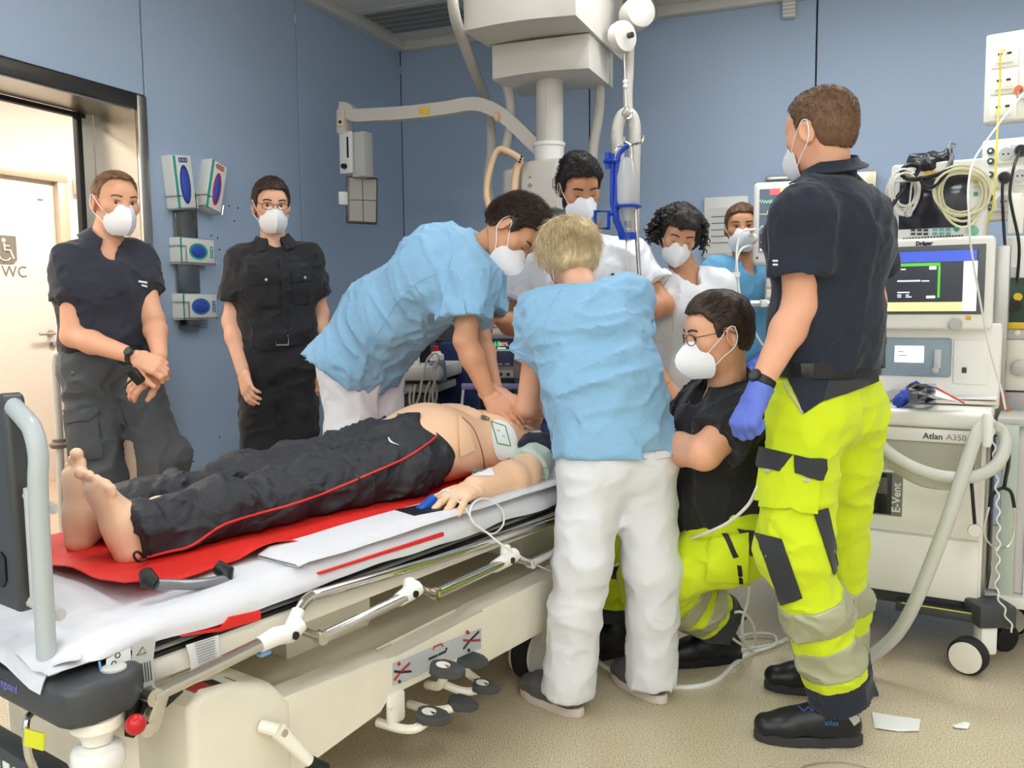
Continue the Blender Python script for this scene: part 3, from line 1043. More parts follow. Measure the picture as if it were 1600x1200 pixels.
# round white buffer under the corner
m = MB(MBED)
m.lathe([(0.045, 0.555), (0.045, 0.535), (0.03, 0.52), (0.026, 0.505)], (0.0, -0.02, 0), (0, 0, 1), 20); m.build('buffer_mount', M_CREAM, bed)
m = MB(MBED); m.lathe([(0.02, 0.46), (0.042, 0.462), (0.046, 0.468), (0.046, 0.492), (0.042, 0.5), (0.02, 0.503)], (-0.005, -0.03, 0), (0, 0, 1), 28); m.build('corner_buffer', M_WHITE, bed)
# end frame: upright columns, cross beam with buttons
m = MB(MBED)
for nn in (0.04, 0.70): m.box((0.075, nn, 0.36), (0.055, 0.05, 0.44), bev=0.006)
m.box((0.075, 0.37, 0.53), (0.055, 0.7, 0.05), bev=0.006)
m.build('end_frame', M_CREAM, bed)
m = MB(MBED); m.box((-0.03, 0.30, 0.40), (0.05, 0.46, 0.075), bev=0.01); m.build('control_panel', M_DGREY, bed)
m = MB(MBED)
for i in range(4): m.box((-0.056, 0.14 + 0.04 * i, 0.40), (0.004, 0.026, 0.03), bev=0.003)
m.build('control_key', M_WHITE, bed)
m = MB(MBED); m.tube(spline([(-0.055, 0.10, 0.55), (-0.075, 0.085, 0.54), (-0.075, 0.083, 0.48), (-0.06, 0.09, 0.44)], 5), 0.007, 8); m.build('hook', M_CHROME, bed)
m = MB(MBED); m.box((-0.08, 0.045, 0.523), (0.003, 0.05, 0.03), rot=(0, 0.15, 0.2)); m.build('yellow_tag', mat('yellow_tag', (214, 214, 40), 0.5), bed)
# red brake knob with its steel bracket
m = MB(MBED); m.prism([(0.07, 0.48), (0.18, 0.53), (0.18, 0.56), (0.06, 0.56), (0.055, 0.49)], -0.022, -0.012, axis='y', bev=0.004); m.build('latch_plate', M_BLACK, bed)
m = MB(MBED); m.box((0.095, -0.05, 0.535), (0.03, 0.035, 0.075), rot=(0, 0.4, 0), bev=0.004)
m.cyl((0.075, -0.03, 0.512), (0.068, -0.075, 0.512), 0.013, 14); m.build('latch_arm', M_CHROME, bed)
q = BL(212, 1132, -0.085)
m = MB(MBED); m.sphere(q, 0.019, 18); m.build('red_knob', mat('red_plastic', (190, 28, 36), 0.3), bed)
# side rails
r0, r1 = BL(238, 1088, -0.055), BL(420, 1000, -0.055)
m = MB(MBED)
m.tube([r0, r1], 0.0145, 14); m.lathe([(0.0175, -0.012), (0.0175, 0.012)], r0, (0, -1, 0), 16)
m.tube([r0, (r0.x - 0.01, -0.015, r0.z)], 0.011, 10)
m.build('lower_rail', M_CHROME, bed)
tb = [BL(463, 958, -0.03), BL(482, 935, -0.02), BL(520, 922, -0.02), BL(700, 868, -0.02), BL(880, 808, -0.02)]
tb.append(tb[-1] + Vector((0.45, 0, 0)))
m = MB(MBED); m.tube(spline(tb, 6), 0.0135, 14); m.build('top_rail', M_CHROME, bed)
def rail_seg(a, b2, n1):
    s0, s1 = BL(*a, n1), BL(*b2, n1)
    m = MB(MBED); m.tube([s0, s1], 0.0135, 14)
    m.tube([s0, (s0.x - 0.005, -0.03, s0.z + 0.005)], 0.010, 10)
    m.lathe([(0.016, -0.01), (0.016, 0.01)], s0, (0, -1, 0), 16)
    m.build('lower_rail', M_CHROME, bed)
rail_seg((502, 996), (635, 932), -0.085)
rail_seg((682, 928), (785, 880), -0.085)
rail_seg((830, 880), (980, 800), -0.085)
def rail_joint(pix, n1, tops):
    c = [BL(*p, n1) for p in pix]
    m = MB(MBED); m.tube(c, [0.017, 0.021, 0.021, 0.018][:len(c)], 12)
    for tp in tops: m.tube([c[-2], BL(*tp, n1 + 0.02)], [0.019, 0.016], 12)
    j = m.build('rail_joint', M_WHITE, bed)
    m = MB(MBED); m.cyl(c[-2] + Vector((0, -0.012, 0)), c[-2] + Vector((0, -0.0235, 0)), 0.009, 14); m.build('bolt', M_BLACK, j)
rail_joint([(405, 1008), (430, 994), (452, 990), (470, 975)], -0.055, [(466, 955)])
rail_joint([(622, 938), (640, 926), (652, 918)], -0.08, [(640, 908)])
rail_joint([(772, 886), (792, 874), (804, 866)], -0.08, [(790, 855)])
m = MB(MBED); q = BL(412, 1020, -0.05); m.box(q, (0.03, 0.02, 0.012), bev=0.005); m.build('release_tab', mat('pale_blue_plastic', (120, 160, 205), 0.4), bed)
# base cover: side skirt, tray, raised end box
def sk(px, py, n1=-0.02):
    q = BL(px, py, n1); return (q.x, q.z)
m = MB(MBED)
skirt = [(0.20, 0.16), (0.42, 0.235), (0.735, 0.262), (0.76, 0.305), (1.13, 0.295), (1.17, 0.24), (2.0, 0.235), (2.0, 0.415), (1.16, 0.41), (1.13, 0.395), (0.80, 0.385), (0.76, 0.405), (0.44, 0.42), (0.20, 0.47)]
m.prism(skirt, -0.02, 0.06, axis='y', bev=0.008)
m.build('base_skirt', M_CREAM2, bed)
m = MB(MBED); m.prism(skirt, 0.70, 0.78, axis='y', bev=0.008); m.build('base_skirt', M_CREAM2, bed)
m = MB(MBED); m.box((1.15, 0.38, 0.375), (1.7, 0.66, 0.03), bev=0.01); m.build('base_tray', M_TRAY, bed)
m = MB(MBED)
m.prism([(0.19, 0.16), (0.45, 0.20), (0.45, 0.41), (0.40, 0.465), (0.30, 0.505), (0.225, 0.515), (0.19, 0.49)], -0.024, 0.78, axis='y', bev=0.02, seg=3)
EB = m.build('end_box', M_CREAM2, bed)
for s0 in (0.62, 1.68):
    m = MB(MBED)
    m.prism([(s0, 0.20), (s0 + 0.30, 0.20), (s0 + 0.30, 0.58), (s0, 0.58)], 0.383, 0.49, axis='z', bev=0.02); m.build('column_cover', M_CREAM2, bed)
    m = MB(MBED)
    m.prism([(s0 + 0.04, 0.24), (s0 + 0.26, 0.24), (s0 + 0.26, 0.54), (s0 + 0.04, 0.54)], 0.485, 0.56, axis='z', bev=0.01); m.build('lift_column', M_LGREY, bed)
# red and green brake label on the end box
def label_quad(name, pix, n1, m_, parent, th=0.0025):
    pts = [BL(px, py, n1) for px, py in pix]
    mb = MB(MBED)
    mb.prism([(p.x, p.z) for p in pts][::-1], n1 - th, n1 + 0.001, axis='y')
    return mb.build(name, m_, parent)
M_LRED = mat('label_red', (176, 40, 36), 0.4); M_LGREEN = mat('label_green', (30, 130, 70), 0.4)
for (a, c, mm_) in ((0.0, 0.4, M_LRED), (0.4, 0.68, M_BLACK), (0.68, 1.0, M_LGREEN)):
    x0, x1 = 0.215 + 0.10 * a, 0.215 + 0.10 * c
    mb = MB(MBED)
    zf = lambda x: 0.515 - max(0, x - 0.225) * 0.16 if x < 0.30 else 0.5045 - (x - 0.30) * 0.4
    mb._add([(x0, -0.005, zf(x0) + .0015), (x1, -0.005, zf(x1) + .0015), (x1, 0.03, zf(x1) + .0015), (x0, 0.03, zf(x0) + .0015),
             (x0, -0.005, zf(x0) - .004), (x1, -0.005, zf(x1) - .004), (x1, 0.03, zf(x1) - .004), (x0, 0.03, zf(x0) - .004)],
            [(0, 1, 2, 3), (7, 6, 5, 4), (0, 4, 5, 1), (1, 5, 6, 2), (2, 6, 7, 3), (3, 7, 4, 0)])
    mb.build('brake_label', mm_, EB)
# sticker with pictograms
SP = [(614, 1037), (751, 982), (751, 1012), (614, 1071)]
stk = label_quad('pictogram_plate', SP, -0.0225, mat('sticker_grey_blue', (186, 192, 196), 0.4), bed)
def stk_line(pix, m_, r=0.0032):
    mb = MB(MBED); mb.tube([BL(px, py, -0.026) for px, py in pix], r, 6); mb.build('pictogram', m_, stk)
for ox, oy, a in ((628, 1048, 0), (736, 999, 1)):
    c1, c2 = (M_LRED, M_INKBLACK)
    stk_line([(ox - 12, oy + 1), (ox - 1, oy + 2), (ox + 14, oy + 1)], c2 if a == 0 else c1)
    stk_line([(ox - 12, oy + 15), (ox - 2, oy + 2), (ox + 12, oy - 12)], c1 if a == 0 else c2)
    stk_line([(ox - 6, oy - 12), (ox - 4, oy - 10)], c1, 0.005)
    stk_line([(ox - 5, oy + 18), (ox - 3, oy + 16)], c2, 0.005)
stk_line([(670, 1030), (683, 1024)], M_INKBLACK); stk_line([(685, 1023), (696, 1018), (698, 1012)], M_INKBLACK)
stk_line([(677, 1016), (678, 1011), (690, 1006), (692, 1010)], M_LRED, 0.0022)
# foot pedals
def pedal(px, py, n1, s=1.0, tri=None, arm=None):
    c = BL(px, py, n1)
    m = MB(MBED)
    if arm:
        m.tube(spline([BL(ax_, ay_, an_) for ax_, ay_, an_ in arm] + [c + Vector((0, 0, -0.008))], 5), 0.012, 8)
    root = m.build('pedal_arm', M_CREAM, bed)
    out = [(0.047 * s * math.cos(t) + 0.010 * math.cos(2 * t), 0.036 * s * math.sin(t)) for t in [k * math.pi / 14 for k in range(28)]]
    T = Matrix.Translation(c) @ Matrix.Rotation(math.radians(-62), 4, 'Z') @ Matrix.Rotation(math.radians(8), 4, 'Y')
    m = MB(MBED); m.prism(out, -0.010, 0.012, M=T, bev=0.006, seg=3)
    pd = m.build('pedal_pad', M_DGREY, root)
    if tri:
        m = MB(MBED @ T); m.lathe([(0.019, 0.0118), (0.019, 0.0128)], (-0.004, 0, 0), (0, 0, 1), 20); d_ = m.build('disc_label', M_WHITE, root)
        m = MB(MBED @ T); m.prism([(-0.014, -0.006), (-0.014, 0.006), (0.002, 0.0)][::-1], 0.0126, 0.0134, M=Matrix.Rotation(math.radians(150), 4, 'Z')); m.build('arrow', tri, root)
pedal(732, 1031, -0.03, 1.0, None, [(745, 1062, 0.02), (728, 1048, -0.01)])
pedal(694, 1046, -0.11, 1.0, M_LRED, [(668, 1070, 0.02), (685, 1072, -0.06), (692, 1062, -0.1)])
pedal(755, 1073, -0.04, 0.85, M_INKBLACK, [(690, 1068, 0.05), (725, 1080, 0.0)])
pedal(719, 1099, -0.08, 0.9, None, [(640, 1100, 0.05), (680, 1110, -0.05)])
pedal(672, 1119, -0.11, 0.95, M_INKBLACK, [(590, 1128, 0.02), (625, 1138, -0.05), (650, 1138, -0.09)])
m = MB(MBED); q = BL(618, 1105, -0.024); m.box(q, (0.06, 0.02, 0.085), bev=0.01); q2 = BL(614, 1107, -0.036); m.cyl(q2, q2 + Vector((0, 0.01, 0)), 0.007); m.build('pedal_bracket', M_CREAM, bed)
# brake lever
m = MB(MBED)
a1, a2, a3 = BL(408, 1134, -0.03), BL(436, 1142, -0.07), BL(484, 1190, -0.10)
m.tube([a1, a2], 0.014, 12); m.tube([a2, a3], [0.018, 0.013], 12); m.build('brake_lever', M_CREAM, bed)
m = MB(MBED); a4 = BL(508, 1203, -0.115); m.tube([a3, a4], [0.0145, 0.016], 12); m.build('lever_grip', M_BLACK, bed)
m = MB(MBED); m.lathe([(0.008, 0), (0.008, 0.004)], a2 + Vector((0, -0.017, 0)), (0, -1, 0), 14); m.build('lever_bolt', M_CHROME, bed)
# casters
def bed_caster(s, n1, cov):
    m = MB(MBED); m.lathe([(0.03, -0.035), (0.085, -0.033), (0.1, -0.024), (0.1, 0.024), (0.085, 0.033), (0.03, 0.035)], (s, n1, 0.1), (0, 1, 0), 32); w_ = m.build('wheel', M_RUBBER, bed)
    m = MB(MBED); m.lathe([(0.088, -0.042), (0.088, -0.034)], (s, n1, 0.1), (0, 1, 0), 32); m.lathe([(0.088, 0.034), (0.088, 0.042)], (s, n1, 0.1), (0, 1, 0), 32); m.build('wheel_cover', M_WHITE if cov else M_LGREY, w_)
    m = MB(MBED); m.box((s + 0.02, n1, 0.19), (0.06, 0.10, 0.12), bev=0.015); m.build('caster_fork', M_CREAM, bed)
for s, n1 in ((0.36, 0.07), (0.36, 0.68), (1.62, 0.12), (1.78, 0.68)): bed_caster(s, n1, s > 1)
q = BL(402, 1185, 0.03)
m = MB(MBED); m.lathe([(0.034, 0.165), (0.034, 0.185)], (q.x, 0.03, 0.03), (0, 0, 1), 24); m.build('yellow_ring', M_YELLOW, bed)
# paper and care labels hanging at the near edge
def hang(pix, n1, m_, name='care_label'):
    pts = [[BL(px, py, n1 - 0.004 * j) for px, py in row] for j, row in enumerate(pix)]
    mb = MB(MBED); mb.grid(pts, 0.0012); return mb.build(name, m_, bed)
M_TAGW = mat('label_white_print', (222, 222, 218), 0.6, var2=(222, 222, 218))
M_TAGB = mat('label_blue', (120, 170, 215), 0.6)
t1 = hang([[(166, 1030), (203, 1012)], [(165, 1045), (205, 1033)], [(158, 1052), (206, 1056)]], -0.010, M_TAGW)
for a, b2 in (((155, 1034), (158, 1050)), ((158, 1051), (206, 1058))):
    mb = MB(MBED); mb.tube([BL(*a, -0.018), BL(*b2, -0.020)], 0.0022, 5); mb.build('blue_edge', M_TAGB, t1)
for k, (x, y, s_) in enumerate(((178, 1037, 'x'), (191, 1040, 'o'), (184, 1024, '-'))):
    mb = MB(MBED); q = BL(x, y, -0.020); mb.tube([q + Vector((0.005 * math.cos(t), 0, 0.005 * math.sin(t))) for t in [j * 1.05 for j in range(6)]], 0.0012, 5, closed=True); mb.build('print_mark', M_INKBLACK, t1)
t2 = hang([[(207, 1008), (243, 999)], [(205, 1040), (239, 1030)], [(208, 1068), (240, 1066)], [(210, 1080), (244, 1076)]], -0.014, mat('label_grey_print', (186, 186, 180), 0.6))
mb = MB(MBED)
q = [BL(x, y, -0.022) for x, y in ((214, 1024), (228, 1020), (223, 1011))]
mb.tube(q, 0.0012, 5, closed=True)
for k in range(7): mb.tube([BL(209 + 4.2 * k, 1040 - 1.2 * k, -0.024), BL(212 + 4.2 * k, 1070 - 1.2 * k, -0.027)], 0.0011, 4)
mb.build('printed_text', M_INKBLACK, t2)
t3 = hang([[(290, 1008), (341, 992)], [(297, 1030), (342, 1015)], [(298, 1050), (344, 1034)]], -0.012, M_TAGW)
mb = MB(MBED)
for k in range(8): mb.tube([BL(305 + 0.7 * k, 1006 + 4.2 * k, -0.019 - .001 * k), BL(336, 996 + 4.2 * k, -0.019 - .001 * k)], 0.0008, 4)
mb.build('printed_text', mat('ink_grey', (120, 120, 122), 0.6), t3)

# ------------------------------------------------------------------ linen on the stretcher
M_SHEET = mat('white_disposable_sheet', (214, 214, 218), 0.75, bump=[('fold', 9, 0.5, 0.012), ('noise', 40, 0.15, 0.003)])
def nz(x, y, s=1.0): return float(vnoise(np.array([[x * s + 11.3, y * s + 4.7, 2.2]], np.float32))[0])
rows = []
for i in range(81):
    s = -0.075 + 1.975 * i / 80
    row = []
    for j in range(49):
        a = j / 48
        w0 = -0.035                                       # near edge hangs a little over the side
        n_ = w0 + 0.80 * a
        z = 0.690 + 0.003 * nz(s * 9, n_ * 9) + 0.004 * nz(s * 3, n_ * 5)
        z = max(z, 0.6875)
        if n_ < 0.03:
            z -= (0.03 - n_) * 0.75 + 0.010 * nz(s * 6, 0) * max(0, (0.03 - n_) / 0.065)
            n_ = max(n_, -0.008 + 0.012 * nz(s * 5, 3.0))
        if s < 0.06:
            k = (0.06 - s) / 0.16
            z -= 0.05 * k ** 1.3 + 0.02 * k * nz(s * 14, n_ * 12)
            z = max(z, 0.648 + 0.01 * nz(s * 20, n_ * 20)) if s > -0.085 else z
        row.append(B(s, n_, z))
    rows.append(row)
m = MB(); m.grid(rows, 0.002)
sh_ = m.build('bed_sheet', M_SHEET, None, smooth=70)
tag(sh_, 'white disposable sheet spread over the stretcher mattress', 'sheet')
# crumpled end of the sheet over the bumper, round the post
rows = []
for i in range(15):
    a = i / 14
    row = []
    for j in range(31):
        c = j / 30
        s = -0.01 - 0.085 * a + 0.012 * math.sin(c * 19 + 2 * a)
        n_ = 0.0 + 0.75 * c
        dz = 0.664 - 0.004 * a - (0.016 + 0.012 * math.sin(c * 23 + 1.0)) * max(0, a - 0.7) / 0.3 + 0.012 * math.sin(c * 26 + a * 5) * (0.3 + a)
        row.append(B(s, n_ - 0.02 * math.sin(a * 6) * (1 - c), dz))
    rows.append(row)
m = MB(); m.grid(rows, 0.002)
o = m.build('sheet_end', M_SHEET, sh_, smooth=70)
# folded white cloth along the near edge
rows = []
for i in range(41):
    s = 0.50 + 1.25 * i / 40
    prof = [(0.155, 0.697), (0.10, 0.698), (0.02, 0.6965), (0.004, 0.704), (0.012, 0.712), (0.06, 0.7155), (0.15, 0.716)]
    if i == 0: prof = [(a, 0.699 + (z - 0.699) * 0.3) for a, z in prof]
    rows.append([B(s + 0.015 * nz(j * .7, 5), a + 0.006 * nz(s * 9, j * .4) - 0.015 * (s - 0.5), z + 0.004 * nz(s * 7, j * 0.6)) for j, (a, z) in enumerate(prof)])
m = MB(); m.grid(rows, 0.0025)
tag(m.build('folded_sheet', M_SHEET, None, smooth=70), 'folded white sheet along the near edge beside the manikin', 'sheet')
# red carrying sheet
M_RED = mat('red_tarpaulin', (222, 38, 30), 0.55, bump=[('fold', 14, 0.35, 0.01), ('noise', 300, 0.1, 0.0006)])
def red_edge(s):
    if s < 0.25: return 0.125 + 0.05 * max(0, (0.18 - s) / .08)
    if s < 0.95: return 0.125 + 0.02 * math.sin((s - 0.25) * 9)
    return 0.135
rows = []
for i in range(101):
    s = 0.175 + 1.6 * i / 100
    row = []
    for j in range(31):
        a = j / 30
        n_ = red_edge(s) + (0.735 - red_edge(s)) * a
        front = max(0, 1 - a / 0.3)
        z = 0.706 + 0.004 * nz(s * 8, n_ * 8) + 0.02 * front * max(0, math.sin((s - 0.08) * 17)) * (1 if s < 0.85 else 0.3)
        if s < 0.24: z += 0.012 * (1 + nz(s * 10, n_ * 9)) * (0.24 - s) / 0.065 * 0.6
        ds = -0.05 * front * (1 if s < 0.3 else 0)
        row.append(B(s + ds * (0.3 - s) / 0.13 * 0.5 if s < 0.3 else s, n_, z))
    rows.append(row)
m = MB(); m.grid(rows, 0.0025)
rs = m.build('carrying_sheet', M_RED, None, smooth=70)
tag(rs, 'red carrying sheet with black handles under the manikin', 'carrying sheet')
def handle(p0, p1, n1, lift):
    a, b2 = BL(*p0, n1), BL(*p1, n1)
    m = MB(MBED); m.tube(spline([a, (a + b2) / 2 + Vector((0, -0.006, -0.004)), b2], 6), 0.0115, 14); m.build('grip_tube', mat('smoke_tube', (116, 118, 122), 0.18, coat=0.5), rs)
    m = MB(MBED)
    d = (b2 - a).normalized()
    m.tube([a + Vector((-.005, 0.03, 0.022)), a + Vector((-.012, 0.01, 0.01)), a - d * 0.004], [0.014, 0.019, 0.014], 10); m.build('webbing_pocket', M_BLACK, rs); m = MB(MBED); m.tube([b2 + Vector((0.0, 0.03, 0.025)), b2 + Vector((0.01, 0.008, 0.012)), b2 + d * 0.002], [0.016, 0.019, 0.014], 10)
    m.build('webbing_pocket', M_BLACK, rs)
handle((245, 913), (352, 906), 0.085, 0)
handle((752, 806), (795, 799), 0.055, 0)
m = MB(MBED)
for k, (s0, s1) in enumerate(((0.95, 1.16),)):
    m.prism([(s0, 0.05), (s1, 0.02), (s1 + .02, 0.10), (s0 + .02, 0.14)], 0.716, 0.722)
m.build('webbing_strap', M_BLACK, rs)
# dark strip and red edge under the sheet on the near side of the mattress
m = MB(MBED)
c = [BL(x, y, 0.004) for x, y in ((276, 992), (338, 984), (400, 966), (400, 952), (352, 962), (340, 978))]
m.prism([(p.x, p.z) for p in c][::-1], -0.012, 0.004, axis='y'); m.prism([(0.55, 0.672), (1.0, 0.662), (1.0, 0.672), (0.55, 0.676)], -0.012, -0.004, axis='y')
m.build('edge_flap', M_RED, rs)
# ------------------------------------------------------------------ people: anatomy
def skin(name, col): return mat(name, col, 0.5, sss=0.12, bump=[('noise', 260, 0.12, 0.0006)], var=0.06, vscale=18)
SK_A = skin('skin_fair', (232, 172, 138)); SK_B = skin('skin_light', (230, 176, 146)); SK_C = skin('skin_tan', (206, 146, 108)); SK_D = skin('skin_olive', (212, 156, 120))
def hairmat(name, c1, c2): return mat(name, c1, 0.55, var2=c2, vscale=60, bump=[('noise', 160, 0.4, 0.003)])
H_FAIR = hairmat('hair_dark_blond', (150, 112, 80), (96, 70, 48)); H_BROWN = hairmat('hair_brown', (74, 54, 42), (36, 26, 20)); H_DARK = hairmat('hair_near_black', (44, 36, 32), (16, 13, 12)); H_BLOND = mat('hair_platinum', (240, 222, 184), 0.5, var2=(206, 180, 132), vscale=40, bump=[('noise', 160, 0.25, 0.002)]); H_MID = mat('hair_light_brown', (120, 88, 62), 0.6, var2=(92, 66, 46), vscale=50, bump=[('noise', 220, 0.35, 0.002)])
def cloth(name, col, rough=0.85, f=9, s=0.5, d=0.02, var=0.06): return mat(name, col, rough, sheen=0.12, bump=[('fold', f, s, d), ('noise', 600, 0.12, 0.0006)], var=var, vscale=5)
C_NAVY = cloth('navy_pique', (46, 48, 60)); C_BLACK = cloth('black_cotton', (28, 28, 32)); C_CHAR = cloth('charcoal_twill', (76, 78, 80)); C_SCRUB = cloth('light_blue_scrub', (138, 184, 216), f=10, s=0.5); C_WHITE = cloth('white_cotton', (226, 227, 231), f=7, s=0.35); C_HIVIS = cloth('hivis_yellow', (212, 232, 26), f=7, s=0.5)
C_NAVY2 = cloth('dark_navy_polo', (32, 38, 52)); C_PATCH = cloth('dark_grey_patch', (52, 54, 58), s=0.25)
M_REFL = mat('reflective_tape', (176, 178, 146), 0.35, 0.25, bump=[('wave', 120, 0.3, 0.001)])
M_MASK = mat('mask_white', (244, 244, 246), 0.8, bump=[('noise', 300, 0.25, 0.0008)])
M_EYE = mat('eye_white', (188, 178, 170), 0.3); M_IRIS = mat('iris_dark', (44, 32, 26), 0.2)
M_LEATHER = mat('black_leather', (26, 26, 30), 0.38, bump=[('noise', 90, 0.2, 0.002)])
M_GLOVE = mat('violet_blue_glove', (96, 116, 206), 0.5, bump=[('fold', 40, 0.5, 0.004)])
M_GLASSF = mat('spectacle_frame', (44, 34, 34), 0.3)

def V(*a): return Vector(a)
def unit(v): return Vector(v).normalized()
def clip(p, o, n):
    """keep the side of plane (o, n) where n.(x-o) < 0"""
    o, n = A3(o), A3(unit(n))
    f = p.fn
    def fn(X, Y, Z): return np.maximum(f(X, Y, Z), (X - o[0]) * n[0] + (Y - o[1]) * n[1] + (Z - o[2]) * n[2])
    return Prim(p.lo, p.hi, fn, p.k, p.sub)

TIPS = []
def hand_prims(w, fd, back, side, pose='relaxed', s=1.0, grow=0.0):
    """w wrist; fd finger direction; back = normal of the back of the hand; side +1: thumb towards fd x back"""
    y = unit(fd); z = Vector(back); z = (z - y * z.dot(y)).normalized(); x = y.cross(z) * side
    def L(a, b, c): return Vector(w) + (x * a + y * b + z * c) * s
    pr = []
    e = grow
    if pose == 'fist': mcp, pip, dip, sp = 62, 82, 45, 0.0
    elif pose == 'flat': mcp, pip, dip, sp = 4, 5, 4, 0.10
    elif pose == 'grip': mcp, pip, dip, sp = 35, 50, 30, 0.0
    elif pose == 'spread': mcp, pip, dip, sp = 12, 10, 8, 0.16
    else: mcp, pip, dip, sp = 18, 26, 18, 0.04
    pr.append(cone(L(0, -0.02, 0), L(0, 0.02, 0), (0.026 * s + e, 0.019 * s + e), (0.031 * s + e, 0.018 * s + e), 0.02, side=x))
    pr.append(cone(L(0, 0.02, 0), L(0.002, 0.078, 0), (0.033 * s + e, 0.017 * s + e), (0.039 * s + e, 0.0135 * s + e), 0.02, side=x))
    bx = (0.030, 0.0105, -0.0095, -0.029); by = (0.088, 0.092, 0.088, 0.08); ln = (0.070, 0.078, 0.072, 0.056)
    for i in range(4):
        p = L(bx[i], by[i], 0.001)
        a = 0.0; r0 = (0.0098 if i < 3 else 0.0088) * s + e
        dirx = math.sin(sp * (1.5 - i) / 1.5 * 1.2)
        segs = (0.46, 0.31, 0.25)
        pr.append(cone(L(bx[i] * 0.8, 0.05, 0.002), p, 0.0115 * s + e, r0, 0.012))
        for k, ang in enumerate((mcp + 3 * i, pip + 2 * i, dip)):
            a += math.radians(ang)
            d = (y * math.cos(a) - z * math.sin(a) + x * dirx * math.cos(a)).normalized()
            q = p + d * ln[i] * segs[k] * s
            r1 = r0 * (0.93 if k < 2 else 0.82)
            pr.append(cone(p, q, r0, r1, 0.006))
            if i == 0: TIPS.append((p.copy(), q.copy()))
            p, r0 = q, r1
    if pose == 'fist': td = [(0.45, 0.75, -0.45), (-0.35, 0.72, -0.6), (-0.75, 0.45, -0.45)]
    elif pose == 'flat': td = [(0.62, 0.75, -0.1), (0.35, 0.93, -0.08), (0.2, 0.98, -0.05)]
    else: td = [(0.62, 0.68, -0.35), (0.32, 0.88, -0.3), (0.15, 0.95, -0.28)]
    p = L(0.022, 0.022, -0.006); r0 = 0.0155 * s + e
    for (a, b, c), l, r1 in zip(td, (0.040, 0.033, 0.027), (0.0125, 0.0112, 0.0092)):
        d = (x * a + y * b + z * c).normalized(); q = p + d * l * s
        pr.append(cone(p, q, r0, r1 * s + e, 0.010)); p, r0 = q, r1 * s + e
    return pr

def head_frame(c, fwd, up, s=1.0):
    f = unit(fwd); u = Vector(up); u = (u - f * u.dot(f)).normalized(); r = f.cross(u)
    c = Vector(c)
    return Matrix(((r.x * s, f.x * s, u.x * s, c.x), (r.y * s, f.y * s, u.y * s, c.y), (r.z * s, f.z * s, u.z * s, c.z), (0, 0, 0, 1)))
def head_prims(M, s, neck, eyes='open'):
    R3 = M.to_3x3().normalized()
    def L(x, y, z): return M @ Vector((x, y, z))
    def E(c, r, k=0.02, sub=False, R=None): return ell(L(*c), [q * s for q in r], R3 if R is None else R3 @ R, k * s, sub)
    pr = [E((0, -0.014, 0.032), (0.074, 0.094, 0.084)), E((0, 0.022, -0.02), (0.062, 0.066, 0.085), 0.03),
          E((0, 0.034, -0.070), (0.047, 0.048, 0.044), 0.03), E((0, 0.068, -0.098), (0.02, 0.016, 0.016), 0.02),
          E((0, 0.070, 0.030), (0.048, 0.020, 0.034), 0.03),
          cone(L(-0.034, 0.077, 0.016), L(0.034, 0.077, 0.016), 0.010 * s, 0.010 * s, 0.012 * s),
          cone(L(0, 0.086, 0.006), L(0, 0.108, -0.036), 0.0075 * s, 0.0115 * s, 0.012 * s),
          cone(L(-0.011, 0.094, -0.039), L(0.011, 0.094, -0.039), 0.009 * s, 0.009 * s, 0.008 * s),
          cone(L(-0.018, 0.086, -0.066), L(0.018, 0.086, -0.066), 0.008 * s, 0.008 * s, 0.010 * s),
          E((0.045, 0.052, -0.02), (0.022, 0.026, 0.022), 0.02), E((-0.045, 0.052, -0.02), (0.022, 0.026, 0.022), 0.02)]
    for sx in (-1, 1):
        if eyes == 'open': pr.append(E((sx * 0.031, 0.090, 0.0), (0.0150, 0.0105, 0.0066), 0.005, True))
        else: pr.append(E((sx * 0.031, 0.0735, 0.0), (0.0150, 0.0125, 0.0115), 0.006))
        Re = Matrix.Rotation(sx * math.radians(-24), 3, 'Z') @ Matrix.Rotation(math.radians(-10), 3, 'X')
        pr.append(E((sx * 0.077, -0.012, -0.010), (0.007, 0.021, 0.032), 0.006, False, Re))
        pr.append(E((sx * 0.084, -0.008, -0.007), (0.006, 0.012, 0.020), 0.004, True, Re))
    if neck is not None:
        pr.append(cone(L(0, -0.022, -0.05), neck, 0.052 * s, 0.058 * s, 0.03))
    return pr

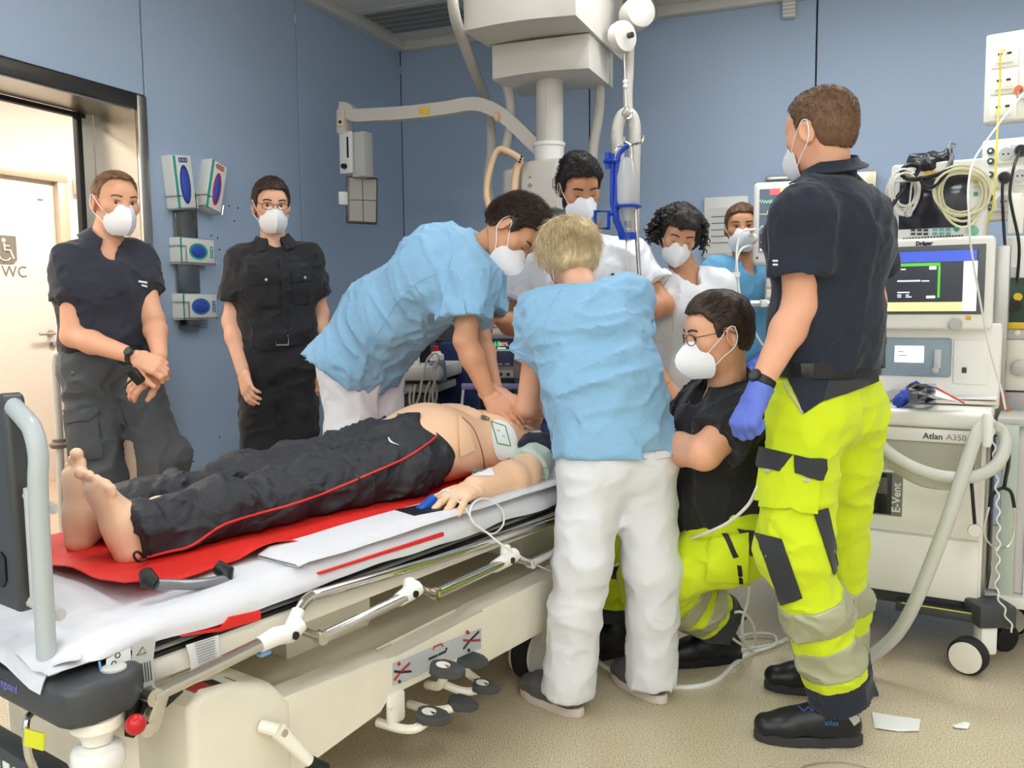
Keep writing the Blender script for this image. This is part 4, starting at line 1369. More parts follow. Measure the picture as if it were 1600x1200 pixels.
HAIRLINE = {'short': ([-0.12, -0.05, -0.035, -0.022, 0.008, 0.016, 0.030, 0.036, 0.060, 0.10], [-0.062, -0.060, -0.045, 0.018, 0.022, -0.008, -0.004, 0.040, 0.068, 0.076]),
            'receding': ([-0.12, -0.05, -0.035, -0.022, 0.008, 0.016, 0.024, 0.032, 0.046, 0.10], [-0.060, -0.058, -0.045, 0.018, 0.020, 0.0, 0.012, 0.055, 0.088, 0.098]),
            'full': ([-0.12, -0.05, -0.03, 0.0, 0.02, 0.034, 0.042, 0.06, 0.10], [-0.085, -0.085, -0.06, -0.03, -0.02, -0.01, 0.045, 0.055, 0.06])}
def make_hair(ctx, style, m, thick=0.010, noise=0.004, nscale=60.0, strands=1200, slen=0.016, extra=(), comb=(0, -0.5, -0.6), lift=0.35, tops=0.0, seed=1, sw=0.0011):
    M, s = ctx['Mh'], ctx['hs']
    R3 = M.to_3x3().normalized()
    Mi = M.inverted()
    Mi3 = np.array(Mi.to_3x3(), np.float32); Mt = np.array(Mi.translation, np.float32)
    def L(x, y, z): return M @ Vector((x, y, z))
    pr = [ell(L(0, -0.014, 0.032), [(0.074 + thick) * s, (0.094 + thick) * s, (0.084 + thick + tops) * s], R3, 0.02),
          ell(L(0, 0.030, 0.045), [(0.060 + thick * .6) * s, (0.058 + thick * .5) * s, (0.062 + thick + tops) * s], R3, 0.03),
          ell(L(0, -0.045, -0.02), [(0.056 + thick * .7) * s, (0.050 + thick * .7) * s, (0.06) * s], R3, 0.03)] + [ell(L(*c), [q * s for q in r], R3, 0.02) for c, r in extra]
    hy, hz = HAIRLINE.get(style, HAIRLINE['short'])
    def cut(p):
        q = p @ Mi3.T + Mt
        return (np.interp(q[:, 1], hy, hz) + 0.006 * vnoise(q * 70) + 0.004 * vnoise(q * 160) - q[:, 2]) * s
    def dp(p):
        q = p @ Mi3.T + Mt
        return noise * vnoise(q * np.array([nscale, nscale * .6, nscale * .6], np.float32) + seed) * 1.0
    v, q = surface(pr, 0.0042, [cut] if style != 'none' else [], dp, band=0.02)
    parts_v, parts_q = [v], [q]
    # strands
    rng = np.random.default_rng(seed)
    if strands:
        Vl = v @ Mi3.T + Mt
        c0 = np.array([0, -0.01, 0.02], np.float32)
        nl = Vl - c0; nl /= np.linalg.norm(nl, axis=1, keepdims=True)
        ok = np.nonzero((Vl[:, 2] > np.interp(Vl[:, 1], hy, hz) + 0.004))[0] if style != 'none' else np.arange(len(v))
        idx = rng.choice(ok, strands)
        cb = np.array(comb, np.float32) + rng.normal(0, 0.25, (strands, 3)).astype(np.float32)
        n = nl[idx]
        t = cb - n * (cb * n).sum(1, keepdims=True)
        t /= np.linalg.norm(t, axis=1, keepdims=True) + 1e-6
        d = t + n * lift
        d /= np.linalg.norm(d, axis=1, keepdims=True)
        base = Vl[idx] - n * 0.002
        ln = (slen * rng.uniform(0.6, 1.3, (strands, 1))).astype(np.float32)
        sd = np.cross(d, n); sd /= np.linalg.norm(sd, axis=1, keepdims=True) + 1e-6
        mid = base + d * ln * 0.5
        tip = base + d * ln + (t * 0.3 - n * 0.25) * ln
        w = sw
        allv = np.concatenate([base + sd * w, base - sd * w, base + n * w * 1.5, mid + sd * w * .8, mid - sd * w * .8, mid + n * w, tip + sd * .0002, tip - sd * .0002, tip + n * .0002], 0)
        Mn = np.array(M.to_3x3(), np.float32)
        wv = allv @ Mn.T + np.array(M.translation, np.float32)
        k = strands; i0 = np.arange(k)
        def rr(a, b): return np.concatenate([np.stack([i0 + a[0] * k, i0 + a[1] * k, i0 + b[1] * k, i0 + b[0] * k], 1)])
        qs = [rr((0, 1), (3, 4)), rr((1, 2), (4, 5)), rr((2, 0), (5, 3)), rr((3, 4), (6, 7)), rr((4, 5), (7, 8)), rr((5, 3), (8, 6))]
        parts_v.append(wv); parts_q.append(np.concatenate(qs) + len(v))
    o = vq_object('hair', np.concatenate(parts_v), np.concatenate(parts_q), m, ctx['root'])
    return o

def face_mask(ctx, s2=1.0, drop=0.0, out=0.0, straps=True):
    M = ctx['Mh']
    # rows from nose bridge to under the chin: (z, y_centre, half width, y_side)
    prof = [(-0.012, 0.104, 0.022, 0.090), (-0.026, 0.120, 0.044, 0.072), (-0.042, 0.136, 0.056, 0.058), (-0.060, 0.143, 0.063, 0.046), (-0.080, 0.140, 0.064, 0.042), (-0.098, 0.128, 0.058, 0.042), (-0.114, 0.110, 0.048, 0.044), (-0.124, 0.092, 0.034, 0.050)]
    rows = []
    for z, yc, w, ys in prof:
        row = []
        for j in range(13):
            a = (j - 6) / 6
            aa = abs(a)
            y = ys + (yc + out - ys) * (1 - aa ** 1.15)
            row.append(M @ Vector((w * a * s2, y, z - drop + 0.004 * aa * (1 if z > -0.03 else 0))))
        rows.append(row)
    mb = MB(); mb.grid(rows, 0.0018 * ctx['hs'])
    o = mb.build('face_mask', M_MASK, ctx['root'], smooth=50)
    if straps:
        for sx in (-1, 1):
            mb = MB()
            mb.tube(spline([M @ Vector((sx * 0.058 * s2, 0.058, -0.045 - drop)), M @ Vector((sx * 0.075, 0.028, -0.014)), M @ Vector((sx * 0.083, -0.004, 0.020)), M @ Vector((sx * 0.083, -0.022, 0.020))], 5), 0.0016, 6)
            mb.build('strap', M_MASK, o)
            mb = MB()
            mb.tube(spline([M @ Vector((sx * 0.055 * s2, 0.046, -0.092 - drop)), M @ Vector((sx * 0.066, 0.020, -0.066)), M @ Vector((sx * 0.079, -0.014, -0.040)), M @ Vector((sx * 0.084, -0.026, -0.010)), M @ Vector((sx * 0.083, -0.022, 0.020))], 5), 0.0016, 6)
            mb.build('strap', M_MASK, o)
    return o
def face_detail(ctx, browm, gaze=(0, 0), eyes='open'):
    M, s = ctx['Mh'], ctx['hs']
    for sx in (-1, 1):
        if eyes == 'open':
            e = M @ Vector((sx * 0.031, 0.0735, -0.0005))
            mb = MB(); mb.sphere(e, 0.0115 * s, 14); eo = mb.build('eye', M_EYE, ctx['root'])
            g = M.to_3x3() @ Vector((gaze[0], 1, gaze[1])).normalized()
            mb = MB(); mb.sphere(e + g * 0.0066, 0.0066 * s, 12); mb.build('iris', M_IRIS, eo)
        mb = MB(); mb.tube(spline([M @ Vector((sx * x, y, z)) for x, y, z in (((0.045, 0.073, 0.001), (0.038, 0.083, 0.0055), (0.030, 0.0862, 0.0066), (0.021, 0.0852, 0.004), (0.017, 0.083, 0.0)) if eyes == 'open' else ((0.045, 0.0775, -0.004), (0.038, 0.0860, -0.0065), (0.030, 0.0885, -0.0075), (0.022, 0.0870, -0.0065), (0.017, 0.085, -0.004)))], 3), 0.0013 * s, 6); mb.build('eyelash', M_IRIS, ctx['root'])
        mb = MB(); mb.tube(spline([M @ Vector((sx * x, y, z)) for x, y, z in ((0.049, 0.074, 0.021), (0.040, 0.0835, 0.0255), (0.028, 0.0885, 0.0250), (0.015, 0.0900, 0.0215))], 4), [0.0014 * s] + [0.0030 * s] * 11 + [0.0022 * s], 6) if False else mb.tube(spline([M @ Vector((sx * x, y, z)) for x, y, z in ((0.049, 0.078, 0.020), (0.040, 0.0875, 0.0245), (0.028, 0.0935, 0.0240), (0.015, 0.0950, 0.0205))], 4), 0.0034 * s, 6)
        mb.build('eyebrow', browm, ctx['root'])
def spectacles(ctx, m=None):
    M = ctx['Mh']
    m = m or M_GLASSF
    mb = MB()
    for sx in (-1, 1):
        ring = [M @ Vector((sx * 0.033 + 0.0245 * math.cos(a), 0.102 - 0.010 * (abs(sx * 0.033 + 0.0245 * math.cos(a)) / 0.05) ** 2, -0.003 + (0.0165 if math.sin(a) < 0 else 0.0155) * math.sin(a))) for a in [k * math.pi / 10 for k in range(20)]]
        mb.tube(ring, 0.0013, 6, closed=True)
        mb.tube([M @ Vector((sx * 0.057, 0.090, 0.004)), M @ Vector((sx * 0.076, 0.05, 0.008)), M @ Vector((sx * 0.083, -0.005, 0.010)), M @ Vector((sx * 0.081, -0.03, -0.006))], 0.0014, 6)
    mb.tube([M @ Vector((-0.009, 0.103, 0.002)), M @ Vector((0, 0.105, 0.004)), M @ Vector((0.009, 0.103, 0.002))], 0.0013, 6)
    return mb.build('spectacles', m, ctx['root'])

def arm_prims(s, e, w, g=0.0, k=1.0):
    s, e, w = Vector(s), Vector(e), Vector(w)
    m = e.lerp(w, 0.3)
    return [cone(s, e, 0.050 * k + g, 0.040 * k + g, 0.02), cone(e, m, 0.040 * k + g, 0.042 * k + g, 0.02), cone(m, w, 0.042 * k + g, 0.027 * k + g, 0.02)]

def torso_prims(J, g=0.0, wid=1.0, dep=1.0, hip=(0.170, 0.115), waist=(0.150, 0.105), chest=(0.165, 0.118), shr=0.052, hs=1.0):
    side = J['sR'] - J['sL']; hside = (J['hR'] - J['hL']) if 'hR' in J else side
    G = lambda a: (a[0] * wid * hs + g, a[1] * dep * hs + g)
    up = (J['neck'] - J['chest']).normalized()
    sc = (J['sR'] + J['sL']) / 2
    pr = [cone(J['pelvis'], J['waist'], G(hip), G(waist), 0.05, side=hside),
          cone(J['waist'], J['chest'], G(waist), G(chest), 0.06, side=side),
          cone(J['chest'], sc.lerp(J['chest'], 0.72), G(chest), G((chest[0] * 0.97, chest[1] * 0.86)), 0.07, side=side)]
    for sd in ('sR', 'sL'):
        pr.append(cone(J[sd], J['neck'].lerp(J[sd], 0.30) - up * 0.012, shr * hs + g, shr * 0.86 * hs + g, 0.05))
    return pr

def new_person(label, J, s=1.0, skinm=None, group=None):
    base = J['base']
    root = thing('person', label, 'person', (base.x, base.y, 0.0))
    return dict(root=root, J=J, hs=s, skin=skinm)

def make_body(ctx, hands=True, legs=True, headfine=0.0042, bodyh=0.011, wid=1.0, armk=1.0):
    J = ctx['J']
    M = head_frame(J['head'], J['hf'], J.get('hu', V(0, 0, 1)), ctx['hs'])
    ctx['Mh'] = M
    parts = []
    pr = torso_prims(J, -0.012, wid)
    pr.append(cone(J['neck'] + (J['chest'] - J['neck']) * 0.2, M @ Vector((0, -0.022, -0.06)), 0.060 * ctx['hs'], 0.05 * ctx['hs'], 0.03))
    if legs:
        for a in 'RL':
            pr += [cone(J['h' + a], J['k' + a], 0.072, 0.050, 0.04), cone(J['k' + a], J['a' + a], 0.050, 0.036, 0.03)]
    parts.append(surface(pr, bodyh))
    for a in 'RL':
        if 'e' + a in J and J['e' + a] is not None:
            parts.append(surface(arm_prims(J['s' + a], J['e' + a], J['w' + a], 0, armk), 0.0065))
    parts.append(surface(head_prims(M, ctx['hs'], J['neck'], J.get('eyes', 'open')), headfine))
    for a in 'RL':
        hd = J.get('hand' + a)
        if hd and not hd.get('glove'):
            parts.append(surface(hand_prims(hd.get('w', J['w' + a]), hd['d'], hd['b'], hd.get('side', 1 if a == 'R' else -1), hd.get('pose', 'relaxed'), hd.get('s', 1.0) * ctx['hs']), 0.0034))
    v, q = join_vq(parts)
    o = vq_object('body', v, q, ctx['skin'], ctx['root'])
    ctx['body_surf'] = Surf(v, q)
    for a in 'RL':
        hd = J.get('hand' + a)
        if hd and hd.get('glove'):
            w_ = hd.get('w', J['w' + a])
            pr = hand_prims(w_, hd['d'], hd['b'], hd.get('side', 1 if a == 'R' else -1), hd.get('pose', 'relaxed'), hd.get('s', 1.0) * ctx['hs'], 0.0022)
            up = (J['e' + a] - w_).normalized()
            pr.append(clip(cone(w_ - up * 0.01, w_ + up * hd.get('cuff', 0.04), 0.031, 0.036, 0.012), w_ + up * hd.get('cuff', 0.04), up))
            soft('glove', pr, 0.0036, M_GLOVE, ctx['root'], disp=wrinkle(0.0012, 60))
    return o

def make_top(ctx, m, name='shirt', g=0.011, sleeve=0.55, hem=0.02, wid=1.0, dep=1.0, wr=(0.012, 9), neck_r=0.066, neck_open=0.0, sl_r=(0.074, 0.072), h=0.0085, kw=None, hemdir=None, extra=(), belly=0.0, cuff=True, vneck=0.0, wseed=0.0, sleeves='RL'):
    J = ctx['J']
    kw = kw or {}
    pr = torso_prims(J, g, wid, dep, **kw)
    down = hemdir if hemdir is not None else (J['pelvis'] - J['waist'])
    down = Vector(down).normalized()
    hp = J['pelvis'] + down * hem
    pr[0] = clip(cone(J['pelvis'] + down * (hem + 0.05), J['waist'], *(( (kw.get('hip', (0.170, 0.115))[0] * wid + g, kw.get('hip', (0.170, 0.115))[1] * dep + g), (kw.get('waist', (0.150, 0.105))[0] * wid + g, kw.get('waist', (0.150, 0.105))[1] * dep + g))), 0.05, side=(J['hR'] - J['hL'])), hp, down)
    for a in sleeves:
        if J.get('e' + a) is None: continue
        s_, e_ = J['s' + a], J['e' + a]
        d = (e_ - s_).normalized()
        L = (e_ - s_).length * sleeve
        pr.append(clip(cone(s_, s_ + d * (L + 0.06), sl_r[0], sl_r[1], 0.045), s_ + d * L, d))
    pr += list(extra)
    M = ctx['Mh']
    nt = M @ Vector((0, -0.02, -0.07))
    nd = (nt - J['neck']).normalized()
    pr.append(cone(J['neck'] - nd * 0.025, nt + nd * 0.05, neck_r, neck_r + 0.004, 0.008, sub=True))
    if vneck:
        f = M.to_3x3() @ Vector((0, 1, 0)) if 'bf' not in J else J['bf']
        f = Vector(f); f = (f - nd * f.dot(nd)).normalized()
        pr.append(cone(J['neck'] + f * 0.055 + nd * 0.03, J['neck'] + f * 0.13 - nd * vneck, 0.05, 0.006, 0.01, sub=True))
    w = wrinkle(wr[0], wr[1], axis=wr[2] if len(wr) > 2 else None, stretch=3.6, amp2=0.0015, scale2=35, seed=wseed)
    v, q = surface(pr, h, disp=w)
    o = vq_object(name, v, q, m, ctx['root'])
    ctx[name + '_surf'] = Surf(v, q)
    if cuff:
        for a in sleeves:
            if J.get('e' + a) is None: continue
            s_, e_ = J['s' + a], J['e' + a]
            d = (e_ - s_).normalized(); L = (e_ - s_).length * sleeve
            pc = cone(s_, e_ + d * .1, sl_r[0] + 0.004, sl_r[1] + 0.003, 0.01)
            pc = clip(clip(pc, s_ + d * (L + 0.004), d), s_ + d * (L - 0.024), -d)
            inn = cone(s_ + d * (L - 0.1), s_ + d * (L + 0.2), 0.052, 0.050, 0.004, sub=True)
            pc.lo, pc.hi = A3(s_ + d * L) - 0.10, A3(s_ + d * L) + 0.10
            v2, q2 = surface([pc], 0.005, disp=w)
            vq_object('sleeve_cuff', v2, q2, m, o)
    return o

def leg_prims(J, rad=(0.098, 0.080, 0.075, 0.078), hip=(0.172, 0.118), g=0.0, cut=True, up=0.06, waistpt=None, bell=0.0):
    hs = J['hR'] - J['hL']
    hc = (J['hR'] + J['hL']) / 2
    top = waistpt if waistpt is not None else J['waist'].lerp(J['pelvis'], 0.3)
    upd = (top - hc).normalized()
    pr = [clip(cone(hc, top + upd * 0.08, (hip[0] + g, hip[1] + g), (hip[0] * 0.92 + g, hip[1] * 0.93 + g), 0.05, side=hs), top, upd)]
    for a in 'RL':
        h_, k_, a_ = J['h' + a], J['k' + a], J['a' + a]
        d = (a_ - k_).normalized()
        pr.append(cone(h_, k_, rad[0] + g, rad[1] + g, 0.05))
        m_ = k_.lerp(a_, 0.45)
        pr.append(cone(k_, m_, rad[1] + g, rad[2] + g, 0.04))
        end = a_ + d * J.get('hem', 0.03)
        pr.append(clip(cone(m_, end + d * 0.1, rad[2] + g, rad[3] + g, 0.03), end, d))
    return pr
def make_trousers(ctx, m, name='trousers', h=0.0095, wr=(0.014, 8), wseed=0.0, **kw):
    J = ctx['J']
    pr = leg_prims(J, **kw)
    v, q = surface(pr, h, disp=wrinkle(wr[0], wr[1], axis=V(1, 0, 0.2), stretch=1.6, amp2=0.002, scale2=28, seed=wseed))
    o = vq_object(name, v, q, m, ctx['root'])
    ctx['trousers_surf'] = Surf(v, q)
    ctx['trousers'] = o
    return o
def make_belt(ctx, m, p, up, side, rx, ry, w=0.035, buckle=None):
    up = unit(up); s = Vector(side); s = (s - up * s.dot(up)).normalized(); f = up.cross(s)
    pts = [Vector(p) + s * rx * math.cos(a) + f * ry * math.sin(a) for a in [k * math.pi / 20 for k in range(40)]]
    mb = MB()
    n = len(pts)
    vs, fs = [], []
    for q in pts:
        o = (q - Vector(p)).normalized()
        vs += [q - up * w / 2, q + up * w / 2, q + up * w / 2 + o * 0.005, q - up * w / 2 + o * 0.005]
    for i in range(n):
        j = (i + 1) % n
        for k in range(4): fs.append((i * 4 + k, i * 4 + (k + 1) % 4, j * 4 + (k + 1) % 4, j * 4 + k))
    mb._add(vs, fs)
    b = mb.build('belt', m, ctx['root'])
    if buckle is not None:
        c = Vector(p) + unit(buckle) * 1.0
        d = unit(buckle); d = (d - up * d.dot(up)).normalized()
        a = math.atan2(d.dot(f) / 1, d.dot(s))
        q = Vector(p) + s * rx * math.cos(a) + f * ry * math.sin(a) + d * 0.008
        T = mframe(q, up.cross(d).normalized(), d) if False else None
        sx = up.cross(d).normalized()
        mb = MB(); mb.tube([q + sx * x + up * z for x, z in ((-0.026, -0.02), (0.026, -0.02), (0.026, 0.02), (-0.026, 0.02))], 0.0045, 6, closed=True); mb.build('buckle', M_CHROME, b)
    return b
def make_shoe(ctx, ank, toe_dir, m, solem, length=0.29, name='shoe', h=0.0055, w=0.05, boot=0.0):
    f = Vector(toe_dir); f.z = 0; f = f.normalized(); r = f.cross(Z3)
    g = Vector((ank[0], ank[1], 0.0))
    def L(y, x, z): return g + f * y + r * x + Z3 * z
    b0, t0 = -0.06 * length / 0.29, length - 0.06 * length / 0.29 - 0.045
    pr = [cone(L(b0 + 0.034, 0, 0.056), L(0.06, 0, 0.060), (0.037, 0.046), (0.041, 0.046), 0.02, side=r),
          cone(L(0.06, 0, 0.056), L(t0 - 0.05, 0.0, 0.050), (0.042, 0.044), (w - 0.004, 0.040), 0.03, side=r),
          cone(L(0.0, 0, 0.06), L(0.005, 0, 0.105 + boot), 0.040, 0.044, 0.02),
          cone(L(0.02, 0, 0.09), L(0.12, 0, 0.070), 0.036, 0.030, 0.03),
          cone(L(t0 - 0.06, 0, 0.048), L(t0 + 0.006, 0, 0.044), (w - 0.005, 0.038), (w - 0.012, 0.034), 0.02, side=r)]
    pr[2] = clip(pr[2], L(0, 0, 0.105 + boot), Z3)
    v, q = surface(pr, h, cuts=[(L(0, 0, 0.022), -Z3, 0.004)])
    o = vq_object(name, v, q, m, ctx['root'])
    ctx.setdefault('shoe_surf', []).append(Surf(v, q))
    out = []
    for k in range(28):
        a = 2 * math.pi * k / 28
        y = math.cos(a); x = math.sin(a)
        yy = (b0 + t0 + 0.045) / 2 - 0.005 + y * (length / 2 + 0.004)
        ww = (w - 0.001) if y > 0 else (w - 0.009)
        ww -= 0.004 * math.exp(-((yy - 0.05) / 0.05) ** 2)
        out.append((yy, math.copysign(abs(x) ** 0.75, x) * ww))
    T = mframe(g, f, Z3.cross(f))
    mb = MB(T); mb.prism([(y_ * 0.985, x_ * 0.95) for y_, x_ in out], 0.001, 0.031, bev=0.006, seg=3); mb.build('sole', solem, o)
    return o
def wrist_watch(ctx, w, e, r=0.030, face=None, m=None):
    d = (Vector(w) - Vector(e)).normalized()
    s = d.cross(Z3).normalized(); u = s.cross(d)
    c = Vector(w) - d * 0.012
    mb = MB()
    ring = [c + (s * math.cos(a) + u * math.sin(a)) * r for a in [k * math.pi / 10 for k in range(20)]]
    vs, fs = [], []
    for q in ring:
        o = (q - c).normalized()
        vs += [q - d * 0.011, q + d * 0.011, q + d * 0.010 + o * 0.003, q - d * 0.010 + o * 0.003]
    for i in range(20):
        j = (i + 1) % 20
        for k in range(4): fs.append((i * 4 + k, i * 4 + (k + 1) % 4, j * 4 + (k + 1) % 4, j * 4 + k))
    mb._add(vs, fs); b = mb.build('wrist_watch', m or M_BLACK, ctx['root'])
    f = unit(face if face is not None else -_F); f = (f - d * f.dot(d)).normalized()
    mb = MB(); mb.lathe([(0.0175, 0), (0.0185, 0.003), (0.0185, 0.008), (0.016, 0.010)], c + f * (r - 0.002), f, 20); mb.build('watch_case', m or M_BLACK, b)
    mb = MB(); mb.lathe([(0.013, 0.0102), (0.013, 0.0108)], c + f * (r - 0.002), f, 20); mb.build('watch_dial', mat('watch_dial', (70, 80, 76), 0.2), b)
    return b
def make_collar(ctx, m, parent, r0=0.078, r1=0.067, hgt=0.050, open_ang=35, tilt=0.0, thick=0.004, fall=0.030):
    """folded shirt collar round the neck, open at the front"""
    J, M = ctx['J'], ctx['Mh']
    nt = M @ Vector((0, -0.022, -0.075)); nb = J['neck']
    ax = (nt - nb).normalized()
    f = J['bf'] if 'bf' in J else (M.to_3x3() @ Vector((0, 1, 0)))
    f = Vector(f); f = (f - ax * f.dot(ax)).normalized(); s = f.cross(ax)
    rows = []
    for k in range(33):
        a = math.radians(open_ang + (360 - 2 * open_ang) * k / 32)
        d = f * math.cos(a) + s * math.sin(a)
        fr = max(0, math.cos(a))
        low = nb - ax * (0.030 * fr + 0.008)
        rows.append([low + d * (r0 - 0.006), low + ax * hgt * 0.9 + d * r1, low + ax * (hgt + 0.004) + d * (r1 + 0.003), low + ax * hgt * 0.85 + d * (r1 + 0.009), low + ax * (hgt * 0.8 - fall * 0.5) + d * (r0 + 0.012), low + ax * (hgt * 0.8 - fall * (1 + 0.5 * fr)) + d * (r0 + 0.022 + 0.01 * fr)])
    mb = MB(); mb.grid(rows, thick)
    return mb.build('collar', m, parent, smooth=70)
# ------------------------------------------------------------------ the training manikin
M_MANI = mat('manikin_vinyl', (240, 198, 162), 0.42, sss=0.1, bump=[('noise', 120, 0.05, 0.001)])
M_TRACK = mat('black_tracksuit', (40, 41, 46), 0.6, bump=[('fold', 9, 0.9, 0.03), ('noise', 30, 0.25, 0.006)])
man = thing('training_manikin', 'life-size resuscitation manikin in black tracksuit trousers lying on the stretcher', 'manikin', B(1.2, 0.4, 0.70))
hRj, kRj, aRj = B(1.20, 0.47, 0.80), B(0.78, 0.555, 0.785), B(0.39, 0.575, 0.755)
hLj, kLj, aLj = B(1.18, 0.31, 0.795), B(0.77, 0.365, 0.775), B(0.36, 0.375, 0.755)
pelv, wst, chs = B(1.20, 0.39, 0.81), B(1.38, 0.37, 0.835), B(1.62, 0.335, 0.80)
nck = B(1.80, 0.31, 0.79)
sRm, sLm = B(1.72, 0.50, 0.79), B(1.68, 0.13, 0.785)
eLm, wLm = BP(818, 743, 0.07), BP(742, 763, 0.06)
eRm, wRm = B(1.42, 0.63, 0.77), B(1.18, 0.66, 0.76)
def foot_prims(heel, up, dors, inner, s=1.0):
    """heel point; up: heel->toes; dors: away from the sole; inner: towards the big toe"""
    y = unit(up); z = Vector(dors); z = (z - y * z.dot(y)).normalized(); x = Vector(inner); x = (x - y * x.dot(y) - z * x.dot(z)).normalized()
    def L(a, b, c): return Vector(heel) + (x * a + y * b + z * c) * s
    pr = [cone(L(0, 0.0, 0.0), L(0, 0.06, 0.006), (0.034, 0.034), (0.033, 0.034), 0.03, side=x), cone(L(0, 0.05, 0.006), L(0.004, 0.165, 0.0), (0.033, 0.032), (0.044, 0.021), 0.03, side=x),
          cone(L(0, 0.04, 0.05), L(0, 0.05, 0.12), 0.040, 0.042, 0.04), cone(L(0.008, 0.07, 0.045), L(0.012, 0.15, 0.012), 0.030, 0.022, 0.03)]
    for i, (bx_, l, r) in enumerate(((0.030, 0.048, 0.0150), (0.008, 0.044, 0.0112), (-0.009, 0.038, 0.0105), (-0.024, 0.030, 0.0100), (-0.037, 0.022, 0.0095))):
        pr.append(cone(L(bx_, 0.165 - 0.006 * i, 0.0), L(bx_ * 1.05, 0.165 + l * 0.55 - 0.006 * i, 0.006), r, r * 0.9, 0.008)); pr.append(ell(L(bx_ * 1.05, 0.165 + l - 0.008 * i, -0.002), (r * 1.05,) * 3, None, 0.006))
    return pr
parts = [surface([cone(pelv, wst, (0.165, 0.112), (0.168, 0.122), 0.05, side=BN), cone(wst, chs, (0.168, 0.118), (0.185, 0.112), 0.06, side=BN), cone(chs, B(1.70, 0.32, 0.79), (0.185, 0.108), (0.165, 0.085), 0.05, side=BN),
                  cone(sRm, nck, 0.055, 0.05, 0.05), cone(sLm, nck, 0.055, 0.05, 0.05), cone(hRj, kRj, 0.07, 0.05, 0.04), cone(hLj, kLj, 0.07, 0.05, 0.04), cone(kRj, aRj, 0.05, 0.036, 0.03), cone(kLj, aLj, 0.05, 0.036, 0.03)], 0.009)]
parts.append(surface(arm_prims(sLm, eLm, wLm, 0.010, 1.12) , 0.006)); parts.append(surface(arm_prims(sRm, eRm, wRm), 0.008))
parts.append(surface(hand_prims(wLm, BP(668, 792, 0.035) - wLm, V(-0.1, -0.35, 1), 1, 'spread', 1.22), 0.0036))
FT = list(TIPS[-3:])
parts.append(surface(hand_prims(wRm, -BU - Z3 * .1, Z3, 1, 'relaxed'), 0.0045))
Mh = head_frame(B(1.965, 0.30, 0.815), Z3 * 1 - BU * 0.18, BU)
parts.append(surface(head_prims(Mh, 1.0, nck), 0.0042))
toeL, toeR = BP(144, 742, 0.43), BP(112, 722, 0.60)
hlL, hlR = BP(200, 862, 0.37), BP(124, 845, 0.565)
parts.append(surface(foot_prims(hlL, toeL - hlL, BU + BN * 0.10, BN + Z3 * 0.35), 0.0042)); parts.append(surface(foot_prims(hlR, toeR - hlR, BU, -BN - Z3 * 0.05), 0.0042))
v, q = join_vq(parts)
vq_object('body', v, q, M_MANI, man); MANI = Surf(v, q)
# abdomen skin flap with a press stud
pr = clip(clip(cone(pelv + BU * 0.02, wst + BU * 0.2, (0.172, 0.120), (0.170, 0.128), 0.05, side=BN), B(1.515, 0.35, 0.8), BU + BN * 0.25), B(1.24, 0, 0), -BU)
v, q = surface([pr], 0.007, cuts=[(B(0, 0.245, 0), -BN, 0.01)])
vq_object('abdomen_flap', v, q, M_MANI, man)
patch('flap_tab', MANI, [(714, 652), (728, 668), (738, 702), (716, 712)], M_MANI, man, 0.008, 0.006, 6, 8)
p_, n_ = MANI.at(735, 700, 0.004)
if p_: mb = MB(); mb.lathe([(0.014, 0), (0.014, 0.006), (0.011, 0.008)], p_, n_, 18); mb.build('press_stud', M_LGREY, man)
mb = MB(); mb.tube(line_on(MANI, [(757, 740), (755, 715), (748, 690), (738, 668), (722, 652)], 0.0005, 6), 0.0022, 6); mb.build('torso_seam', mat('seam_brown', (150, 96, 66), 0.6), man)
# tracksuit trousers
JM = dict(hR=hRj, hL=hLj, kR=kRj, kL=kLj, aR=aRj, aL=aLj, waist=B(1.36, 0.375, 0.83), pelvis=pelv, hem=0.045)
pr = leg_prims(JM, rad=(0.100, 0.080, 0.076, 0.080), hip=(0.180, 0.118), waistpt=B(1.30, 0.375, 0.825))
def dwr(p): return wrinkle(0.022, 8, axis=-BN, stretch=1.8, amp2=0.003, scale2=26, seed=50.0)(p)
v, q = surface(pr, 0.008, cuts=[(B(0, 0, 0.712), -Z3, 0.01)], disp=dwr)
TR = vq_object('tracksuit_trousers', v, q, M_TRACK, man); TS = Surf(v, q)
v2, q2 = surface([clip(clip(cone(B(1.18, 0.39, 0.81), B(1.42, 0.37, 0.828), (0.184, 0.122), (0.176, 0.119), 0.02, side=BN), B(1.312, 0.37, 0.82), BU), B(1.268, 0.37, 0.82), -BU)], 0.005)
vq_object('waistband', v2, q2, M_TRACK, TR)
mb = MB(); mb.tube(line_on(TS, [(214, 874), (262, 862), (300, 852), (345, 822), (400, 803), (450, 790), (520, 765), (590, 735), (640, 712), (672, 690), (688, 676)], 0.001, 6), 0.0035, 6); mb.build('red_piping', mat('red_piping', (214, 52, 44), 0.6), TR)
sw = []
for a, b_ in (((607, 683), (607, 686)), ((613, 691), (611, 689)), ((618, 692), (618, 694)), ((623, 695), (623, 696))):
    sw.append((a, b_))
p1, _ = TS.at(607, 684, 0.002); p2, _ = TS.at(611, 691, 0.002); p3, _ = TS.at(623, 696, 0.002)
if p1 and p2 and p3: mb = MB(); mb.tube(spline([p1, p2, p3], 5), [0.0015, 0.002, 0.0026, 0.003, 0.0032, 0.0030, 0.0026, 0.002, 0.0014, 0.001, 0.0006], 6); mb.build('logo_mark', M_INKWHITE, TR)
mb = MB(); mb.tube(spline([BP(226, 872, 0.30), BP(215, 862, 0.29), BP(209, 868, 0.285), BP(216, 877, 0.285), BP(228, 874, 0.29)], 5), 0.003, 6); mb.build('drawstring', M_BLACK, TR)
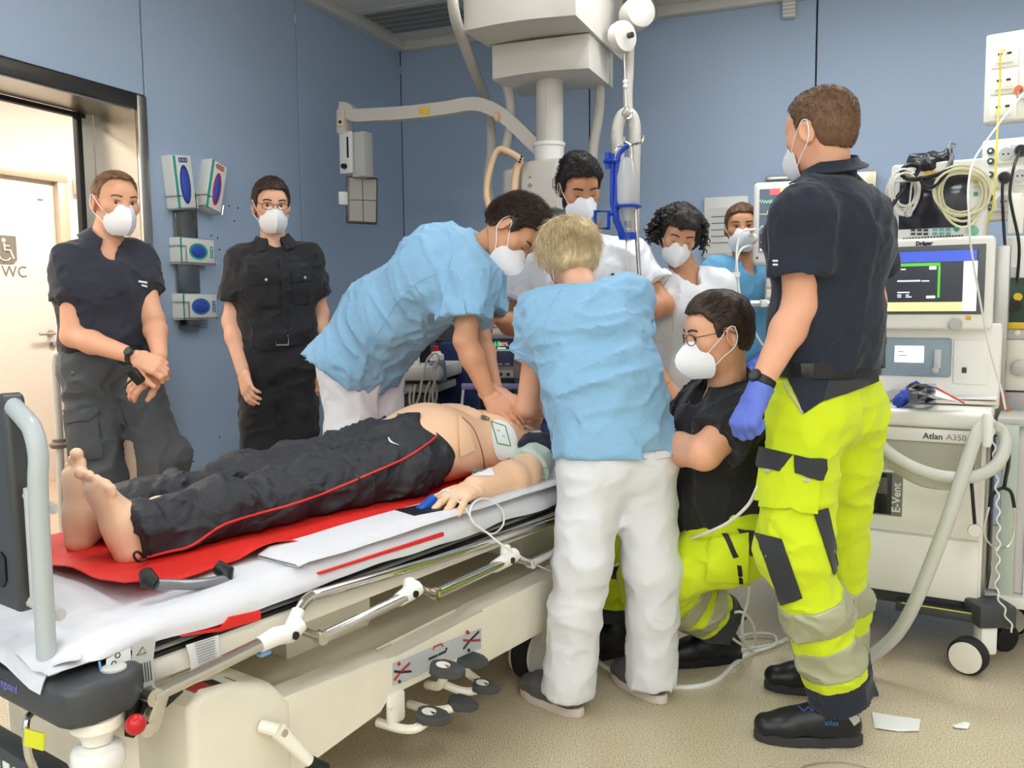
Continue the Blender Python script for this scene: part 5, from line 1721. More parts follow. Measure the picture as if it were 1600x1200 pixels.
# gathered dark shirt pushed up at the shoulder
soft('pushed_up_shirt', [cone(MANI.at(822, 697)[0], MANI.at(856, 697)[0], 0.026, 0.034, 0.03), cone(MANI.at(835, 690)[0], MANI.at(866, 687)[0], 0.024, 0.030, 0.03)], 0.007, C_NAVY2, man, disp=wrinkle(0.012, 14, seed=3.0))
# blood-pressure cuff on the upper arm
dA = (sLm - eLm).normalized(); c0 = eLm + dA * 0.045; c1 = eLm + dA * 0.205
M_CUFF = mat('sage_green_cuff', (190, 206, 194), 0.7, bump=[('fold', 10, 0.4, 0.01)])
v, q = surface([clip(clip(cone(eLm - dA * 0.1, sLm + dA * 0.1, 0.070, 0.074, 0.01), c1, dA), c0, -dA)], 0.006, disp=wrinkle(0.006, 10, seed=2.0))
CU = vq_object('pressure_cuff', v, q, M_CUFF, None); CUS = Surf(v, q)
tag(CU, 'sage green blood pressure cuff round the manikin upper arm', 'cuff')
q = CUS.at(850, 740, 0.001)
mb = MB(); mb.tube(line_on(CUS, [(843, 730), (858, 731)], 0.001, 4) or [c0, c1], 0.0012, 5); mb.build('print_line', mat('cuff_print', (120, 140, 126), 0.7), CU)
T = frame(q[0], P(862, 744, q[0].y) - P(838, 746, q[0].y), z=q[1]) if q[0] else None
if T is not None: text_mesh('lettering', 'ADULT', 0.017, T, mat('cuff_print', (120, 140, 126), 0.7), CU, 0.0004)
# defibrillator pad
pd = patch('electrode_pad', MANI, [(764, 654), (800, 664), (812, 706), (772, 724)], mat('pad_white', (236, 238, 236), 0.5), None, 0.004, 0.003, 10, 10, shape=lambda a, b: (0.5 + (a - 0.5) * (1 - 0.25 * abs(2 * b - 1) ** 3), 0.5 + (b - 0.5) * (1 - 0.2 * abs(2 * a - 1) ** 3)))
if pd:
    tag(pd, 'white electrode pad with green framed drawing on the manikin chest', 'electrode pad')
    fr = [(766, 661), (788, 668), (796, 697), (775, 693)]
    pts = []
    for i in range(4):
        a, b_ = fr[i], fr[(i + 1) % 4]
        for k in range(5): pts.append((a[0] + (b_[0] - a[0]) * k / 5, a[1] + (b_[1] - a[1]) * k / 5))
    L3 = [MANI.at(x, y, 0.0075)[0] for x, y in pts]
    L3 = [x for x in L3 if x is not None]
    mb = MB(); mb.tube(L3, 0.0018, 6, closed=True); mb.build('green_frame', M_INKGREEN, pd)
    for (x, y) in ((777, 676), (785, 684)):
        p_, n_ = MANI.at(x, y, 0.0075)
        mb = MB(); mb.tube([p_ + V(0.004 * math.cos(t), 0, 0.005 * math.sin(t)) for t in [j for j in range(6)]], 0.0008, 5); mb.build('drawing', M_INKBLACK, pd)
    mb = MB(); p_, n_ = MANI.at(757, 655, 0.006)
    mb.box(p_, (0.03, 0.02, 0.012), rot=(0.2, 0.3, 0.4), bev=0.004); mb.build('connector', M_CLEAR, pd)
# cannula dressing and green stopper on the forearm
dr = patch('cannula_dressing', MANI, [(738, 734), (768, 732), (772, 744), (736, 744)], M_PAPER, None, 0.0015, 0.0015, 6, 4)
if dr:
    tag(dr, 'white dressing with green cannula stopper on the manikin forearm', 'dressing')
    p_, n_ = MANI.at(744, 735, 0.008); mb = MB(); mb.sphere(p_, (0.008, 0.008, 0.006), 12); mb.cyl(p_ - n_ * 0.004, p_ + n_ * 0.010, 0.005, 10); mb.build('green_stopper', mat('green_plastic', (40, 160, 70), 0.4), dr)
# finger clip with its lead
pc = thing('pulse_oximeter', 'blue finger clip on the manikin hand with white lead', 'finger clip', BP(655, 771, 0.04))
fdr = (FT[2][1] - FT[1][0]).normalized(); f0, f1 = FT[2][1] + fdr * 0.022, FT[1][0] - fdr * 0.002
mb = MB(frame((f0 + f1) / 2, f1 - f0, z=Z3)); mb.box((0, 0, 0), ((f1 - f0).length, 0.027, 0.029), bev=0.007, seg=3); mb.box((-0.028, 0, 0.0), (0.02, 0.03, 0.012), bev=0.004); mb.build('clip_shell', mat('clip_blue', (28, 92, 190), 0.35), pc)
mb = MB()
ld = [f1 + V(0, -0.012, 0.006), BP(698, 766, 0.015), BP(706, 774, 0.01), BP(725, 792, 0.0), BP(735, 808, -0.01), BP(748, 826, -0.015), BP(770, 834, -0.02), BP(786, 820, -0.015), BP(785, 798, -0.01), BP(768, 782, 0.0), BP(748, 780, 0.0), BP(735, 795, -0.01), BP(738, 815, -0.02), BP(758, 830, -0.04), BP(800, 862, -0.09), BP(860, 892, -0.05), BP(900, 900, 0.02)]
mb.tube(spline(ld, 6), 0.0028, 7); mb.build('lead', M_WHITE, pc)
# resuscitation mask on the face
rm = thing('resuscitation_mask', 'clear resuscitation mask held on the manikin face', 'mask', Mh @ V(0, 0.08, -0.03))
mb = MB(Mh); mb.lathe([(0.052, 0), (0.048, 0.012), (0.034, 0.032), (0.014, 0.042), (0.012, 0.065)], (0, 0.085, -0.045), (0, 1, 0), 24); mb.build('dome', M_CLEAR, rm)
mb = MB(Mh); mb.tube([(0.050 * math.cos(t), 0.088, -0.045 + 0.058 * math.sin(t)) for t in [k * math.pi / 12 for k in range(24)]], 0.009, 8, closed=True); mb.build('cushion', mat('clear_blue_cushion', (170, 190, 214), 0.2, trans=0.5), rm)
# ------------------------------------------------------------------ the man in the dark polo by the doorway
J = dict(base=V(-1.5, 3.42, 0), head=P(180, 316, 3.42), hf=V(0.72, -0.66, -0.10), hu=V(0.02, 0, 1), bf=V(0.70, -0.71, 0),
         neck=P(163, 384, 3.43), chest=P(166, 448, 3.43), waist=P(166, 528, 3.43), pelvis=P(168, 572, 3.43),
         sR=P(114, 410, 3.33), eR=P(113, 525, 3.28), wR=P(213, 558, 3.16), sL=P(213, 406, 3.53), eL=P(240, 500, 3.44), wL=P(250, 556, 3.24),
         hR=P(140, 585, 3.37), kR=P(158, 745, 3.33), aR=P(190, 925, 3.42), hL=P(202, 585, 3.49), kL=P(258, 715, 3.36), aL=P(262, 915, 3.46), hem=0.04)
J['handR'] = dict(d=P(262, 578, 3.14) - P(213, 558, 3.16), b=V(0.1, -0.75, 0.6), pose='grip')
J['handL'] = dict(w=P(246, 572, 3.2), d=P(205, 604, 3.16) - P(246, 572, 3.2), b=V(-0.1, -0.9, 0.3), pose='relaxed')
c = new_person('man in dark navy polo with clasped hands, standing by the doorway', J, 1.0, SK_A)
make_body(c)
sh = make_top(c, C_NAVY, 'polo_shirt', sleeve=0.50, hem=-0.02, neck_r=0.064, wr=(0.011, 8), vneck=0.10, sl_r=(0.068, 0.071))
make_collar(c, C_NAVY, sh, open_ang=28)
make_trousers(c, C_CHAR, rad=(0.100, 0.085, 0.085, 0.088), wseed=3.0)
make_belt(c, M_BLACK, P(168, 546, 3.43), V(0, 0, 1), J['hR'] - J['hL'], 0.172, 0.122)
S = c['trousers_surf']
pk = patch('cargo_pocket', S, [(104, 648), (150, 640), (160, 715), (112, 720)], C_CHAR, c['trousers'], 0.002, 0.012)
patch('pocket_flap', S, [(100, 640), (152, 636), (146, 655), (104, 662)], C_CHAR, c['trousers'], 0.012, 0.007)
for a, b_ in (('R', 1), ('L', 1)):
    make_shoe(c, J['a' + a], V(0.7, -0.7, 0), M_LEATHER, M_RUBBER)
make_hair(c, 'receding', H_FAIR, thick=0.004, noise=0.0012, nscale=120, strands=900, slen=0.008, seed=2)
face_mask(c); face_detail(c, H_FAIR, gaze=(0.25, -0.25))
wrist_watch(c, J['wR'], J['eR'], 0.031, face=V(0.1, -0.9, 0.5))
S = c['polo_shirt_surf']
for k, (x0, x1, y) in enumerate(((216, 230, 440), (221, 230, 446))):
    patch('chest_lettering', S, [(x0, y - 2), (x1, y - 0), (x1, y + 3), (x0, y + 1)], M_INKWHITE, sh, 0.001, 0.001, 6, 2)
mb = MB(); q = P(213, 588, 3.12)
mb.box(q, (0.06, 0.03, 0.035), rot=(0.3, 0.9, 0.2), bev=0.006); mb.tube(spline([q, P(203, 596, 3.12), P(192, 606, 3.12)], 4), 0.004, 6)
tag(mb.build('key_pouch', M_BLACK, None), 'black key pouch held in the clasped hands of the man in navy polo', 'pouch')
mb = MB(); mb.tube(spline([P(116, 556, 3.27), P(114, 570, 3.265), P(117, 580, 3.265)], 4), 0.006, 6); mb.sphere(P(116, 584, 3.265), 0.014, 10); mb.build('key_clip', M_DARKSTEEL, c['root'])

# ------------------------------------------------------------------ the man with glasses in the black shirt
D = 3.95
J = dict(base=V(-1.05, 3.95, 0), head=P(424, 321, D), hf=V(0.42, -0.90, -0.10), hu=V(0, 0, 1), bf=V(0.30, -0.95, 0),
         neck=P(428, 383, D + .02), chest=P(428, 440, D), waist=P(434, 515, D), pelvis=P(438, 552, D),
         sR=P(378, 408, D - .02), eR=P(362, 502, D - .04), wR=P(380, 583, D - .14), sL=P(479, 404, D + .06), eL=P(500, 490, D + .1), wL=P(497, 570, D + .05),
         hR=P(408, 560, D - .02), kR=P(404, 700, D - .03), aR=P(410, 850, D), hL=P(466, 560, D + .03), kL=P(468, 700, D + .02), aL=P(472, 850, D + .05), hem=0.04)
J['handR'] = dict(d=P(390, 622, D - .20) - P(380, 583, D - .14), b=V(-0.6, -0.75, 0.1), pose='relaxed')
J['handL'] = dict(d=P(492, 610, D) - P(497, 570, D + .05), b=V(0.7, -0.6, 0.1), pose='relaxed')
c = new_person('man with glasses in black short-sleeved shirt, standing at the blue wall', J, 0.97, SK_B)
make_body(c)
sh = make_top(c, C_BLACK, 'shirt', sleeve=0.66, hem=-0.03, neck_r=0.062, wr=(0.011, 8), vneck=0.05, sl_r=(0.064, 0.074), wseed=4.0)
make_collar(c, C_BLACK, sh, open_ang=24)
make_trousers(c, C_BLACK, rad=(0.095, 0.078, 0.075, 0.08), wseed=6.0)
bl = make_belt(c, M_LEATHER, P(437, 530, D), V(0, 0, 1), J['hR'] - J['hL'], 0.168, 0.122, 0.045, buckle=V(0.33, -0.95, 0))
S = c['shirt_surf']
patch('breast_pocket', S, [(392, 440), (437, 437), (436, 478), (394, 482)], C_BLACK, sh, 0.001, 0.004)
patch('pocket_flap', S, [(390, 428), (438, 424), (437, 442), (392, 445)], C_BLACK, sh, 0.004, 0.005)
patch('breast_pocket', S, [(458, 436), (484, 434), (482, 474), (459, 476)], C_BLACK, sh, 0.001, 0.004)
patch('pocket_flap', S, [(456, 424), (486, 422), (485, 438), (457, 441)], C_BLACK, sh, 0.004, 0.005)
patch('button_placket', S, [(436, 405), (444, 405), (452, 512), (444, 512)], C_BLACK, sh, 0.001, 0.004, 3, 20)
for x, y in ((416, 437), (474, 434)):
    p_, n_ = S.at(x, y, 0.011)
    if p_: mb = MB(); mb.lathe([(0.006, 0), (0.006, 0.002)], p_, n_, 12); mb.build('button', M_LGREY, sh)
for a in 'RL': make_shoe(c, J['a' + a], V(0.3, -0.95, 0), M_LEATHER, M_RUBBER)
make_hair(c, 'short', H_BROWN, thick=0.010, noise=0.003, nscale=70, strands=1400, slen=0.016, seed=3, comb=(0, 0.5, 0.4), tops=0.006)
face_mask(c); face_detail(c, H_BROWN, gaze=(0.2, -0.1)); spectacles(c)

# ------------------------------------------------------------------ the man giving chest compressions
J = dict(base=V(-0.6, 3.5, 0), head=P(803, 362, 3.15), hf=V(0.50, -0.35, -0.80), hu=V(0.75, -0.05, 0.55), bf=V(0.42, -0.45, -0.72),
         neck=P(752, 396, 3.22), chest=P(692, 425, 3.28), waist=P(605, 500, 3.42), pelvis=P(563, 548, 3.5),
         sR=P(736, 440, 3.12), eR=P(727, 532, 3.06), wR=P(763, 618, 3.06), sL=P(748, 425, 3.42), eL=P(749, 525, 3.32), wL=P(774, 612, 3.14),
         hR=P(545, 568, 3.42), kR=P(548, 720, 3.40), aR=P(560, 880, 3.45), hL=P(585, 568, 3.58), kL=P(595, 720, 3.55), aL=P(590, 865, 3.6), hem=0.04, eyes='down')
J['handR'] = dict(d=P(806, 650, 3.02) - P(763, 618, 3.06), b=V(-0.25, -0.35, 0.9), pose='flat')
J['handL'] = dict(w=P(776, 612, 3.10), d=P(824, 652, 3.02) - P(776, 612, 3.10), b=V(-0.1, -0.2, 1), pose='flat')
c = new_person('man in light blue scrubs bent over giving chest compressions', J, 1.0, SK_D)
make_body(c)
sh = make_top(c, C_SCRUB, 'scrub_top', g=0.022, sleeve=0.62, hem=0.11, wid=1.05, neck_r=0.066, wr=(0.017, 9, V(0.2, -0.2, -0.5)), sl_r=(0.088, 0.098), vneck=0.06, wseed=1.0,
              kw=dict(hip=(0.185, 0.15), waist=(0.17, 0.14), chest=(0.175, 0.135), shr=0.07), hemdir=P(520, 615, 3.5) - P(563, 540, 3.5))
make_trousers(c, C_WHITE, rad=(0.112, 0.095, 0.09, 0.09), hip=(0.18, 0.15), wseed=9.0, wr=(0.012, 7))
for a in 'RL': make_shoe(c, J['a' + a], V(0.8, -0.6, 0), M_WHITE, M_LGREY)
make_hair(c, 'short', H_BROWN, thick=0.014, noise=0.005, nscale=60, strands=3200, slen=0.030, seed=5, comb=(0.1, 0.2, 0.9), lift=0.8, tops=0.006)
face_mask(c); face_detail(c, H_BROWN, eyes='down')
S = c['scrub_top_surf']
mb = MB(); q, n_ = c['trousers_surf'].at(534, 562, 0.006)
if q:
    mb.box(q, (0.016, 0.012, 0.05), rot=(0, 0.15, 0.4), bev=0.003); mb.build('pen', M_INKBLUE, c['root'])
mb = MB(); mb.tube(line_on(c['body_surf'], [(761, 352), (763, 375), (762, 395), (760, 412)], 0.001, 4) or [V(0, 0, 0), V(0, 0, .01)], 0.001, 5); mb.build('necklace', mat('gold', (212, 170, 90), 0.3, 1.0), c['root'])

def seam(surf, pix, m, parent, r=0.0016):
    pl = line_on(surf, pix, 0.0004, 6)
    if len(pl) > 2:
        mb = MB(); mb.tube(pl, r, 5); mb.build('seam', m, parent)
seam(S, [(697, 352), (706, 385), (702, 425), (692, 468)], C_SCRUB, sh)
seam(S, [(690, 425), (655, 440), (622, 470), (590, 520), (566, 545)], C_SCRUB, sh)
def WZ(px, d, z):
    q = P(px, 600, d); return V(q.x, d, z)
# ------------------------------------------------------------------ the blonde woman with her back to the camera
J = dict(base=V(0.3, 2.7, 0), head=P(888, 400, 2.99), hf=V(-0.42, 0.80, -0.42), hu=V(-0.1, 0.25, 1), bf=V(-0.4, 0.85, -0.3),
         neck=P(908, 452, 2.90), chest=P(917, 520, 2.84), waist=P(945, 610, 2.76), pelvis=P(962, 690, 2.73),
         sL=P(848, 488, 2.88), eL=P(824, 634, 2.98), wL=P(864, 640, 3.20), sR=P(980, 470, 2.88), eR=P(985, 575, 3.03), wR=P(900, 664, 3.10),
         hL=P(925, 722, 2.70), kL=P(909, 885, 2.66), aL=P(887, 1058, 2.68), hR=P(1003, 718, 2.75), kR=P(1018, 885, 2.74), aR=P(1020, 1046, 2.77), hem=0.045)
J['handL'] = dict(w=P(866, 640, 3.19), d=P(842, 622, 3.15) - P(866, 640, 3.19), b=V(-0.1, -0.8, 0.5), pose='grip', glove=True, s=1.0)
J['handR'] = dict(d=P(838, 664, 3.1) - P(900, 664, 3.10), b=V(0.1, -0.7, 0.7), pose='grip', glove=True, s=1.0)
c = new_person('blonde woman in light blue scrubs bent over the stretcher, seen from behind', J, 0.95, SK_B)
make_body(c, armk=0.95)
sh = make_top(c, C_SCRUB, 'scrub_top', g=0.018, sleeve=0.42, hem=0.03, wid=1.0, neck_r=0.062, wr=(0.016, 10, V(1, 0, 0.25)), sl_r=(0.078, 0.084), wseed=12.0,
              kw=dict(hip=(0.185, 0.135), waist=(0.165, 0.115), chest=(0.16, 0.115), shr=0.052), hemdir=V(0.05, -0.05, -1))
for q, (a, b_) in enumerate((('L', 0.42), ('R', 0.42))):
    d = (J['e' + a] - J['s' + a]).normalized(); o_ = J['s' + a] + d * (J['e' + a] - J['s' + a]).length * 0.40
    s1 = d.cross(V(0, 1, 0.1)).normalized(); s2 = d.cross(s1)
    mb = MB(); mb.tube([o_ + (s1 * math.cos(t) + s2 * math.sin(t)) * 0.076 + d * 0.008 * math.sin(2 * t) for t in [k * math.pi / 12 for k in range(24)]], 0.017, 8, closed=True); mb.build('rolled_cuff', C_SCRUB, sh)
seam(c['scrub_top_surf'], [(852, 545), (850, 510), (862, 475), (880, 448), (895, 436)], C_SCRUB, sh)
seam(c['scrub_top_surf'], [(870, 640), (862, 680), (868, 720)], C_SCRUB, sh)
make_trousers(c, C_WHITE, rad=(0.103, 0.084, 0.080, 0.084), hip=(0.178, 0.122), wseed=15.0, wr=(0.010, 7))
patch('back_pocket', c['trousers_surf'], [(1020, 690), (1056, 686), (1058, 712), (1024, 718)], C_WHITE, c['trousers'], 0.001, 0.004)
patch('neck_label', c['scrub_top_surf'], [(893, 428), (918, 428), (917, 436), (894, 436)], M_PAPER, sh, 0.001, 0.001, 4, 2)
M_SHG = mat('grey_shoe', (92, 92, 94), 0.5)
make_shoe(c, J['aL'], Pz(822, 1078, 0) - Pz(892, 1108, 0), M_SHG, mat('pale_sole', (214, 200, 188), 0.6), 0.26)
make_shoe(c, J['aR'], Pz(975, 1062, 0) - Pz(1035, 1096, 0), M_SHG, mat('pale_sole', (214, 200, 188), 0.6), 0.26)
make_hair(c, 'full', H_BLOND, thick=0.022, noise=0.0035, nscale=50, strands=6500, slen=0.055, seed=8, comb=(0, -0.15, -0.95), lift=0.05, extra=[((0, -0.05, -0.03), (0.078, 0.062, 0.058))], sw=0.0013)
face_mask(c)

# ------------------------------------------------------------------ the dark-haired man in white at the head of the stretcher
D = 3.70
J = dict(base=V(0.29, D, 0), head=P(905, 293, D - .02), hf=V(0.22, -0.86, -0.42), hu=V(0, -0.3, 1), bf=V(0.0, -1, 0),
         neck=P(905, 372, D + .02), chest=P(908, 440, D), waist=P(912, 540, D), pelvis=P(912, 605, D),
         sR=P(838, 412, D - .02), eR=P(803, 508, D - .02), wR=P(783, 500, D - .27), sL=P(984, 408, D + .0), eL=P(1036, 476, D - .08), wL=P(962, 492, D - .2),
         hR=P(880, 622, D), kR=WZ(880, D, 0.5), aR=WZ(880, D, 0.09), hL=P(945, 622, D), kL=WZ(945, D, 0.5), aL=WZ(945, D, 0.09), hem=0.04, eyes='down')
J['handR'] = dict(d=V(-0.5, -0.75, 0.1), b=V(0.1, -0.3, 1), pose='grip')
J['handL'] = dict(d=V(-0.9, -0.3, -0.2), b=V(0.1, -0.6, 0.8), pose='relaxed')
c = new_person('bearded dark-haired man in white tunic at the head of the stretcher', J, 1.02, SK_C)
make_body(c, armk=1.1)
sh = make_top(c, C_WHITE, 'tunic', g=0.018, sleeve=0.62, hem=0.10, wid=1.06, neck_r=0.064, wr=(0.016, 8, V(0.2, 0, 1)), sl_r=(0.085, 0.092), vneck=0.09, wseed=20.0)
make_trousers(c, C_WHITE, rad=(0.10, 0.085, 0.08, 0.08), wseed=21.0, h=0.012)
for a in 'RL': make_shoe(c, J['a' + a], V(0.1, -1, 0), M_WHITE, M_LGREY, h=0.008)
make_hair(c, 'short', H_DARK, thick=0.014, noise=0.007, nscale=55, strands=2200, slen=0.020, seed=9, comb=(0.2, 0.6, 0.3), lift=0.6, tops=0.010)
mb = soft('beard', [ell(c['Mh'] @ Vector((0, 0.034, -0.072)), (0.052, 0.052, 0.046), c['Mh'].to_3x3().normalized()), ell(c['Mh'] @ Vector((0.05, 0.012, -0.045)), (0.022, 0.026, 0.05), c['Mh'].to_3x3().normalized()), ell(c['Mh'] @ Vector((-0.05, 0.012, -0.045)), (0.022, 0.026, 0.05), c['Mh'].to_3x3().normalized())], 0.005, H_DARK, c['root'], disp=wrinkle(0.002, 60))
face_mask(c, 1.03, out=0.004); face_detail(c, H_DARK, eyes='down')
q, n_ = c['tunic_surf'].at(957, 433, 0.004)
if q: mb = MB(); mb.box(q, (0.012, 0.008, 0.03), bev=0.002); mb.build('pen', M_BLACK, c['root'])

# ------------------------------------------------------------------ the curly-haired woman in white
D = 3.80
J = dict(base=V(0.74, D, 0), head=P(1060, 366, D - .04), hf=V(-0.02, -0.88, -0.40), hu=V(0.16, -0.3, 1), bf=V(-0.1, -1, 0),
         neck=P(1072, 428, D + .02), chest=P(1072, 490, D), waist=P(1068, 575, D), pelvis=P(1066, 630, D),
         sR=P(1024, 458, D - .02), eR=P(1012, 545, D), wR=P(1040, 600, D - .15), sL=P(1122, 450, D + .03), eL=P(1135, 540, D + .05), wL=P(1100, 600, D - .1),
         hR=P(1040, 645, D), kR=WZ(1040, D, 0.48), aR=WZ(1040, D, 0.09), hL=P(1096, 645, D), kL=WZ(1096, D, 0.48), aL=WZ(1096, D, 0.09), hem=0.04, eyes='down')
J['handR'] = dict(d=V(0.5, -0.5, -0.6), b=V(0.0, -0.6, 0.6), pose='relaxed', s=0.92)
J['handL'] = dict(d=V(-0.5, -0.5, -0.6), b=V(0.0, -0.6, 0.6), pose='relaxed', s=0.92)
c = new_person('curly dark-haired woman in white v-neck tunic looking down', J, 0.95, SK_D)
make_body(c, wid=0.92)
sh = make_top(c, C_WHITE, 'tunic', g=0.014, sleeve=0.66, hem=0.12, wid=0.98, neck_r=0.064, wr=(0.014, 8, V(0.2, 0, 1)), sl_r=(0.076, 0.084), vneck=0.17, wseed=25.0)
make_trousers(c, C_WHITE, rad=(0.095, 0.08, 0.075, 0.075), wseed=26.0, h=0.012)
for a in 'RL': make_shoe(c, J['a' + a], V(0, -1, 0), M_WHITE, M_LGREY, 0.25, h=0.008)
hr = make_hair(c, 'full', H_DARK, thick=0.020, noise=0.014, nscale=45, strands=0, seed=11, extra=[((0.062, -0.03, -0.03), (0.045, 0.06, 0.06)), ((-0.062, -0.03, -0.03), (0.045, 0.06, 0.06))])
mb = MB()
rg = random.Random(5)
Mh = c['Mh']
for k in range(340):
    th = rg.uniform(0, 2 * math.pi); ph = rg.uniform(-0.35, 1.25)
    dx, dy, dz = math.cos(th) * math.cos(ph), math.sin(th) * math.cos(ph), math.sin(ph)
    if dy > 0.42 and dz < 0.62: continue
    b0 = Vector((dx * 0.092, -0.016 + dy * 0.108, 0.028 + dz * 0.102))
    ln = rg.uniform(0.05, 0.085) * (1.0 if dz < 0.5 else 0.7); rr_ = rg.uniform(0.006, 0.011); tw = rg.uniform(2.0, 3.2); p0 = rg.uniform(0, 6.3)
    dr = Vector((dx * 0.75, dy * 0.55, -0.75 + 0.2 * dz)).normalized()
    if dz > 0.5: dr = Vector((dx, dy * 0.8 , -0.25)).normalized()
    s1 = dr.cross(Vector((0.3, 0.8, 0.4))).normalized(); s2 = dr.cross(s1)
    pts = []
    for i in range(15):
        t = i / 14
        a = p0 + t * tw * 2 * math.pi
        pts.append(Mh @ (b0 + dr * ln * t + (s1 * math.cos(a) + s2 * math.sin(a)) * rr_ + Vector((0, 0, -0.018 * t * t))))
    mb.tube(pts, [0.0042] * 12 + [0.0035, 0.0025, 0.001], 5)
o = mb.build('curls', H_DARK, c['root'], smooth=180); tag(o, kind='stuff')
face_mask(c, 1.0); face_detail(c, H_DARK, eyes='down')
patch('name_badge', c['tunic_surf'], [(1042, 451), (1052, 451), (1052, 463), (1042, 463)], M_WHITE, sh, 0.002, 0.003, 3, 3)
patch('breast_pocket', c['tunic_surf'], [(1052, 474), (1078, 474), (1078, 520), (1052, 520)], C_WHITE, sh, 0.001, 0.004)
mb = MB(); mb.sphere(Mh @ Vector((-0.082, -0.004, -0.045)), 0.004, 10); mb.build('earring', M_CHROME, c['root'])

# ------------------------------------------------------------------ the man in blue scrubs at the back
D = 4.4
J = dict(base=V(1.18, D, 0), head=P(1158, 356, D), hf=V(-0.18, -0.98, 0.0), hu=V(0, 0, 1), bf=V(-0.2, -1, 0),
         neck=P(1166, 410, D + .02), chest=P(1166, 462, D), waist=P(1166, 545, D), pelvis=P(1166, 590, D),
         sR=P(1120, 428, D - .02), eR=P(1104, 505, D - .02), wR=P(1140, 563, D - .2), sL=P(1212, 428, D + .03), eL=P(1222, 505, D + .03), wL=P(1195, 560, D - .15),
         hR=P(1143, 600, D), kR=WZ(1143, D, 0.5), aR=WZ(1143, D, 0.09), hL=P(1190, 600, D), kL=WZ(1190, D, 0.5), aL=WZ(1190, D, 0.09), hem=0.04)
J['handR'] = dict(d=P(1162, 592, D - .3) - P(1140, 563, D - .2), b=V(-0.2, -0.8, 0.5), pose='relaxed', glove=True)
J['handL'] = dict(d=P(1170, 585, D - .25) - P(1195, 560, D - .15), b=V(0.2, -0.8, 0.5), pose='relaxed', glove=True)
C_SCRUB2 = cloth('mid_blue_scrub', (108, 172, 212), f=9, s=0.9)
c = new_person('man in blue scrubs standing at the very back beside the monitor', J, 0.98, SK_C)
make_body(c)
sh = make_top(c, C_SCRUB2, 'scrub_top', g=0.016, sleeve=0.62, hem=0.10, wid=1.02, neck_r=0.064, wr=(0.016, 8, V(0.2, 0, 1)), sl_r=(0.08, 0.088), vneck=0.12, wseed=30.0)
make_trousers(c, C_SCRUB2, wseed=31.0, h=0.012)
for a in 'RL': make_shoe(c, J['a' + a], V(0, -1, 0), M_WHITE, M_LGREY, h=0.008)
make_hair(c, 'short', H_MID, thick=0.007, noise=0.002, nscale=70, strands=1000, slen=0.012, seed=13, tops=0.003)
face_mask(c); face_detail(c, H_BROWN, gaze=(-0.1, 0.05))

# ------------------------------------------------------------------ the kneeling man in black polo
J = dict(base=V(0.66, 2.85, 0), head=P(1122, 521, 2.72), hf=V(-0.96, -0.12, -0.14), hu=V(0.06, 0, 1), bf=V(-0.9, -0.1, 0),
         neck=P(1136, 604, 2.76), chest=P(1130, 668, 2.82), waist=P(1128, 765, 2.84), pelvis=P(1135, 820, 2.86),
         sL=P(1156, 652, 2.66), eL=P(1100, 708, 2.59), wL=P(985, 690, 3.05), sR=P(1098, 640, 2.96), eR=P(1040, 700, 3.02), wR=P(960, 690, 3.05),
         hL=P(1158, 848, 2.74), kL=P(1015, 905, 2.86), aL=P(1125, 965, 3.02), hR=P(1125, 848, 2.95), kR=P(962, 860, 3.12), aR=P(968, 955, 3.14), hem=0.02)
J['handL'] = dict(d=V(-0.9, 0.2, 0), b=V(0, -0.4, 1), pose='grip')
J['handR'] = dict(d=V(-0.9, 0.2, 0), b=V(0, -0.4, 1), pose='grip')
c = new_person('kneeling man with glasses in black polo and hi-vis trousers', J, 1.04, SK_A)
make_body(c, armk=1.25)
sh = make_top(c, C_BLACK, 'polo_shirt', g=0.014, sleeve=0.62, hem=0.02, wid=0.92, dep=1.2, neck_r=0.066, wr=(0.016, 8, V(0.2, 0, 1)), sl_r=(0.080, 0.088), vneck=0.08, wseed=35.0)
make_collar(c, C_BLACK, sh, open_ang=24, r0=0.082, r1=0.070)
JK = J
HV = dict(rad=(0.108, 0.098, 0.092, 0.085), hip=(0.175, 0.125))
make_trousers(c, C_HIVIS, wseed=36.0, wr=(0.016, 8), **HV)
def leg_band(ctx, a, t0, t1, m, name, wseed, rad, seg='shin', g=0.003, wr=(0.016, 8)):
    J = ctx['J']
    A_, B_ = (J['k' + a], J['a' + a]) if seg == 'shin' else (J['h' + a], J['k' + a])
    d = (B_ - A_)
    p0, p1 = A_ + d * t0, A_ + d * t1
    full = leg_prims(J, rad=[x + g for x in rad], hip=(0.01, 0.01))
    full = full[1:4] if a == 'R' else full[4:7]
    dn = d.normalized()
    lo = np.minimum(A3(p0), A3(p1)) - 0.14; hi = np.maximum(A3(p0), A3(p1)) + 0.14
    w = wrinkle(wr[0], wr[1], axis=V(1, 0, 0.2), stretch=1.6, amp2=0.002, scale2=28, seed=wseed)
    for f_ in full: f_.k = 0.04
    v, q = surface(full, 0.006, cuts=[(p1, dn, 0.0), (p0, -dn, 0.0)], disp=w, lo=lo, hi=hi)
    if len(q) == 0: return None
    return vq_object(name, v, q, m, ctx['trousers'])
for t0, t1 in ((0.36, 0.52), (0.62, 0.78)): leg_band(c, 'L', t0, t1, M_REFL, 'reflective_band', 36.0, HV['rad'])
leg_band(c, 'R', 0.02, 0.28, C_PATCH, 'knee_patch', 36.0, HV['rad'])
leg_band(c, 'L', 0.84, 1.2, C_PATCH, 'dark_hem', 36.0, HV['rad']); leg_band(c, 'R', 0.80, 1.2, C_PATCH, 'dark_hem', 36.0, HV['rad'])
S = c['trousers_surf']
patch('thigh_pocket', S, [(1115, 842), (1170, 835), (1165, 905), (1105, 905)], C_HIVIS, c['trousers'], 0.002, 0.012)
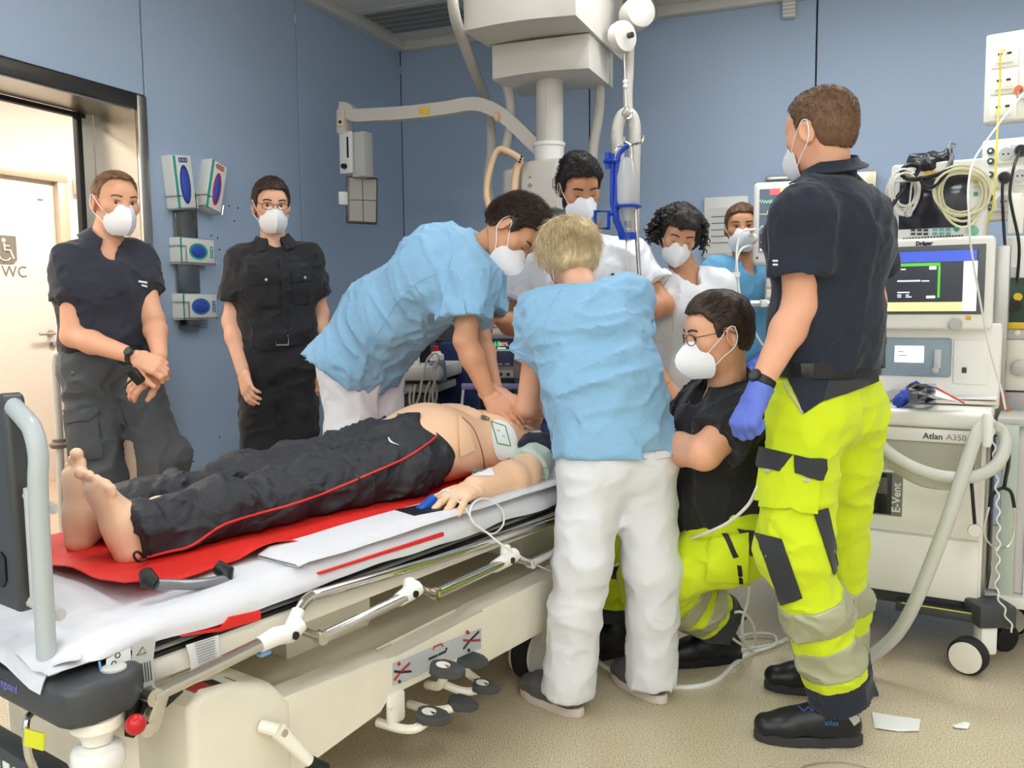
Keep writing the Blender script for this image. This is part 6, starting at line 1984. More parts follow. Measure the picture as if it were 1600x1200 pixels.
patch('hip_patch', S, [(1152, 826), (1186, 832), (1186, 862), (1172, 868)], C_PATCH, c['trousers'], 0.002, 0.004)
patch('zip_pull', S, [(1130, 832), (1138, 832), (1156, 868), (1148, 870)], M_BLACK, c['trousers'], 0.012, 0.004, 3, 6)
patch('pocket_tab', S, [(1152, 880), (1158, 880), (1158, 908), (1152, 908)], M_BLACK, c['trousers'], 0.010, 0.004, 2, 4)
M_BOOT = M_LEATHER
make_shoe(c, WZ(1136, 3.06, 0), V(-1, -0.15, 0), M_BOOT, M_RUBBER, 0.30, 'boot', boot=0.08)
make_shoe(c, J['aR'], V(-0.9, -0.35, 0), M_BOOT, M_RUBBER, 0.29, 'boot', boot=0.08)
make_hair(c, 'short', H_BROWN, thick=0.008, noise=0.0025, nscale=80, strands=1800, slen=0.018, seed=15, comb=(0.2, -0.9, 0.1), lift=0.15, tops=0.006)
face_mask(c, 1.02); face_detail(c, H_BROWN, gaze=(0, -0.3)); spectacles(c)
for k in range(2):
    for x_ in range(4): patch('shirt_lettering', c['polo_shirt_surf'], [(1083 + 7.2 * x_, 724 + 5 * k - x_), (1088.5 + 7.2 * x_, 723 + 5 * k - x_), (1088.5 + 7.2 * x_, 726 + 5 * k - x_), (1083 + 7.2 * x_, 727 + 5 * k - x_)], M_INKRED, sh, 0.001, 0.0008, 2, 1)

# ------------------------------------------------------------------ the man in hi-vis trousers, right foreground
J = dict(base=V(0.88, 2.52, 0), head=P(1283, 205, 2.55), hf=V(-0.52, 0.84, -0.10), hu=V(0.0, -0.05, 1), bf=V(-0.75, 0.62, 0),
         neck=P(1297, 282, 2.54), chest=P(1296, 372, 2.53), waist=P(1292, 510, 2.52), pelvis=P(1292, 590, 2.52),
         sL=P(1250, 342, 2.40), eL=P(1250, 478, 2.40), wL=P(1188, 602, 2.35), sR=P(1346, 338, 2.68), eR=P(1360, 470, 2.76), wR=P(1300, 540, 2.84),
         hL=P(1262, 640, 2.47), kL=P(1240, 850, 2.44), aL=P(1311, 1072, 2.47), hR=P(1322, 640, 2.60), kR=P(1306, 860, 2.73), aR=P(1312, 1035, 2.80), hem=0.035)
J['handL'] = dict(w=P(1183, 618, 2.34), d=P(1150, 690, 2.30) - P(1183, 618, 2.34), b=V(-0.75, -0.6, 0.1), side=1, pose='fist', glove=True, s=1.0, cuff=0.03)
J['handR'] = dict(d=V(-0.9, 0.3, -0.2), b=V(0, 0, 1), pose='relaxed')
c = new_person('man in navy polo and yellow hi-vis work trousers, back turned, right foreground', J, 1.03, SK_A)
make_body(c, armk=1.12)
sh = make_top(c, C_NAVY2, 'polo_shirt', g=0.015, sleeve=0.60, hem=-0.03, wid=1.0, dep=1.1, neck_r=0.064, wr=(0.012, 7, V(0.25, 0, 1)), sl_r=(0.078, 0.084), wseed=40.0, kw=dict(waist=(0.148, 0.112), chest=(0.168, 0.128)))
make_collar(c, C_NAVY2, sh, open_ang=20, r0=0.080, r1=0.070, hgt=0.062, fall=0.010)
HV2 = dict(rad=(0.112, 0.094, 0.092, 0.082), hip=(0.172, 0.122))
make_trousers(c, C_HIVIS, wseed=41.0, wr=(0.014, 7), **HV2)
def LB(*a, **k): return leg_band(c, *a, wseed=41.0, rad=HV2['rad'], wr=(0.014, 7), **k)
LB('L', 0.36, 0.56, M_REFL, 'reflective_band'); LB('L', 0.66, 0.86, M_REFL, 'reflective_band')
LB('R', 0.26, 0.48, M_REFL, 'reflective_band'); LB('R', 0.64, 0.84, M_REFL, 'reflective_band')
LB('L', 0.925, 1.25, C_NAVY2, 'dark_hem'); LB('R', 0.90, 1.25, C_NAVY2, 'dark_hem')
S = c['trousers_surf']; T_ = c['trousers']
patch('knee_patch', S, [(1181, 832), (1222, 842), (1254, 934), (1222, 946)], C_PATCH, T_, 0.002, 0.004, 8, 14)
patch('knee_patch', S, [(1270, 800), (1292, 793), (1310, 880), (1302, 898)], C_PATCH, T_, 0.002, 0.004, 5, 10)
patch('hip_yoke', S, [(1296, 588), (1370, 575), (1370, 596), (1284, 628)], C_PATCH, T_, 0.002, 0.004, 12, 6)
patch('side_pocket', S, [(1232, 592), (1296, 588), (1284, 628), (1256, 646)], C_NAVY2, T_, 0.002, 0.003, 10, 8)
mb = MB(); pl = line_on(S, [(1227, 600), (1240, 622), (1255, 645)], 0.006, 5); mb.tube(pl, 0.003, 6); mb.build('zip', M_LGREY, T_)
pk = patch('cargo_pocket', S, [(1196, 700), (1280, 718), (1274, 800), (1184, 790)], C_HIVIS, T_, 0.002, 0.012, 12, 10)
patch('pocket_flap', S, [(1196, 698), (1241, 710), (1222, 736), (1190, 728)], C_PATCH, T_, 0.014, 0.005, 8, 6)
patch('pocket_flap', S, [(1242, 710), (1288, 718), (1280, 750), (1243, 738)], C_PATCH, T_, 0.014, 0.005, 8, 6)
for x, y in ((1207, 735), (1260, 747)): patch('flap_tab', S, [(x - 5, y - 2), (x + 5, y - 1), (x + 5, y + 3), (x - 5, y + 2)], M_LGREY, T_, 0.02, 0.003, 3, 2)
make_belt(c, M_BLACK, P(1292, 573, 2.52), V(0, 0, 1), J['hR'] - J['hL'], 0.172, 0.132, 0.042)
patch('belt_clip', c['polo_shirt_surf'], [(1254, 566), (1273, 566), (1273, 588), (1254, 588)], M_DGREY, c['root'], 0.02, 0.008, 3, 3)
M_LACE = mat('blue_grey_lace', (62, 78, 118), 0.7)
n0 = len(c.get('shoe_surf', []))
def work_shoe(a, td):
    s_ = make_shoe(c, J['a' + a], td, M_LEATHER, mat('dark_sole', (54, 52, 54), 0.6), 0.31, 'safety_shoe', w=0.054)
    return s_, c['shoe_surf'][-1]
s1, F1 = work_shoe('L', Pz(1192, 1150, 0) - Pz(1360, 1158, 0))
s2, F2 = work_shoe('R', Pz(1185, 1062, 0) - Pz(1330, 1070, 0))
patch('heel_flash', F1, [(1318, 1112), (1330, 1112), (1346, 1124), (1334, 1134)], M_LGREY, s1, 0.001, 0.002, 4, 4)
q, n_ = F1.at(1299, 1129, 0.004)
if q:
    T = frame(q, (Pz(1360, 1158, 0) - Pz(1192, 1150, 0)), z=n_)
    text_mesh('lettering', 'atlas', 0.022, T, mat('logo_blue', (60, 120, 180), 0.5), s1, 0.0006)
for Fs, s_, pts in ((F1, s1, [(1248, 1104), (1256, 1112), (1264, 1105), (1270, 1112), (1276, 1103), (1282, 1110)]), (F2, s2, [(1240, 1036), (1247, 1042), (1252, 1035), (1258, 1040)])):
    for k in range(0, len(pts) - 1):
        pl = line_on(Fs, [pts[k], pts[k + 1]], 0.003, 4)
        if len(pl) > 1: mb = MB(); mb.tube(pl, 0.0028, 6); mb.build('lace', M_LACE, s_)
make_hair(c, 'short', H_MID, thick=0.004, noise=0.0012, nscale=120, strands=2600, slen=0.009, seed=17, comb=(0, -0.5, -0.4), lift=0.5, sw=0.0009)
face_mask(c)
wrist_watch(c, J['wL'], J['eL'], 0.033, face=V(-0.8, -0.5, 0.2))
for k, y in enumerate((406, 412)): patch('chest_lettering', c['polo_shirt_surf'], [(1208, y), (1216, y), (1216, y + 3), (1208, y + 3)], M_INKWHITE, sh, 0.001, 0.001, 3, 1)
def quad_obj(name, T, x0, x1, z0, z1, y, m, parent, th=0.003, bev=0.0):
    b = MB(T); b.box(((x0 + x1) / 2, y, (z0 + z1) / 2), (abs(x1 - x0), th, abs(z1 - z0)), bev=bev); return b.build(name, m, parent)
def plane_hit(T, px, py, y):
    """local (x, z) where the sight line through the pixel meets the local plane y"""
    o = T @ Vector((0, y, 0)); n = (T.to_3x3() @ Vector((0, 1, 0))).normalized()
    v = ray(px, py); v0 = Vector((0, 0, CAM_H))
    return T.inverted() @ (v0 + v * ((o - v0).dot(n) / v.dot(n)))
# ------------------------------------------------------------------ ceiling x-ray unit
xr0 = P(921, 107, 4.25)
TX = mframe(V(xr0.x, xr0.y, 0), DB, -NB)        # x right, y away, z up; origin under the lower housing's front-right corner
z_b, z_m = xr0.z, P(921, 54, 4.25).z
xr = thing('ceiling_xray_unit', 'grey ceiling-mounted x-ray unit with telescopic column and long arm', 'x-ray unit', TX @ V(-0.27, 0.22, ZC), -ANG)
def arched(mb, x0, x1, y0, y1, z0, z1, dip):
    prof = [(x0, z1), (x0, z0)] + [(x0 + (x1 - x0) * k / 10, z0 + dip * math.sin(math.pi * k / 10) * 1.0) for k in range(1, 10)] + [(x1, z0), (x1, z1)]
    mb.prism(prof, y0, y1, axis='y', bev=0.008)
m = MB(TX); arched(m, -0.50, 0.0, 0.0, 0.42, z_b, z_m + 0.01, 0.012); m.build('lower_housing', M_XRAY, xr)
m = MB(TX); m.box((0.002, 0.315, (z_b + z_m) / 2), (0.006, 0.004, z_m - z_b)); m.build('housing_joint', M_LGREY, xr)
u0 = TX.inverted() @ Pz(900, 24, z_m + 0.01)
u1 = TX.inverted() @ Pz(722, 47, z_m + 0.01)
m = MB(TX); arched(m, u1.x, u0.x, u0.y, 0.55, z_m + 0.01, ZC - 0.10, 0.012); m.build('carriage_housing', M_XRAY, xr)
m = MB(TX)
for xx in (u1.x + 0.06, u0.x - 0.04): m.box((xx, 0.2, ZC - 0.05), (0.07, 2.4, 0.09), bev=0.006)
m.build('ceiling_rail', M_LGREY, xr)
cx, cy = -0.27, 0.20
m = MB(TX); zc0 = plane_hit(TX, 845, 245, cy).z
m.tube([(cx, cy, z_b + 0.06), (cx, cy, zc0)], 0.068, 28); m.build('telescopic_column', M_XRAY, xr)
m = MB(TX); m.box((cx + 0.004, cy - 0.0685, (z_b + zc0) / 2), (0.004, 0.003, z_b - zc0 - 0.02)); m.build('column_slot', M_LGREY, xr)
# hub and tube head
q = plane_hit(TX, 858, 240, cy - 0.03)
m = MB(TX); m.lathe([(0.074, -0.055), (0.076, 0.03), (0.082, 0.034), (0.082, 0.05), (0.07, 0.056)], (q.x, cy - 0.03, q.z), (0, 0, 1), 28); m.build('hub', M_WHITE, xr)
a0, a1 = plane_hit(TX, 812, 252, cy - 0.12), plane_hit(TX, 872, 325, cy - 0.12)
m = MB(TX); m.prism([(a0.x, a1.z), (a1.x, a1.z), (a1.x, a0.z + 0.005), (a0.x + 0.05, a0.z), (a0.x, a0.z - 0.02)], cy - 0.12, cy + 0.14, axis='y', bev=0.015, seg=3); m.build('tube_head', M_XRAY, xr)
m = MB(TX); q = plane_hit(TX, 828, 277, cy - 0.122); m.lathe([(0.007, 0), (0.007, 0.004)], (q.x, cy - 0.121, q.z), (0, -1, 0), 12); q = plane_hit(TX, 828, 290, cy - 0.122); m.box((q.x, cy - 0.122, q.z), (0.02, 0.003, 0.02), rot=(0, 0.78, 0)); m.build('head_marking', mat('marking_grey', (150, 140, 140), 0.6), xr)
m = MB(TX); q = plane_hit(TX, 864, 287, cy - 0.122); m.box((q.x, cy - 0.121, q.z), (0.008, 0.003, 0.05)); m.build('head_lettering', mat('marking_grey', (150, 140, 140), 0.6), xr)
m = MB(TX); q0 = plane_hit(TX, 845, 345, cy - 0.05); m.box((q0.x, cy + 0.0, q0.z), (0.14, 0.16, 0.08), bev=0.01); m.build('collimator', M_LGREY, xr)
m = MB(TX); m.box((a0.x - 0.06, cy + 0.02, (a0.z + a1.z) / 2), (0.12, 0.20, abs(a0.z - a1.z) * 0.85), bev=0.03, seg=3); m.build('control_box', M_LGREY, xr)
def hoop(pix, y0, r):
    pts = [V(*plane_hit(TX, x, y, y0)) for x, y in pix]
    m = MB(TX); m.tube(spline(pts, 6), r, 10); m.build('handle_hoop', M_PEACH, xr)
hoop([(815, 250), (800, 240), (782, 233), (772, 245), (763, 275), (760, 300), (763, 320), (770, 335)], cy - 0.20, 0.016)
hoop([(815, 250), (808, 262), (804, 285), (803, 305)], cy - 0.16, 0.018)
m = MB(TX)
for k in range(3): q = plane_hit(TX, 812 + 1.5 * k, 249 - 4 * k + 4, cy - 0.225); m.sphere((q.x, q.y, q.z), 0.006, 8)
m.build('handle_key', M_BLACK, xr)
# long arm with the detector panel
pts = [plane_hit(TX, x, y, cy + 0.02) for x, y in ((868, 258), (835, 225), (790, 183), (760, 167), (735, 164), (700, 170), (640, 177), (590, 180), (555, 181), (545, 172), (533, 170))]
pts = spline([V(*p) for p in pts], 5)
m = MB(TX)
vs, fs = [], []
for i, p in enumerate(pts):
    t = (pts[min(i + 1, len(pts) - 1)] - pts[max(i - 1, 0)]).normalized(); up = V(-t.z, 0, t.x)
    if up.z < 0: up = -up
    w2 = 0.034
    for a, b_ in ((-1, -1), (1, -1), (1, 1), (-1, 1)): vs.append(p + up * w2 * b_ + V(0, 0.03 * a, 0))
for i in range(len(pts) - 1):
    for k in range(4): fs.append((i * 4 + k, i * 4 + (k + 1) % 4, (i + 1) * 4 + (k + 1) % 4, (i + 1) * 4 + k))
fs += [(0, 1, 2, 3), tuple((len(pts) - 1) * 4 + k for k in (3, 2, 1, 0))]
m._add(vs, fs); ARM = m.build('swing_arm', M_XRAY, xr)
q = plane_hit(TX, 663, 174, cy - 0.012); m = MB(TX); m.box((q.x, cy - 0.0125, q.z), (0.06, 0.003, 0.032), rot=(0, 0.09, 0)); m.build('yellow_label', M_YELLOW, ARM)
q = plane_hit(TX, 778, 186, cy); m = MB(TX); m.sphere((q.x, cy - 0.01, q.z + 0.01), (0.02, 0.03, 0.026), 14); m.build('peach_knob', M_PEACH, ARM)
e0 = plane_hit(TX, 538, 190, cy + 0.02)
m = MB(TX); m.box((e0.x, cy + 0.02, e0.z - 0.005), (0.055, 0.08, 0.13), bev=0.006); m.build('arm_end', M_XRAY, xr)
q = plane_hit(TX, 533, 191, cy - 0.022); m = MB(TX); m.box((q.x, cy - 0.024, q.z), (0.04, 0.012, 0.05), bev=0.006); m.build('peach_latch', M_PEACH, xr)
m = MB(TX); m.lathe([(0.009, 0), (0.009, 0.004)], (q.x, cy - 0.030, q.z), (0, -1, 0), 12); m.build('latch_hole', M_BLACK, xr)
TD = mframe(TX @ V(e0.x, cy + 0.02, 0), (Matrix.Rotation(math.radians(-8), 3, 'Z') @ DB), (Matrix.Rotation(math.radians(-8), 3, 'Z') @ -NB))
def bx4(name, p0, p1, y0, y1, m_, parent=xr, bev=0.006):
    a, b_ = plane_hit(TD, *p0, y0), plane_hit(TD, *p1, y0)
    m = MB(TD); m.box(((a.x + b_.x) / 2, (y0 + y1) / 2, (a.z + b_.z) / 2), (abs(a.x - b_.x), abs(y1 - y0), abs(a.z - b_.z)), bev=bev); return m.build(name, m_, parent)
bx4('holder_front', (529, 207), (550, 270), -0.03, -0.01, M_WHITE); bx4('holder_body', (548, 207), (570, 275), -0.008, 0.07, M_LGREY)
bx4('slider', (541, 214), (544, 246), -0.036, -0.029, M_BLACK, bev=0.001)
q = plane_hit(TD, 539, 260, -0.03); m = MB(TD); m.lathe([(0.016, 0), (0.014, 0.02)], (q.x, -0.03, q.z), (0, -1, 0), 16); m.build('knob', M_BLACK, xr)
TP = mframe(TD @ V(0, 0, 0), Matrix.Rotation(math.radians(42), 3, 'Z') @ DB, Matrix.Rotation(math.radians(42), 3, 'Z') @ -NB)
a, b_ = plane_hit(TP, 541, 275, -0.02), plane_hit(TP, 591, 350, -0.02)
m = MB(TP); m.box(((a.x + b_.x) / 2, -0.005, (a.z + b_.z) / 2), (abs(a.x - b_.x), 0.03, abs(a.z - b_.z)), rot=(0, math.radians(2), 0), bev=0.004); PN = m.build('detector_panel', M_DARKSTEEL, xr)
m = MB(TP); m.box(((a.x + b_.x) / 2 + 0.002, -0.0215, (a.z + b_.z) / 2), (abs(a.x - b_.x) - 0.024, 0.004, abs(a.z - b_.z) - 0.024), rot=(0, math.radians(2), 0)); m.build('detector_face', mat('detector_face', (176, 170, 162), 0.5), PN)
m = MB(TP); m.box(((a.x + b_.x) / 2 + 0.002, -0.0245, (a.z + b_.z) / 2), (abs(a.x - b_.x) - 0.024, 0.002, 0.003)); m.box(((a.x + b_.x) / 2 + 0.002, -0.0245, (a.z + b_.z) / 2), (0.003, 0.002, abs(a.z - b_.z) - 0.024)); m.build('cross_mark', M_INKBLACK, PN)
q = plane_hit(TP, 536, 310, -0.01); m = MB(TP); m.box((q.x, -0.005, q.z), (0.05, 0.04, 0.075), bev=0.008); m.build('panel_grip', M_WHITE, xr)
# hoses
M_HOSE = mat('grey_corrugated_hose', (196, 190, 180), 0.55, bump=[('wave', 60, 0.2, 0.003)])
def hose(pix, r, name='cable_hose', mm_=None, parent=xr, n=7):
    m = MB(); m.tube(spline([P(*p) for p in pix], n), r, 14); return m.build(name, mm_ or M_HOSE, parent)
hose([(705, -25, 4.1), (712, 30, 4.15), (735, 95, 4.5), (757, 150, 4.85), (766, 190, 4.9), (768, 235, 4.9), (762, 285, 4.85), (768, 320, 4.8)], 0.026)
hose([(790, 120, 4.6), (797, 160, 4.65), (797, 200, 4.65), (788, 240, 4.6)], 0.026)
hose([(938, 130, 4.6), (935, 180, 4.65), (928, 225, 4.65), (925, 260, 4.65)], 0.026)
# suspended loop and pulley on the right
pu = thing('ceiling_pulley', 'grey balancer reel with looped hose hanging beside the x-ray unit', 'pulley', P(975, 60, 4.4) * 1.0)
m = MB(); m.lathe([(0.03, -0.03), (0.072, -0.026), (0.076, 0.0), (0.072, 0.026), (0.03, 0.03)], P(972, 58, 4.4), V(0.6, -0.8, 0), 28); m.build('reel', M_XRAY, pu)
m = MB(); m.lathe([(0.014, 0.03), (0.014, 0.055), (0.006, 0.056)], P(974, 58, 4.38), V(0.7, -0.7, 0), 16); m.build('reel_hub', M_DARKSTEEL, pu)
m = MB(); m.lathe([(0.05, -0.06), (0.075, -0.05), (0.08, 0.0), (0.075, 0.05), (0.05, 0.06)], P(995, 22, 4.5), V(0.3, -0.9, 0), 24); m.tube([P(985, -10, 4.5), P(985, -60, 4.5)], 0.05, 16); m.build('mount', M_XRAY, pu)
m = MB(); m.tube([P(975, 82, 4.4), P(977, 130, 4.4), P(978, 175, 4.4)], 0.003, 6); m.build('cord', M_WHITE, pu)
m = MB()
for y in (128, 135): m.sphere(P(977, y, 4.4), 0.013, 10)
m.build('cord_stop', M_WHITE, pu)
hose([(984, 40, 4.48), (983, 100, 4.48), (981, 150, 4.48), (982, 178, 4.48)], 0.024, parent=pu)
hose([(968, 330, 4.45), (966, 250, 4.43), (964, 210, 4.42), (970, 184, 4.42), (981, 177, 4.42), (990, 188, 4.42), (992, 220, 4.42), (990, 300, 4.45), (990, 360, 4.5)], 0.030, parent=pu)
m = MB(); m.tube(spline([P(978, 168, 4.38), P(972, 178, 4.37), P(980, 186, 4.36), P(988, 178, 4.37), P(980, 166, 4.38)], 4), 0.004, 6); m.build('sling', M_CHROME, pu)

# ------------------------------------------------------------------ infusion pole on the stretcher
DP_ = 3.30
iv = thing('infusion_pole', 'steel infusion pole at the head of the stretcher', 'infusion pole', WZ(1000, DP_, 0.56))
m = MB(); m.tube([P(986, 230, DP_), P(997, 400, DP_), P(1009, 560, DP_), P(1011, 745, DP_)], 0.0085, 12); m.build('pole', M_CHROME, iv)
m = MB()
m.tube(spline([P(986, 228, DP_), P(992, 225, DP_ - .03), P(1003, 222, DP_ - .05), P(1005, 212, DP_ - .05)], 4), 0.005, 8); m.tube(spline([P(986, 228, DP_), P(980, 224, DP_ + .02), P(976, 222, DP_ + .03), P(975, 214, DP_ + .03)], 4), 0.005, 8); m.tube(spline([P(986, 228, DP_), P(978, 232, DP_ - .03), P(968, 228, DP_ - .05), P(962, 236, DP_ - .05)], 4), 0.004, 8); m.build('hook', M_CHROME, iv)
m = MB(); m.lathe([(0.014, -0.03), (0.02, -0.025), (0.02, 0.03), (0.014, 0.035)], P(1007, 490, DP_), V(0, 0, 1), 14); m.build('clamp', M_WHITE, iv)
M_HB = mat('royal_blue_plastic', (22, 64, 178), 0.35)
ih = thing('infusion_bracket', 'blue plastic bottle bracket hanging from the infusion pole', 'bracket', P(966, 370, DP_ - .05))
D5 = DP_ - 0.055
m = MB()
m.tube(spline([P(982, 228, D5), P(975, 232, D5), P(968, 240, D5), P(965, 250, D5)], 4), 0.009, 8)
m.tube([P(965, 250, D5), P(964, 290, D5), P(962, 330, D5), P(963, 345, D5), P(970, 360, D5), P(972, 372, D5)], 0.0125, 8); m.tube([P(957, 240, D5), P(957, 260, D5), P(956, 318, D5), P(960, 332, D5)], 0.008, 8)
m.build('spine', M_HB, ih)
m = MB(); q = P(954, 252, D5)
m.tube([q + V(0.02 * math.cos(t), 0.02 * math.sin(t), z_) for t, z_ in [(k * 0.5, 0) for k in range(13)]], 0.008, 6); m.tube([P(950, 238, D5), P(950, 264, D5)], 0.010, 8); m.build('ring_clip', M_HB, ih)
m = MB(); q = P(981, 323, D5); m.tube([q + V(0.045 * math.cos(t), 0.045 * math.sin(t), 0) for t in [k * math.pi / 10 for k in range(20)]], 0.006, 8, closed=True); m.tube([P(963, 323, D5), q + V(-0.04, 0, 0)], 0.006, 8); m.build('bottle_ring', M_HB, ih)
m = MB(); q = P(981, 369, D5); m.lathe([(0.032, -0.012), (0.032, 0.012)], q, V(0, 0, 1), 18); m.build('drip_cup', M_HB, ih)
m = MB(); fr = [P(930, 330, D5), P(951, 330, D5), P(951, 357, D5), P(930, 357, D5)]
m.tube(fr, 0.008, 6, closed=True); m.tube([P(951, 335, D5), P(963, 333, D5)], 0.008, 6); m.build('side_frame', M_HB, ih)
bt = thing('infusion_bottle', 'clear infusion bottle hanging upside down in the blue bracket', 'bottle', P(980, 340, D5))
t_, b_ = P(979, 246, D5), P(981, 345, D5)
L = (t_ - b_).length
m = MB(); m.lathe([(0.012, 0), (0.018, 0.02), (0.034, 0.05), (0.041, 0.07), (0.040, L * 0.7), (0.035, L * 0.78), (0.030, L * 0.9), (0.024, L * 0.97), (0.010, L)], b_, t_ - b_, 24); m.build('bottle_body', mat('milky_plastic', (232, 236, 238), 0.25, trans=0.45), bt)
m = MB(); m.lathe([(0.010, -0.075), (0.011, -0.03), (0.006, -0.025), (0.013, -0.02), (0.013, 0.0)], b_, t_ - b_, 16); m.build('drip_chamber', M_CLEAR, bt)
m = MB(); m.tube(spline([P(980, 366, D5), P(978, 395, D5), P(980, 440, D5 + .02), P(975, 520, D5 + .05), P(960, 600, D5 + .05)], 6), 0.003, 6); m.build('infusion_line', M_WHITE, bt)
m = MB(); m.tube([P(940, 340, D5 + .01), P(935, 355, D5 + .01), P(927, 373, D5 + .02)], [0.002, 0.006, 0.004], 6)
tag(m.build('wooden_spatula', mat('wood_stick', (196, 134, 70), 0.6), None), 'brown wooden spatula stuck in the blue bracket frame', 'spatula')

# ------------------------------------------------------------------ bedside monitor at the back
TM = mframe(P(1240, 345, 4.05) * 1.0, V(math.cos(math.radians(16)), -math.sin(math.radians(16)), 0), V(math.sin(math.radians(16)), math.cos(math.radians(16)), 0))
pm = thing('patient_monitor', 'white patient monitor with green and white traces on a wall arm', 'monitor', P(1240, 410, 4.05))
a, b_ = plane_hit(TM, 1178, 285, 0), plane_hit(TM, 1300, 412, 0)
w_, h_ = b_.x - a.x, a.z - b_.z
xc, zc = (a.x + b_.x) / 2, (a.z + b_.z) / 2
m = MB(TM); m.box((xc, 0.04, zc), (w_, 0.08, h_), bev=0.02, seg=3); m.build('housing', M_WHITE, pm)
a2, b2 = plane_hit(TM, 1187, 296, -0.002), plane_hit(TM, 1292, 391, -0.002)
m = MB(TM); m.box(((a2.x + b2.x) / 2, -0.001, (a2.z + b2.z) / 2), (b2.x - a2.x, 0.004, a2.z - b2.z)); SCR = m.build('screen', mat('screen_slate', (84, 96, 112), 0.25, emit=(84, 96, 112), estr=0.45), pm)
def em(name, c, k=0.9): return mat(name, c, 0.4, emit=c, estr=k)
def trace(y, amp, kind, m_, x0=1187, x1=1235, sc=SCR, T=TM, yy=-0.0045, r=0.0012, seed=0):
    rg_ = random.Random(seed)
    pts = []
    n = 46
    for i in range(n + 1):
        x = x0 + (x1 - x0) * i / n
        dy = math.sin(i * 1.6) * amp * (0.6 + 0.4 * rg_.random()) if kind == 'fib' else (amp if i in (12,) else (-amp if i in (13,) else 0.3 * rg_.random())) if kind == 'flat' else math.sin(i * 0.42) * amp + rg_.uniform(-1, 1) * amp * .5
        q = plane_hit(T, x, y - dy, yy); pts.append(q)
    m = MB(T); m.tube(pts, r, 5); m.build('trace', m_, sc)
trace(315, 4, 'fib', em('trace_green', (150, 220, 180)), seed=1); trace(335, 6, 'flat', em('trace_lime', (190, 220, 130)), seed=2); trace(358, 5, 'wave', em('trace_white', (220, 225, 230)), seed=3)
for p0, p1, m_ in (((1203, 295), (1219, 304), em('alarm_red', (220, 90, 100))), ((1219, 295), (1240, 304), em('alarm_yellow', (228, 220, 90))), ((1187, 366), (1240, 388), em('panel_dark', (52, 54, 66), 0.3)), ((1187, 388), (1240, 391), em('panel_lilac', (190, 196, 230)))):
    a_, b_ = plane_hit(TM, *p0, -0.004), plane_hit(TM, *p1, -0.004); m = MB(TM); m.box(((a_.x + b_.x) / 2, -0.004, (a_.z + b_.z) / 2), (b_.x - a_.x, 0.002, a_.z - b_.z)); m.build('screen_field', m_, SCR)
q = plane_hit(TM, 1198, 377, -0.006); text_mesh('reading', '- - /- -', 0.05, TM @ Matrix.Translation((q.x + 0.03, -0.0055, q.z)) @ Matrix.Rotation(math.pi / 2, 4, 'X'), em('reading_red', (230, 90, 110)), SCR)
m = MB(TM); m.tube([(xc, 0.08, zc), (xc, 0.5, zc), (xc + .05, 0.75, zc)], 0.025, 10); m.build('arm', M_LGREY, pm)
m = MB(TM); q = plane_hit(TM, 1183, 403, -0.002); m.lathe([(0.006, 0), (0.006, 0.002)], (q.x, 0.0, q.z), (0, -1, 0), 12); m.build('power_key', M_DGREY, pm)
rk = thing('module_rack', 'grey module rack below the patient monitor', 'rack', P(1200, 460, 4.15))
m = MB(TM)
a, b_ = plane_hit(TM, 1196, 414, 0.06), plane_hit(TM, 1300, 470, 0.06); m.box(((a.x + b_.x) / 2, 0.10, (a.z + b_.z) / 2), (b_.x - a.x, 0.12, a.z - b_.z), bev=0.006); m.build('case', M_LGREY, rk)
for k in range(3):
    a, b_ = plane_hit(TM, 1198, 420 + 16 * k, 0.035), plane_hit(TM, 1212, 432 + 16 * k, 0.035); m = MB(TM); m.box(((a.x + b_.x) / 2, 0.038, (a.z + b_.z) / 2), (b_.x - a.x, 0.008, a.z - b_.z), bev=0.002); m.build('module', M_CREAM, rk)
cs = thing('breathing_line_set', 'white monitoring lines with connector hanging beside the patient monitor', 'tubing', P(1150, 560, 4.0))
m = MB()
for pix in ([(1180, 358, 4.02), (1160, 362, 4.0), (1153, 378, 4.0), (1151, 410, 3.98), (1158, 470, 3.95), (1180, 520, 3.9), (1196, 545, 3.9)], [(1180, 382, 4.02), (1158, 390, 4.0), (1150, 420, 3.98), (1154, 480, 3.95), (1158, 560, 3.85), (1174, 600, 3.8)]):
    m.tube(spline([P(*p) for p in pix], 6), 0.005, 8)
m.build('line', M_WHITE, cs)
m = MB(); m.lathe([(0.022, -0.012), (0.026, 0.0), (0.022, 0.012)], P(1176, 373, 4.01), V(-1, -0.6, 0.1), 16); m.build('connector', M_LGREY, cs)
m = MB(); m.box(P(1150, 429, 3.96), (0.035, 0.004, 0.022)); m.build('tag', M_PAPER, cs)
# rail strip near the back man's waist
rl = thing('equipment_rail', 'white equipment rail with clamp behind the kneeling man', 'rail', P(1190, 476, 4.1))
m = MB(); m.tube([P(1172, 474, 4.12), P(1230, 474, 4.12)], 0.014, 4); m.box(P(1193, 474, 4.1), (0.03, 0.03, 0.035), bev=0.004); m.build('bar', M_WHITE, rl)
